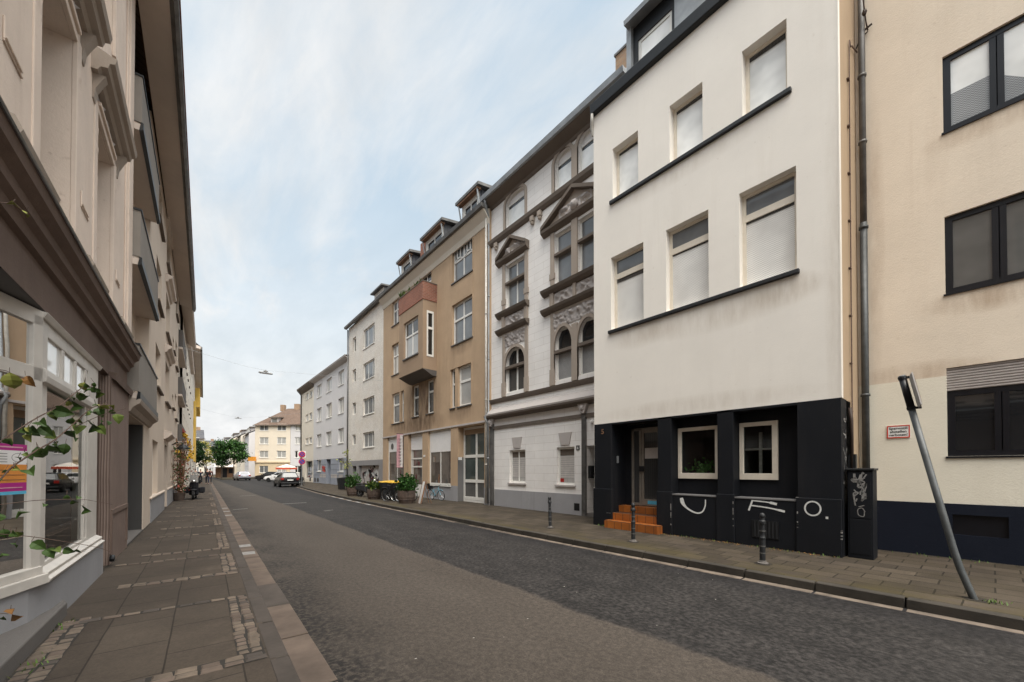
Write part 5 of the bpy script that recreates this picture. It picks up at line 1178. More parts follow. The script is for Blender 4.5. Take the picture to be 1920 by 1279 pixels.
def cob_strip(s0, s1, w0, w1, ns, nw):
    bed.poly([(s0, -w0, PV + .004), (s1, -w0, PV + .004), (s1, -w1, PV + .004), (s0, -w1, PV + .004)])
    for i in range(ns):
        for k in range(nw):
            ds, dw = (s1 - s0) / ns, (w1 - w0) / nw; cob(s0 + (i + .5) * ds, w0 + (k + .5) * dw, ds * .88, dw * .90)
blocks = [(1.0, 3.2), (4.05, 6.25), (7.6, 9.5), (10.1, 12.8), (14.4, 16.6), (18.0, 20.2), (22, 24.4), (27, 29), (33, 35)]
for a, b in blocks:
    n = round((b - a - .2) / .105); cob_strip(a + .2, b, 1.54, 1.74, n, 2); cob_strip(a, a + .19, .36, 1.74, 2, 9); cob_strip(b - .1, b, .12, 1.53, 1, 9)
cob_strip(3.0, 6.35, .11, .34, 30, 2)
struct(left_obj(bed, 'cobble_bed', 'mortar_dark')); struct(left_obj(g, 'cobbled_strips', ['cobble_stone', 'gutter_stone', 'kerb_left']))
# worn white road marks
for k, (x0, x1, y, d) in enumerate([(3.75, 4.9, 23.0, .16), (1.55, 2.1, 21.1, .14), (2.7, 3.6, 31.8, .14), (4.5, 4.9, 18.0, .10)]): struct(MB().poly([(x0, y, .006), (x1, y + .15, .006), (x1, y + .15 + d, .006), (x0, y + d, .006)]).build('road_marking', 'grey_paint'))
for s_ in (9.75, 10.75, 18.4, 20.2, 21.9):
    q = [LF(s_ + a, w, .016) for a, w in ((0, 1.93), (.0, 2.15), (.34, 2.16), (.34, 1.94))]; struct(MB().poly(q).build('road_marking', 'grey_paint'))
# pavement island with the trees at the end of the street
struct(MB().box(4.6, 9.2, 88, 150, 0, PV).build('far_pavement', 'slabs_right')); struct(MB().prism([(9.2, 94.5, 0), (15.8, 89, 0), (30, 84, 0), (30, 110, 0), (9.2, 110, 0)], [(9.2, 94.5, PV), (15.8, 89, PV), (30, 84, PV), (30, 110, PV), (9.2, 110, PV)]).build('corner_pavement', 'slabs_right'))
# small litter on the asphalt, weeds along the walls
g = MB(); random.seed(77)
for k in range(60):
    x, y = random.uniform(1.6, 6.6), random.uniform(1.6, 22); r = random.uniform(.005, .015); a = random.uniform(0, 3.14)
    g.poly([(x + r * math.cos(a + q), y + r * .6 * math.sin(a + q), .007) for q in (0, 1.6, 3.1, 4.7)])
tag(g.build('petals', 'petal'), kind='stuff')
def weeds(spots, name, n, hgt):
    g = MB()
    for (x, y, rx, ry, z) in spots:
        for k in range(n):
            px, py = random.gauss(x, rx), random.gauss(y, ry); a = random.uniform(0, 6.28); L = random.uniform(.4, 1) * hgt
            d = Vector((math.cos(a) * random.uniform(.2, 1), math.sin(a) * random.uniform(.2, 1), 1)).normalized() * L; q = Vector((-math.sin(a), math.cos(a), 0)) * L * .12
            p = Vector((px, py, z)); g.poly([tuple(p - q), tuple(p + d * .5 - q), tuple(p + d), tuple(p + d * .5 + q), tuple(p + q)], random.choice((0, 0, 1)))
    return tag(g.build(name, ['grass_green', 'moss']), kind='stuff')
w1 = [LF(5.1, .2), LF(4.2, .28), LF(6.2, .12), LF(2.6, .2)]
weeds([(x, y, .05, .09, PV) for x, y, z in w1] + [(9.32, 7.2, .03, .16, PV), (9.33, 4.6, .03, .4, PV), (9.33, 3.2, .03, .4, PV), (7.62, .02, .05, .08, PV), (10.85, 17.9, .05, .3, PV), (9.3, 2.2, .03, .3, PV), (10.8, .6, .06, .5, PV)], 'weeds', 26, .06)
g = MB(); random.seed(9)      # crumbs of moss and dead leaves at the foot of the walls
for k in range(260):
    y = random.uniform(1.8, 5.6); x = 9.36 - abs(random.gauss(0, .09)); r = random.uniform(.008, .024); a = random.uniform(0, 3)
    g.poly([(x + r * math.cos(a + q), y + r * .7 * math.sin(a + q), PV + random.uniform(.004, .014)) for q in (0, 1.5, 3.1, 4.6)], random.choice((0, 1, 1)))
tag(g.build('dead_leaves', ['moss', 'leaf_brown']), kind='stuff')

# dark dirt strips standing in for contact shade along walls and post feet
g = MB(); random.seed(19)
def grime_shade(x0, y0, x1, y1, nx, ny, wd, z=PV + .003):
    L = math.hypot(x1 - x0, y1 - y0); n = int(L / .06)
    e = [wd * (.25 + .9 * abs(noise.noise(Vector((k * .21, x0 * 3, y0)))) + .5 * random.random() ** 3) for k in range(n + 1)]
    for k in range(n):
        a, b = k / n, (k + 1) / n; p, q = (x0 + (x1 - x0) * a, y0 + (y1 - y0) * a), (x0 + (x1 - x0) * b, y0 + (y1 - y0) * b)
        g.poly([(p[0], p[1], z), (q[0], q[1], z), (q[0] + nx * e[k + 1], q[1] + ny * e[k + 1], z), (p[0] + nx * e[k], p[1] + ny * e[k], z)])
grime_shade(9.38, 1.78, 9.38, 5.35, -1, 0, .10); grime_shade(9.38, 7.0, 9.38, 7.6, -1, 0, .12); grime_shade(10.81, 7.6, 10.81, 14.6, -1, 0, .08); grime_shade(10.74, 14.8, 10.74, 27, -1, 0, .08); grime_shade(10.93, -6, 10.93, 1.3, -1, 0, .12); grime_shade(9.13, 5.36, 9.13, 7.0, -1, 0, .05)
for a in range(0, 30, 2): p, q = LF(9 + a, .0), LF(11 + a, .0); grime_shade(p[0], p[1], q[0], q[1], 1, -.03, .07)
grime_shade(6.86, 8, 6.97, 14, -1, 0, .05, .0125)
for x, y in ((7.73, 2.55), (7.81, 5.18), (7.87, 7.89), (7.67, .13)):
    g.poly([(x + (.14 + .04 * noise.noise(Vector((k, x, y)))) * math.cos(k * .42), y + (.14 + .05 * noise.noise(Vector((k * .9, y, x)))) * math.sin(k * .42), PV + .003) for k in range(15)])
tag(g.build('soil_shade', 'soil_shade', normals=False), kind='stuff')

# ============================================================ STREET FURNITURE
def make_bollard(label, loc, rz=0, tilt=0):
    r = empty('bollard', loc, rz, label=label, cat='bollard', group='bollards along the right pavement'); r.rotation_euler.x = tilt
    MB().lathe([(.085, 0), (.09, .02), (.06, .03), (.052, .06)], n=16).build('foot', 'concrete', r, smooth=False)
    MB().lathe([(.045, .0), (.045, .42), (.050, .43), (.050, .46), (.043, .47), (.037, .50), (.037, .68), (.052, .70), (.052, .74), (.039, .76), (.037, .80)], n=16).build('shaft', 'anthracite', r)
    MB().lathe([(.0365, .80), (.047, .815), (.043, .85), (.026, .875), (.0, .885)], n=16).build('cap', 'anthracite', r, smooth=True)
    m = MB()
    for z in (.18, .30, .56): m.lathe([(.0463, z), (.0473, z + .008), (.0463, z + .016)], n=16)
    m.pieces('ring', 'zinc_dark', r); return r
b0 = make_bollard('knobbed black bollard in front of the grille with the sprayed F', (7.73, 2.55, PV))
dup(b0, (7.81, 5.18, PV), 0, 'slim black bollard in front of the orange tiled steps', None); b2 = dup(b0, (7.87, 7.89, PV), .4, 'leaning black bollard in front of the grey plinth of the ornate house', None); b2.rotation_euler = (R(-4), R(2), 0)
# bent sign post
s = empty('sign_post', (7.67, .13, PV), R(90), label='bent grey post leaning left over the pavement with its sign edge on', cat='sign post')
path = [(.02, 0, -.05), (.078, 0, .14), (.136, 0, .33), (.162, 0, .43), (.205, 0, .62), (.66, 0, 2.94)]
# local x runs along the street (leftwards in the photo)
m = MB(); m.tube(spl(path[:4], 4) + path[4:], .038, 14); m.build('post', 'post_grey', s, smooth=True)
def on(t): a, b = Vector((.21, 0, .62)), Vector((.66, 0, 2.94)); return a + (b - a) * t
d = (on(1) - on(0)).normalized(); q0, q1 = on(.80), on(.985)
MB().tube([tuple(q0), tuple(q1)], .041, 14).build('sleeve', 'dark_frame', s, smooth=True)
m = MB()
for t in (.80, .985): m.tube([tuple(on(t) - d * .02), tuple(on(t) + d * .02)], .047, 14); c = on(t); m.box(c.x - .10, c.x - .04, -.015, .03, c.z - .015, c.z + .015)
m.pieces('clamp', 'black_metal', s)
m = MB(); e = .012; nrm = Vector((-1, .35, .18)).normalized()
A = q0 + Vector((-.062, -.02, 0)); B = q1 + Vector((-.062, -.02, .0)); off = Vector((-.06, .40, 0)); th = Vector((-.014, -.004, 0))
m.prism([tuple(A), tuple(B), tuple(B + off), tuple(A + off)], [tuple(A + th), tuple(B + th), tuple(B + off + th), tuple(A + off + th)]); m.build('sign_plate', 'blind_grey', s)
m = MB(); th2 = th * 1.25; ins = d * .03
m.prism([tuple(A + th * 1.02 + ins), tuple(B + th * 1.02 - ins), tuple(B + off + th * 1.02 - ins), tuple(A + off + th * 1.02 + ins)], [tuple(A + th2 + ins), tuple(B + th2 - ins), tuple(B + off + th2 - ins), tuple(A + off + th2 + ins)]); m.build('sign_face', 'flower_pink', s)
# wheelie bins
def make_bin(name, label, loc, rz, lid, group=None):
    r = empty(name, loc, rz, label=label, cat='rubbish bin', group=group)
    MB().hexa([(-.24, -.27, .06), (.24, -.27, .06), (.24, .27, .06), (-.24, .27, .06), (-.29, -.36, .95), (.29, -.36, .95), (.29, .36, .95), (-.29, .36, .95)]).build('body', 'bin_black', r, bevel=.03)
    MB().hexa([(-.31, -.39, .95), (.31, -.39, .95), (.31, .38, .95), (-.31, .38, .95), (-.29, -.36, 1.0), (.29, -.36, 1.0), (.28, .3, 1.05), (-.28, .3, 1.05)]).build('lid', lid, r, bevel=.015)
    for x in (-.25, .25): MB().lathe([(.02, -.03), (.1, -.03), (.1, .03), (.02, .03)], (x, .3, .1), 12, axis='x').build('wheel', 'rubber', r)
    MB().tube([(-.25, .40, .93), (-.25, .45, .95), (.25, .45, .95), (.25, .40, .93)], .018, 6).build('handle', 'bin_black', r); return r
y0 = make_bin('wheelie_bin', 'black wheelie bin with a yellow lid, nearer of the yellow lidded pair', (8.5, 19.95, PV), R(-84), 'yellow_lid', 'yellow lidded bins'); dup(y0, (8.4, 20.95, PV), R(-95), 'black wheelie bin with a yellow lid, farther of the yellow lidded pair', 'yellow lidded bins')
make_bin('wheelie_bin', 'plain black wheelie bin at the foot of the pale grey house', (9.7, 33.5, PV), R(-90), 'bin_black')
# planters
def make_planter(label, loc, r, hh, mats, n, lh, seed):
    random.seed(seed); t = empty('planter', loc, 0, label=label, cat='planter', group='wooden tub planters on the pavement')
    MB().lathe([(r * .8, 0), (r * .98, hh * .5), (r * 1.0, hh), (r * .88, hh), (r * .86, hh * .9), (0, hh * .9)], n=18).build('tub', 'pot_brown', t, smooth=False)
    m = MB()
    for z in (.25, .75): m.lathe([(r * (.9 + .09 * z), hh * z), (r * (.93 + .09 * z), hh * (z + .03)), (r * (.9 + .1 * z), hh * (z + .06))], n=18)
    m.pieces('hoop', 'dark_wood', t); m = MB()
    for k in range(n):
        a = random.uniform(0, 6.28); lob = .75 + .55 * noise.noise(Vector((math.cos(a) * 1.7, math.sin(a) * 1.7, seed * 3.1))); rr = r * 1.25 * lob * math.sqrt(random.random()); b = Vector((rr * math.cos(a), rr * math.sin(a), hh + lh * random.random() * (1.15 * lob + .25 - .3 * (rr / r) ** 2) + random.gauss(0, .04) - .14 * max(0, rr / r - .9)))
        d = Vector((random.gauss(0, 1) + math.cos(a), random.gauss(0, 1) + math.sin(a), random.gauss(.5, 1))).normalized() * random.uniform(.07, .19); q = d.cross(Vector((random.random(), random.random(), .4))).normalized() * d.length * .26
        m.poly([tuple(b), tuple(b + d * .5 + q), tuple(b + d), tuple(b + d * .5 - q)], random.randint(0, len(mats) - 1))
    m.build('foliage', mats, t, normals=False)
make_planter('large wooden tub with a bright green bush, nearest of the tubs', (8.3, 18.25, PV), .44, .62, ['box_green', 'tree_mid', 'tree_dark'], 900, .62, 1)
make_planter('wooden tub with low grey green plants between bins and scooter', (8.05, 21.9, PV), .40, .55, ['leaf_green', 'tree_dark', 'leaf_light'], 500, .38, 2)
make_planter('wooden tub with a green bush behind the parked scooter', (8.05, 25.6, PV), .38, .52, ['box_green', 'tree_mid', 'leaf_green'], 700, .65, 3)
# leaning board and white bag behind the planter
s = empty('advert_board', (8.75, 17.75, PV), R(75), label='white advertising board with wooden frame leaning beside the big green tub', cat='board')
MB().hexa([(-.3, -.02, 0), (.3, -.02, 0), (.3, .02, 0), (-.3, .02, 0), (-.28, -.26, 1.05), (.28, -.26, 1.05), (.28, -.22, 1.05), (-.28, -.22, 1.05)]).build('panel', 'shop_white', s)
m = MB()
for x in (-.32, .29): m.hexa([(x, -.03, 0), (x + .03, -.03, 0), (x + .03, .03, 0), (x, .03, 0), (x, -.27, 1.1), (x + .03, -.27, 1.1), (x + .03, -.21, 1.1), (x, -.21, 1.1)]); m.tube([(x + .015, -.25, 1.05), (x + .015, -.5, .0)], .015, 6)
m.build('frame', 'wood', s)
# bicycles
def make_bike(label, loc, rz, col, sc=1.0, lean=0, seat=False, group=None):
    r = empty('bicycle', loc, rz, label=label, cat='bicycle', group=group); r.rotation_euler.x = lean; r.scale = (sc,) * 3
    def wheel(x):
        m = MB(); R_ = .34; pts = [(x + R_ * math.cos(t * math.pi / 14), 0, R_ + R_ * math.sin(t * math.pi / 14)) for t in range(29)]; m.tube(pts, .021, 6, caps=False); o = m.build('wheel', 'rubber', r)
        m = MB(); m.tube([(x + .315 * math.cos(t * math.pi / 14), 0, R_ + .315 * math.sin(t * math.pi / 14)) for t in range(29)], .008, 4, caps=False)
        for k in range(10): a = k * math.pi / 5; m.tube([(x, 0, R_), (x + .31 * math.cos(a), 0, R_ + .31 * math.sin(a))], .003, 3)
        m.lathe([(.03, -.04), (.03, .04)], (x, 0, R_), 8, axis='y'); m.build('rim', 'chrome', o)
    wheel(.52); wheel(-.52)
    m = MB()
    for p in ([(-.52, .02, .34), (-.1, .02, .3)], [(-.1, 0, .28), (-.22, 0, .80)], [(-.1, 0, .30), (.36, 0, .72)], [(-.2, 0, .62), (.34, 0, .80)], [(-.52, 0, .34), (-.19, 0, .66)], [(.52, 0, .34), (.38, 0, .62), (.32, 0, .92)]): m.tube(p, .020, 7)
    m.build('frame', col, r)
    MB().tube([(.20, .27, .98), (.30, .2, 1.0), (.32, 0, .97), (.30, -.2, 1.0), (.20, -.27, .98)], .014, 6).build('handlebar', 'black_metal', r); MB().hexa([(-.36, -.09, .84), (-.08, -.025, .84), (-.08, .025, .84), (-.36, .09, .84), (-.36, -.08, .9), (-.08, -.02, .88), (-.08, .02, .88), (-.36, .08, .9)]).build('saddle', 'black_metal', r, bevel=.015)
    m = MB()
    for x in (.52, -.52): m.tube([(x + .375 * math.cos(a * .2), 0, .34 + .375 * math.sin(a * .2)) for a in range(3 if x < 0 else 5, 15)], .016, 5)
    m.pieces('mudguard', col, r); m = MB(); m.lathe([(.0, .05), (.09, .05), (.09, .06), (0, .06)], (-.1, 0, .29), 12, axis='y'); m.tube([(-.1, .07, .29), (-.02, .09, .14)], .01, 5); m.tube([(-.1, -.07, .29), (-.18, -.09, .44)], .01, 5); m.build('crank', 'zinc_dark', r)
    if seat: MB().box(-.72, -.38, -.14, .14, .74, .80).box(-.74, -.70, -.15, .15, .78, 1.12).box(-.70, -.4, -.16, -.13, .78, .95).box(-.70, -.4, .13, .16, .78, .95).build('child_seat', 'black_metal', r, bevel=.03)
    else: MB().box(-.75, -.4, -.08, .08, .72, .745).build('rack', 'black_metal', r)
    return r
make_bike('light blue bicycle leaning on the grey plinth of the shop', (10.36, 19.05, PV), R(-78), 'bike_blue', .80, R(6), True)
make_bike('dark bicycle leaning against the yellow lidded bins', (8.15, 19.55, PV), R(-70), 'black_metal', .95, R(5), False, 'dark bicycles by the tubs'); make_bike('grey bicycle parked between the bins and the biggest tub', (8.55, 19.2, PV), R(-60), 'zinc', .95, R(-6), False, 'dark bicycles by the tubs')
make_bike('dark bicycle at the foot of the no stopping sign', (9.0, 44.6, PV), R(-120), 'black_metal', 1.0, R(5))
# scooter and motorcycle
def make_scooter(name, label, loc, rz, body, dark, boxes=False, cat='scooter', accent=None):
    accent = accent or body
    r = empty(name, loc, rz, label=label, cat=cat)
    for x in (.62, -.58):
        w = MB().lathe([(.12, -.055), (.24, -.06), (.265, -.03), (.265, .03), (.24, .06), (.12, .055)], (x, 0, .265), 18, axis='y').build('wheel', 'rubber', r); MB().lathe([(.02, -.05), (.13, -.057), (.13, .057), (.02, .05)], (x, 0, .265), 14, axis='y').build('rim', 'chrome', w)
    MB().hexa([(-.85, -.14, .42), (.0, -.2, .28), (.0, .2, .28), (-.85, .14, .42), (-.9, -.14, .66), (-.1, -.17, .74), (-.1, .17, .74), (-.9, .14, .66)]).build('body', body, r, bevel=.06)
    MB().box(-.05, .42, -.19, .19, .24, .32).build('footboard', dark, r, bevel=.03); MB().hexa([(.36, -.22, .26), (.46, -.2, .26), (.46, .2, .26), (.36, .22, .26), (.40, -.2, .95), (.5, -.12, .95), (.5, .12, .95), (.40, .2, .95)]).build('leg_shield', accent if not boxes else dark, r, bevel=.04)
    MB().hexa([(-.8, -.15, .70), (-.1, -.14, .74), (-.1, .14, .74), (-.8, .15, .70), (-.78, -.13, .82), (-.15, -.11, .82), (-.15, .11, .82), (-.78, .13, .82)]).build('seat', 'rubber', r, bevel=.04)
    MB().tube([(.55, .0, .30), (.46, 0, 1.0)], .035, 8).tube([(.34, .36, 1.02), (.44, .2, 1.06), (.46, 0, 1.03), (.44, -.2, 1.06), (.34, -.36, 1.02)], .017, 6).build('handlebar', 'black_metal', r); MB().blob((.52, 0, 1.0), (.09, .12, .09), sub=2).build('headlight', 'chrome', r, smooth=True)
    m = MB()
    for y in (-.28, .28): m.tube([(.44, y * .8, 1.06), (.42, y, 1.24)], .008, 5); m.blob((.41, y * 1.05, 1.27), (.02, .07, .045), sub=2)
    m.pieces('mirror', 'black_metal', r); MB().hexa([(.48, -.17, .52), (.8, -.09, .5), (.8, .09, .5), (.48, .17, .52), (.5, -.14, .6), (.78, -.07, .56), (.78, .07, .56), (.5, .14, .6)]).build('front_mudguard', accent, r, bevel=.03)
    MB().box(-.92, -.88, -.08, .08, .55, .62).build('tail_light', 'tail_red', r)
    if boxes:
        for sg in (-1, 1): MB().box(-.5, .28, .2 * sg, .44 * sg, .34, .66).build('pannier', 'cloth_black', r, bevel=.05)
        MB().box(-.95, -.6, -.22, .22, .84, 1.1).build('top_box', 'black_metal', r, bevel=.04); MB().hexa([(.46, -.2, .95), (.5, -.2, .95), (.5, .2, .95), (.46, .2, .95), (.34, -.16, 1.36), (.37, -.16, 1.36), (.37, .16, 1.36), (.34, .16, 1.36)]).build('windscreen', 'grey_paint', r)
    return r
make_scooter('scooter', 'silver and black scooter parked among the tubs', (8.4, 23.9, PV), R(-60), 'anthracite', 'black_metal', accent='car_silver')
make_scooter('motorcycle', 'black motorcycle with wide panniers parked on the left pavement', (.30, 28.3, PV), R(-95), 'black_metal', 'cloth_black', True, 'motorcycle')
# cars
def loft(m, secs, mi=0):
    n = len(secs[0])
    for a, b in zip(secs, secs[1:]): m.prism(a, b, mi, caps=False)
    m.poly(secs[0][::-1], mi); m.poly(secs[-1], mi)
def make_car(label, loc, rz, paint, L=4.2, hw=.88, roof=1.47, kind='hatch', plate=True):
    r = empty('parked_car' if kind != 'driving' else 'driving_car', loc, rz, label=label, cat='car', group='cars at the far end of the street'); k = L / 4.1
    def ring(x, w, z0, z1): return [(x * k, -w * .9, z0), (x * k, -w, z0 + .14), (x * k, -w, z1 - .22), (x * k, -w * .95, z1), (x * k, w * .95, z1), (x * k, w, z1 - .22), (x * k, w, z0 + .14), (x * k, w * .9, z0)]
    s_ = hw / .88
    m = MB(); loft(m, [ring(-2.05, .74 * s_, .42, .80), ring(-2.0, .82 * s_, .32, .96), ring(-1.6, .87 * s_, .24, 1.0), ring(-.6, .89 * s_, .22, .98), ring(.6, .89 * s_, .22, .95), ring(1.2, .87 * s_, .24, .90), ring(1.75, .83 * s_, .28, .80), ring(2.0, .72 * s_, .36, .66)]); m.build('body', paint, r, smooth=False, bevel=.03)
    a = (-1.95, -1.62, -.2, 1.05) if kind != 'saloon' else (-1.55, -.95, -.05, 1.0)
    def gr(x, w, z): return [(x * k, -w, z), (x * k, w, z)]
    zb = .95; zr = roof; w0, w1 = .78 * s_, .60 * s_
    base = [(a[0] * k, -w0, zb), (a[3] * k, -w0, zb - .03), (a[3] * k, w0, zb - .03), (a[0] * k, w0, zb)]; mid = [(a[1] * k, -w1, zr - .05), (a[2] * k + .2, -w1, zr - .03), (a[2] * k + .2, w1, zr - .03), (a[1] * k, w1, zr - .05)]
    m = MB(); m.hexa(base + mid); m.hexa(mid + [(mid[0][0] + .15, -w1 + .08, zr), (mid[1][0] - .25, -w1 + .08, zr), (mid[1][0] - .25, w1 - .08, zr), (mid[0][0] + .15, w1 - .08, zr)]); m.build('cabin', paint, r, bevel=.04)
    def lerp(p, q, t): return tuple(p[i] + (q[i] - p[i]) * t for i in range(3))
    def pane(c, nm, mt, u=.08, v0=.12, v1=.9, push=(0, 0, 0)):
        p = [lerp(lerp(c[0], c[1], u), lerp(c[3], c[2], u), v0), lerp(lerp(c[0], c[1], 1 - u), lerp(c[3], c[2], 1 - u), v0), lerp(lerp(c[0], c[1], 1 - u), lerp(c[3], c[2], 1 - u), v1), lerp(lerp(c[0], c[1], u), lerp(c[3], c[2], u), v1)]
        MB().prism([tuple(a + .6 * b for a, b in zip(q, push)) for q in p], [tuple(a + b * 1.6 for a, b in zip(q, push)) for q in p]).build(nm, mt, r)
    pane([base[3], base[0], mid[0], mid[3]], 'rear_window', 'glass_tail', push=(-.01, 0, .004)); pane([base[1], base[2], mid[2], mid[1]], 'windscreen', 'glass_car', push=(.01, 0, .004)); pane([base[0], base[1], mid[1], mid[0]], 'side_window', 'glass_car', push=(0, -.01, .003)); pane([base[2], base[3], mid[3], mid[2]], 'side_window', 'glass_car', push=(0, .01, .003))
    for x in (-1.28, 1.25):
        for sg in (-1, 1):
            w = MB().lathe([(.2, -.1), (.30, -.1), (.32, -.07), (.32, .07), (.30, .1), (.2, .1)], (x * k, sg * (hw - .09), .32), 20, axis='y').build('wheel', 'rubber', r)
            m = MB(); m.lathe([(.05, -.07), (.205, -.09), (.21, .09), (.05, .07)], (x * k, sg * (hw - .088), .32), 14, axis='y'); m.build('rim', 'lamp_grey', w)
    for sg in (-1, 1): MB().box(-2.06 * k, -1.88 * k, sg * .55 * s_, sg * .81 * s_, .72, .93).build('tail_light', 'tail_red', r, bevel=.02); MB().box(1.75 * k, 1.97 * k, sg * .45 * s_, sg * .74 * s_, .60, .74).build('headlight', 'chrome', r, bevel=.02); MB().blob((.75 * k, sg * (hw + .06), 1.0), (.07, .1, .06), sub=2).build('mirror', paint, r)
    MB().box(-2.09 * k, -2.0 * k, -.78 * s_, .78 * s_, .34, .5).box(1.9 * k, 2.02 * k, -.7 * s_, .7 * s_, .36, .48).build('bumper', 'anthracite', r, bevel=.03)
    if plate: MB().box(-2.085 * k, -2.05 * k, -.26, .26, .66, .78).build('number_plate', 'sign_white', r)
    return r
make_car('black hatchback seen from behind, closest car on the right', (8.0, 47.1, 0), R(90), 'car_black', 4.25, .90, 1.52)
make_car('silver car driving on the road beside the yellow corner house', (7.0, 79.7, 0), R(95), 'car_silver', 4.4, .9, 1.45, 'driving')
make_car('white car parked behind the black hatchback', (10.4, 65.2, 0), R(-39.4 + 180), 'car_white', 4.2, .88, 1.46, 'saloon'); make_car('black car parked side on before the yellow corner house', (10.3, 74.0, 0), R(-39.4 + 175), 'car_black', 4.4, .88, 1.45, 'saloon')
# parasol behind the cars
s = empty('parasol', (12, 70.4, 0), 0, label='open parasol with an orange red valance behind the black hatchback', cat='parasol')
MB().tube([(0, 0, 0), (0, 0, 2.3)], .03, 8).build('pole', 'zinc', s); MB().lathe([(.0, 2.62), (.1, 2.6), (1.5, 2.1), (1.5, 2.08), (0, 2.5)], n=8).build('canopy', 'parasol_white', s); MB().lathe([(1.5, 2.12), (1.52, 1.82), (1.51, 1.82), (1.49, 2.1)], n=8).build('valance', 'parasol_red', s); MB().lathe([(.3, 0), (.3, .1), (.05, .12)], n=12).build('foot', 'concrete', s)
# traffic signs
s = empty('traffic_sign', (8.75, 43.5, PV), R(-12), label='pole with two round no stopping signs before the grey house', cat='traffic sign')
MB().tube([(0, 0, 0), (0, 0, 3.5)], .03, 8).build('pole', 'lamp_grey', s)
m = MB(); m.box(-.34, .34, -.05, -.04, 2.85, 3.5); m.build('backing_board', 'sign_white', s)
for z, rr in ((3.17, .30), (2.45, .30)):
    p = MB().lathe([(rr, -.075), (rr, -.055)], (0, 0, z), 20, axis='y').build('sign_disc', 'nsign_red', s); MB().lathe([(rr * .72, -.08), (rr * .72, -.07)], (0, 0, z), 20, axis='y').build('blue_field', 'nsign_blue', p)
    m = MB(); m.prism([(-.2, -.084, z + .16), (-.16, -.084, z + .2), (.2, -.084, z - .16), (.16, -.084, z - .2)], [(-.2, -.079, z + .16), (-.16, -.079, z + .2), (.2, -.079, z - .16), (.16, -.079, z - .2)])
    if z > 3: m.prism([(.2, -.084, z + .16), (.16, -.084, z + .2), (-.2, -.084, z - .16), (-.16, -.084, z - .2)], [(.2, -.079, z + .16), (.16, -.079, z + .2), (-.2, -.079, z - .16), (-.16, -.079, z - .2)])
    m.build('red_bar', 'nsign_red', p)
s = empty('black_post', (9.5, 47.6, PV), 0, label='slim black post with a round knob by the black hatchback', cat='post')
MB().lathe([(.16, 0), (.17, .3), (.13, .5), (.12, 1.7), (.15, 1.75), (.05, 1.8)], n=14).build('shaft', 'black_metal', s); MB().blob((0, 0, 2.0), (.11, .11, .14), sub=2).tube([(0, 0, 1.8), (0, 0, 1.92)], .03, 8).build('knob', 'black_metal', s, smooth=True)
# street lamps on wires
def make_lamp(label, loc, L, Rr):
    r = empty('street_lamp', loc, 0, label=label, cat='street lamp', group='lamps hung over the street')
    MB().hexa([(-.42, -.13, -.04), (.42, -.13, -.07), (.42, .13, -.07), (-.42, .13, -.04), (-.36, -.1, .05), (.36, -.1, .02), (.36, .1, .02), (-.36, .1, .05)]).build('housing', 'lamp_grey', r, bevel=.02)
    MB().lathe([(.16, .04), (.12, .10), (.05, .13), (.02, .18)], n=10).build('hanger', 'zinc_dark', r); MB().box(-.34, .34, -.1, .1, -.085, -.06).build('diffuser', 'blind_grey', r)
    MB().tube(spl([(L[0] - loc[0], L[1] - loc[1], L[2] - loc[2]), (-1.5, 0, .30), (0, 0, .17), (2.2, .1, .30), (Rr[0] - loc[0], Rr[1] - loc[1], Rr[2] - loc[2])], 5), .007, 5).build('wire', 'zinc', r)
l0, l1 = LF(31, 0, 9.2), LF(62, 0, 9.5)
make_lamp('grey street lamp hung on a wire across the street, nearer of the two', (4.0, 31, 8.3), l0, (12.34, 31.5, 9.0)); make_lamp('grey street lamp hung on a wire across the street, farther of the two', (5.3, 66, 8.9), l1, (12.49, 62, 9.8))
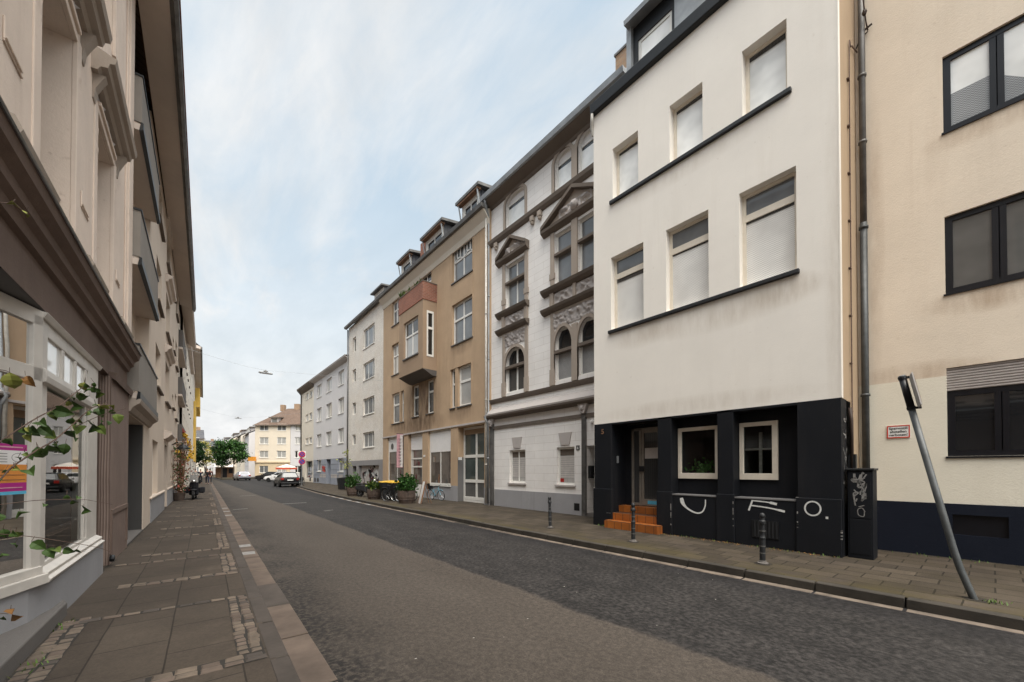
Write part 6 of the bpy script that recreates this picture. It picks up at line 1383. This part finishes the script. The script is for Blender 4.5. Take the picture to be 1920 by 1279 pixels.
# people on the left pavement
def person(label, loc, rz, coat, legs, step, hair='hair', bag=None, sc=1.0):
    r = empty('person', loc, rz, label=label, cat='person', group='people walking on the left pavement'); r.scale = (sc,) * 3
    def skin(name, verts, edges, mat, sub=1):
        me = bpy.data.meshes.new(name); me.from_pydata([v[:3] for v in verts], edges, []); me.materials.append(MATS[mat]); o = bpy.data.objects.new(name, me); C.objects.link(o); o.parent = r
        sk = o.modifiers.new('skin', 'SKIN'); o.modifiers.new('sub', 'SUBSURF').levels = sub; o.modifiers['sub'].render_levels = sub
        for i, v in enumerate(verts): d_ = me.skin_vertices[0].data[i]; d_.radius = v[3] if isinstance(v[3], tuple) else (v[3], v[3]); d_.use_root = (i == 0)
        for p in me.polygons: p.use_smooth = True
        return o
    s = step; V = [(0, 0, .95, (.13, .1)), (0, 0, 1.2, (.12, .09)), (0, 0, 1.42, (.16, .09)), (0, 0, 1.53, .05), (.01, 0, 1.60, .065), (.015, 0, 1.68, .085), (.01, 0, 1.75, .05)]
    E_ = [(0, 1), (1, 2), (2, 3), (3, 4), (4, 5), (5, 6)]
    for sg in (-1, 1):
        b = len(V); V += [(.0, sg * .1, .88, .085), (s * sg * .45, sg * .1, .5, .06), (s * sg * .7 - (.06 if sg * s < 0 else 0), sg * .1, .09, .04), (s * sg * .7 + .13, sg * .11, .04, .035)]; E_ += [(0, b), (b, b + 1), (b + 1, b + 2), (b + 2, b + 3)]
        b = len(V); V += [(0, sg * .2, 1.42, .055), (-s * sg * .25, sg * .25, 1.15, .042), (-s * sg * .35 + .08, sg * .25, .90, .034), (-s * sg * .36 + .1, sg * .25, .84, (.035, .02))]; E_ += [(2, b), (b, b + 1), (b + 1, b + 2), (b + 2, b + 3)]
        h0 = b + 3
        for q in range(5): f = len(V); V += [(V[h0][0] + .025 * (q - 2), sg * .25, .765 - .008 * (2 - abs(q - 2)) + (.03 if q == 4 else 0), .009)]; E_ += [(h0, f)]
    skin('body', V, E_, 'skin', 2)
    V2 = [(0, 0, .98, (.17, .13)), (0, 0, 1.2, (.16, .12)), (0, 0, 1.44, (.19, .12)), (0, 0, 1.5, .07), (0, 0, .80, (.18, .14))]; E2 = [(0, 1), (1, 2), (2, 3), (0, 4)]
    for sg in (-1, 1): b = len(V2); V2 += [(0, sg * .21, 1.43, .075), (-s * sg * .25, sg * .26, 1.15, .062), (-s * sg * .35 + .07, sg * .26, .93, .052)]; E2 += [(2, b), (b, b + 1), (b + 1, b + 2)]
    skin('coat', V2, E2, coat)
    V3 = [(0, 0, .95, (.14, .11))]; E3 = []
    for sg in (-1, 1): b = len(V3); V3 += [(.0, sg * .1, .86, .10), (s * sg * .45, sg * .1, .5, .075), (s * sg * .7 - (.06 if sg * s < 0 else 0), sg * .1, .12, .055)]; E3 += [(0, b), (b, b + 1), (b + 1, b + 2)]
    skin('trousers', V3, E3, legs); MB().blob((-.012, 0, 1.705), (.1, .085, .095), sub=2).build('hair', hair, r, smooth=True)
    m = MB()
    for sg in (-1, 1): m.blob((s * sg * .7 + .06 - (.06 if sg * s < 0 else 0), sg * .105, .045), (.14, .05, .045), sub=2)
    m.build('shoes', 'cloth_black', r, smooth=True); return r
person('person in a dark coat walking by the kerb with legs apart', (1.72, 56.4, PV), R(-90), 'cloth_black', 'cloth_navy', .34); person('person in a black jacket and dark trousers beside the taller walker', (1.15, 58.6, PV), R(-85), 'cloth_navy', 'cloth_black', .2, sc=.95); person('person in a grey and black coat close to the shop fronts', (.72, 61.2, PV), R(-95), 'cloth_grey', 'cloth_black', .16, sc=.98)
person('person in a maroon jacket just behind the dark coated walker', (1.98, 57.6, PV), R(92), 'cloth_maroon', 'cloth_black', .25, sc=1.0)

# ============================================================ PLANTS
def make_tree(label, loc, trunk, clumps, n, mats, seed, lean=(0, 0), tr=.16, leaf=.26, name='street_tree', group='street trees at the end of the road'):
    random.seed(seed); r = empty(name, loc, 0, label=label, cat='tree', group=group); m = MB(); top = Vector((lean[0], lean[1], trunk))
    m.tube(spl([(0, 0, -.05), (lean[0] * .3 + .04, lean[1] * .3, trunk * .4), (lean[0], lean[1], trunk)], 4), [tr * (1 - .05 * k) for k in range(9)], 8)
    for c, rad, w in clumps:
        e = Vector(c); mid_ = top.lerp(e, .5) + Vector((random.uniform(-.2, .2), random.uniform(-.2, .2), .15)); m.tube(spl([tuple(top), tuple(mid_), tuple(e)], 3), [tr * .55 - tr * .06 * k for k in range(7)], 6)
        for q in range(3): f = e + Vector((random.uniform(-1, 1) * rad[0], random.uniform(-1, 1) * rad[1], random.uniform(-.3, .8) * rad[2])) * .8; m.tube([tuple(mid_), tuple((mid_ + f) / 2 + Vector((0, 0, .1))), tuple(f)], [tr * .25, tr * .18, tr * .06], 5)
    m.build('trunk', 'bark', r, smooth=True); m = MB(); tot = sum(c[2] for c in clumps)
    for c, rad, w in clumps:
        subs = [Vector((random.gauss(0, .5) * rad[0], random.gauss(0, .5) * rad[1], random.gauss(0, .5) * rad[2])) for _ in range(9)]
        for k in range(int(n * w / tot)):
            sct = random.choice(subs); p = Vector(c) + sct + Vector((random.gauss(0, .30) * rad[0], random.gauss(0, .30) * rad[1], random.gauss(0, .26) * rad[2]))
            d_ = Vector((random.gauss(0, 1), random.gauss(0, 1), random.gauss(-.2, .7))).normalized() * random.uniform(.6, 1.2) * leaf; q = d_.cross(Vector((random.gauss(0, 1), random.gauss(0, 1), random.gauss(0, 1)))).normalized() * d_.length * .4
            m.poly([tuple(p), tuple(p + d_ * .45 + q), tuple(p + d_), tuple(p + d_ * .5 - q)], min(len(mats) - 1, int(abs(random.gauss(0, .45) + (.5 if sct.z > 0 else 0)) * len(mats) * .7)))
    m.build('crown', mats, r, normals=False); return r
TM = ['tree_dark', 'tree_mid', 'tree_light']
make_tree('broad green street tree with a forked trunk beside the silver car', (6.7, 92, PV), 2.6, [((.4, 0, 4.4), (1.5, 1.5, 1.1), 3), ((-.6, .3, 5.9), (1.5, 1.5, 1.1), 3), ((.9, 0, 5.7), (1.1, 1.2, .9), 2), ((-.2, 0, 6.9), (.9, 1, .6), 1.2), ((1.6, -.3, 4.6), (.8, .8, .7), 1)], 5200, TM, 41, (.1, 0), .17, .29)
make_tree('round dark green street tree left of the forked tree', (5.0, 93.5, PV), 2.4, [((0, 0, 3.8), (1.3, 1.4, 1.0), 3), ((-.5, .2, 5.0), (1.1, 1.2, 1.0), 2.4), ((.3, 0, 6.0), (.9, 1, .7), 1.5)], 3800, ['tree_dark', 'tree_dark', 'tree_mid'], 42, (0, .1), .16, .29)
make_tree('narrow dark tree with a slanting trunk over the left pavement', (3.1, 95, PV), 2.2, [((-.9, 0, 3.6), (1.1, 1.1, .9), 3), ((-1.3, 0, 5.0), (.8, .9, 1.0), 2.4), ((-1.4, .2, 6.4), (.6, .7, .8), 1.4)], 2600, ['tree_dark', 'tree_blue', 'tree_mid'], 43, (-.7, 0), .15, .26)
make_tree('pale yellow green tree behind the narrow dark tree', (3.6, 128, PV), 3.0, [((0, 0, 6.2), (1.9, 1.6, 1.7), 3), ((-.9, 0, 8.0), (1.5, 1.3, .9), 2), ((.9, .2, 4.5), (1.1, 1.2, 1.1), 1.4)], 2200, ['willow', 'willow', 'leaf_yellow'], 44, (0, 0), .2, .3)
make_tree('slender sapling with sparse yellow leaves against the drainpipe', (9.6, 32.4, PV), 1.6, [((0, 0, 2.3), (.35, .4, .5), 2), ((.1, .1, 3.0), (.28, .3, .4), 1)], 130, ['leaf_yellow', 'leaf_light'], 45, (.05, .05), .03, .13, 'sapling', None)
# kiosk under the trees
s = empty('kiosk', (6.1, 104, PV), R(-5), label='small wooden kiosk with a cream awning under the trees', cat='kiosk')
MB().box(-1.6, 1.6, 0, 2, 0, 2.2).build('wall', 'wood', s); MB().hexa([(-1.8, -1.2, 2.2), (1.8, -1.2, 2.2), (1.8, 0, 2.7), (-1.8, 0, 2.7), (-1.8, -1.2, 2.27), (1.8, -1.2, 2.27), (1.8, 0, 2.77), (-1.8, 0, 2.77)]).build('awning', 'parasol_white', s); MB().box(-.5, .4, -.02, 0, 0, 2).box(.7, 1.4, -.02, 0, .9, 1.9).build('door', 'dark_frame', s); MB().box(-1.7, 1.7, -.05, 2.1, 2.2, 2.3).build('roof', 'anthracite', s)
# climbing plant on the left wall with its lantern
s = empty('climbing_plant', LF(27.5, .25), 0, label='tall climbing plant with red and brown leaves on the left house front', cat='climbing plant'); random.seed(51)
m = MB()
for k in range(6): x, y = random.uniform(-.2, .3), random.uniform(-.6, .6); m.tube(spl([(x * .4, y * .4, 0), (x * .7, y, 1.2), (x, y * 1.1, 2.4), (x + random.uniform(-.1, .2), y * .8, 3.3)], 3), .03, 6)
m.build('stems', 'wood', s); m = MB()
for k in range(800):
    z = random.uniform(.5, 3.1); p = Vector((random.gauss(.05, .20), random.gauss(0, .55), z)); d_ = Vector((random.gauss(0, 1), random.gauss(0, 1), random.gauss(0, 1))).normalized() * random.uniform(.06, .14); q = d_.cross(Vector((random.gauss(0, 1), 1, random.gauss(0, 1)))).normalized() * d_.length * .4
    m.poly([tuple(p), tuple(p + d_ * .5 + q), tuple(p + d_), tuple(p + d_ * .5 - q)], random.choice((0, 0, 2, 3, 3, 1) if z < 2.2 else (2, 3, 3, 0)))
m.build('leaves', ['flower_pink', 'flower_red', 'wood', 'leaf_green'], s, normals=False); MB().lathe([(.22, 0), (.28, .42), (.25, .42), (.0, .38)], n=14).build('pot', 'pot_brown', s)
s = empty('wall_lantern', LF(26.2, .0, 3.0), R(90) - LA, label='black hooded lantern jutting from the wall above the climbing plant', cat='lantern')
MB().tube(spl([(0, 0, 0), (0, -.25, .15), (0, -.42, .12), (0, -.45, .0)], 4), .025, 6).build('bracket', 'black_metal', s); MB().lathe([(.04, .08), (.10, .05), (.25, -.1), (.27, -.18), (.25, -.18), (.0, -.02)], (0, -.45, -.02), 14).build('hood', 'black_metal', s); MB().blob((0, -.45, -.2), (.08, .08, .1), sub=2).build('globe', 'blind_grey', s, smooth=True)
s = empty('garland', LF(29.5, .08, 2.9), R(90) - LA, label='yellow and red paper garland hanging by the black lantern', cat='garland'); random.seed(6)
path = spl([(0, 0, -.1), (.9, -.4, -.55), (2.0, -.55, -.1), (2.4, -.3, .9), (2.5, -.05, 1.3)], 6); MB().tube(path, .01, 4).build('cord', 'twig', s); m = MB()
for i, p in enumerate(path):
    for k in range(9): m.blob((p[0] + random.gauss(0, .06), p[1] + random.gauss(0, .06), p[2] + random.gauss(0, .05)), (.055, .055, .05), 1 if i > 20 else 0, 1)
m.pieces('paper_flowers', ['flower_yellow', 'flower_red'], s, tol=.005)
# shrub reaching across the shop window
s = empty('shrub', (-.92, 3.45, PV), 0, label='thin twigs with green and yellowing leaves in front of the shop glass', cat='shrub'); random.seed(61)
th = R(39.4); F_ = 740
def near(px, py, z): a = (px - 960) / F_; return Vector((z * (math.sin(th) + a * math.cos(th)) + .92, z * (math.cos(th) - a * math.sin(th)) - 3.45, 1.75 - (py - 881) / F_ * z - PV))
tw = [([(-60, 1020, 2.5), (0, 900, 2.62), (60, 850, 2.75), (100, 826, 2.86), (140, 792, 3.0), (172, 764, 3.1), (200, 758, 3.2)], .006), ([(-60, 880, 2.5), (0, 828, 2.65), (60, 788, 2.8), (110, 760, 2.95), (150, 728, 3.1), (165, 724, 3.15), (176, 731, 3.2)], .005),
      ([(-60, 955, 2.5), (50, 940, 2.75), (100, 937, 2.9), (150, 936, 3.05), (180, 940, 3.15), (212, 946, 3.25)], .003), ([(-60, 995, 2.5), (0, 1001, 2.65), (60, 1006, 2.8), (140, 1018, 3.0), (185, 1026, 3.15), (211, 1035, 3.25)], .0035), ([(140, 800, 3.0), (190, 778, 3.2), (235, 766, 3.35)], .003),
      ([(-60, 690, 2.5), (0, 693, 2.65), (20, 700, 2.7), (50, 712, 2.75)], .003), ([(-60, 372, 2.5), (0, 376, 2.65), (20, 378, 2.7), (40, 396, 2.75)], .003), ([(-60, 1165, 2.5), (0, 1150, 2.6), (20, 1150, 2.65)], .003)]
m = MB(); g0 = Vector((0, 0, -.12))
for pts, rr in tw:
    P = [tuple(near(*p)) for p in pts]; m.tube(spl(P, 4), [rr * (1 - .55 * k / (4 * (len(P) - 1))) for k in range(4 * (len(P) - 1) + 1)], 6)
    if pts[0][0] < -50: b = near(*pts[0]); m.tube(spl([(0, 0, -.1), (0.02, 0.03, b.z * .5), tuple(b)], 5), rr * 1.3, 6)
m.build('twigs', 'twig', s, smooth=True)
lv = [(20, 715, 30, 2, 2.7), (52, 714, 20, 3, 2.75), (75, 792, 22, 0, 2.8), (83, 808, 24, 0, 2.84), (115, 772, 26, 0, 2.95), (100, 778, 18, 1, 2.95), (139, 762, 22, 0, 3.05), (156, 744, 20, 0, 3.1), (181, 738, 20, 1, 3.2), (193, 764, 16, 2, 3.2), (207, 762, 14, 2, 3.25), (172, 774, 18, 0, 3.15), (186, 772, 18, 0, 3.2), (220, 784, 18, 1, 3.3), (203, 792, 10, 0, 3.3), (172, 800, 28, 0, 3.1), (188, 806, 18, 1, 3.15), (135, 818, 28, 0, 3.0), (146, 802, 22, 1, 3.05), (95, 816, 22, 1, 2.9), (92, 845, 26, 0, 2.85), (75, 850, 24, 0, 2.82), (104, 838, 24, 0, 2.9), (120, 842, 20, 0, 2.95), (55, 882, 24, 0, 2.76), (60, 808, 22, 0, 2.8), (54, 818, 20, 2, 2.8), (42, 964, 24, 0, 2.72), (160, 956, 20, 0, 3.08), (30, 1022, 14, 0, 2.72), (38, 1002, 14, 1, 2.72), (10, 1000, 16, 0, 2.7), (0, 970, 18, 0, 2.65), (74, 1022, 22, 0, 2.82), (95, 1036, 20, 0, 2.9), (108, 1030, 16, 1, 2.92), (130, 1032, 16, 0, 3.0), (144, 1034, 16, 0, 3.02), (28, 1152, 30, 3, 2.66), (4, 1160, 20, 0, 2.6), (18, 380, 18, 2, 2.7), (42, 398, 14, 2, 2.75), (15, 830, 18, 0, 2.68), (8, 1042, 16, 0, 2.66)]
for pts, rr in tw[:5]:       # small leaves along the twigs
    P = spl(pts, 6)
    for p in P[5:]:
        if random.random() < (.5 if rr > .004 else .12): lv.append((p[0] + random.uniform(-9, 9), p[1] + random.uniform(-4, 12), random.uniform(8, 17), random.choice((0, 0, 0, 1, 2)), p[2] + random.uniform(-.05, .08)))
m = MB()
for x, y, sz, mt, z in lv:
    c = near(x, y, z); L = 1.1 * sz / F_ * z; a = random.uniform(-.9, .9) - 1.1; d_ = (near(x + math.cos(a) * 10, y - math.sin(a) * 10, z + random.uniform(-.06, .06)) - c).normalized(); u = d_.cross((c + Vector((-.92, 3.45, 0))).normalized() + Vector((random.gauss(0, .35), random.gauss(0, .35), random.gauss(0, .35)))).normalized()
    nn = d_.cross(u); pts = []; prof = [(0, 0), (.18, .30), (.42, .42), (.7, .30), (1, 0)]
    for t, w in prof: pts.append([tuple(c + d_ * (t - .5) * L + u * w * L * k + nn * (abs(k) * w * .45 - .9 * (t - .4) ** 2 + random.uniform(-.03, .03)) * L) for k in (-1, 0, 1)])
    for p, q in zip(pts, pts[1:]):
        m.poly([p[0], p[1], q[1], q[0]], mt); m.poly([p[1], p[2], q[2], q[1]], mt)
    m.tube([tuple(c - d_ * L * .5), tuple(c - d_ * L * .5 + Vector((random.uniform(-.02, .02), random.uniform(-.02, .02), .035)))], .0014, 4, 4)
m.build('leaves', ['leaf_green', 'leaf_light', 'leaf_yellow', 'leaf_brown', 'twig'], s, normals=False)
# pot plant behind the black house's window
s = empty('potted_plant', (9.4 + .36 + .28, 4.62, 1.5), 0, label='leafy plant in a white pot behind the window of the black ground floor', cat='potted plant'); MB().lathe([(.06, 0), (.09, .14), (.08, .14), (0, .12)], n=14).build('pot', 'white_frame', s); m = MB()
for k in range(160):
    p = Vector((random.gauss(0, .08), random.gauss(0, .17), .28 + random.gauss(0, .10))); d_ = Vector((random.gauss(0, 1), random.gauss(0, 1), random.gauss(0, 1))).normalized() * .08; q = d_.cross(Vector((1, random.random(), random.random()))).normalized() * .028; m.poly([tuple(p), tuple(p + d_ * .5 + q), tuple(p + d_), tuple(p + d_ * .5 - q)])
m.build('foliage', 'box_green', s, normals=False)

# ============================================================ SKY, SUN, CAMERA
sc = bpy.context.scene
SUN_EL, SUN_AZ = 66, 190          # azimuth clockwise from +Y
w = bpy.data.worlds.new('World'); sc.world = w; w.use_nodes = True; nt = w.node_tree; bg = nt.nodes['Background']
sky = nt.nodes.new('ShaderNodeTexSky'); sky.sky_type = 'NISHITA'; sky.sun_disc = False; sky.sun_elevation = R(SUN_EL); sky.sun_rotation = R(SUN_AZ); sky.air_density = 1.0; sky.dust_density = 1.5; sky.ozone_density = 1.2
tc = nt.nodes.new('ShaderNodeTexCoord'); sp = nt.nodes.new('ShaderNodeSeparateXYZ'); nt.links.new(tc.outputs['Generated'], sp.inputs[0])
zz = N(nt, 'ShaderNodeMath', _operation='ADD'); zz.inputs[1].default_value = .18; nt.links.new(sp.outputs[2], zz.inputs[0])
za = N(nt, 'ShaderNodeMath', _operation='MAXIMUM'); za.inputs[1].default_value = .05; nt.links.new(zz.outputs[0], za.inputs[0])
dx = N(nt, 'ShaderNodeMath', _operation='DIVIDE'); dy = N(nt, 'ShaderNodeMath', _operation='DIVIDE')
for d_, i in ((dx, 0), (dy, 1)): nt.links.new(sp.outputs[i], d_.inputs[0]); nt.links.new(za.outputs[0], d_.inputs[1])
cb = nt.nodes.new('ShaderNodeCombineXYZ'); nt.links.new(dx.outputs[0], cb.inputs[0]); nt.links.new(dy.outputs[0], cb.inputs[1])
mp = nt.nodes.new('ShaderNodeMapping'); mp.inputs['Scale'].default_value = (1.25, .5, 1); mp.inputs['Rotation'].default_value = (0, 0, R(35)); mp.inputs['Location'].default_value = (.4, 2.1, 0); nt.links.new(cb.outputs[0], mp.inputs['Vector'])
n1 = N(nt, 'ShaderNodeTexNoise', Scale=1.1, Detail=9.0, Roughness=.62, Distortion=.35); nt.links.new(mp.outputs[0], n1.inputs['Vector'])
n2 = N(nt, 'ShaderNodeTexNoise', Scale=3.2, Detail=8.0, Roughness=.6, Distortion=.2); nt.links.new(mp.outputs[0], n2.inputs['Vector'])
n3 = N(nt, 'ShaderNodeTexNoise', Scale=4.6, Detail=7.0, Roughness=.6, Distortion=.5); nt.links.new(mp.outputs[0], n3.inputs['Vector'])
nm = N(nt, 'ShaderNodeMath', _operation='MULTIPLY_ADD'); nm.inputs[1].default_value = .45; nt.links.new(n3.outputs['Fac'], nm.inputs[0]); nt.links.new(n1.outputs['Fac'], nm.inputs[2])
fac = ramp(nt, nm.outputs[0], .56, .90, (.12,) * 3 + (1,), (1, 1, 1, 1))
lowz = ramp(nt, sp.outputs[2], .10, .62, (1, 1, 1, 1), (.12, .12, .12, 1))      # cloud closes towards the horizon
fm = N(nt, 'ShaderNodeMath', _operation='MAXIMUM'); nt.links.new(fac, fm.inputs[0]); nt.links.new(lowz, fm.inputs[1])
cl = mix(nt, ramp(nt, n2.outputs['Fac'], .28, .70), (3.45, 3.56, 3.64), (4.55, 4.57, 4.56))
# warm glow added to the cloud out of view, to brighten the house fronts
dt = N(nt, 'ShaderNodeVectorMath', _operation='DOT_PRODUCT'); nt.links.new(tc.outputs['Generated'], dt.inputs[0])
dt.inputs[1].default_value = (math.sin(R(SUN_AZ)) * math.cos(R(SUN_EL)), math.cos(R(SUN_AZ)) * math.cos(R(SUN_EL)), math.sin(R(SUN_EL)))
skb = mix(nt, .7, mix(nt, 1.0, sky.outputs[0], (2.0, 2.05, 1.7, 1), 'MULTIPLY'), (2.35, 2.9, 3.28))      # veiled blue between the clouds
allc = mix(nt, 1.0, mix(nt, fm.outputs[0], skb, cl), ramp(nt, dt.outputs['Value'], .60, .97, (1, 1, 1, 1), (5.0, 4.68, 4.3, 1)), 'MULTIPLY')
nt.links.new(allc, bg.inputs['Color']); bg.inputs['Strength'].default_value = .1
sl = bpy.data.lights.new('sun', 'SUN'); sl.energy = 1.5; sl.angle = R(50); sl.color = (1, .93, .86); so = bpy.data.objects.new('sun', sl); C.objects.link(so)
d_ = Vector((math.sin(R(SUN_AZ)) * math.cos(R(SUN_EL)), math.cos(R(SUN_AZ)) * math.cos(R(SUN_EL)), math.sin(R(SUN_EL)))); so.rotation_euler = d_.to_track_quat('Z', 'Y').to_euler()
cam = bpy.data.cameras.new('camera'); co = bpy.data.objects.new('camera', cam); C.objects.link(co); sc.camera = co
cam.sensor_width = 36; cam.lens = 740 / 1920 * 36; cam.shift_y = (872 - 639.5) / 1920; cam.clip_end = 2000; cam.clip_start = .05
co.location = (0, 0, 1.75); co.rotation_euler = (R(90.7), 0, -R(39.4))
sc.view_settings.view_transform = 'Standard'; sc.view_settings.look = 'None'; sc.view_settings.exposure = 1.1; sc.view_settings.gamma = 1.0
sc.cycles.max_bounces = 8; sc.cycles.transparent_max_bounces = 8
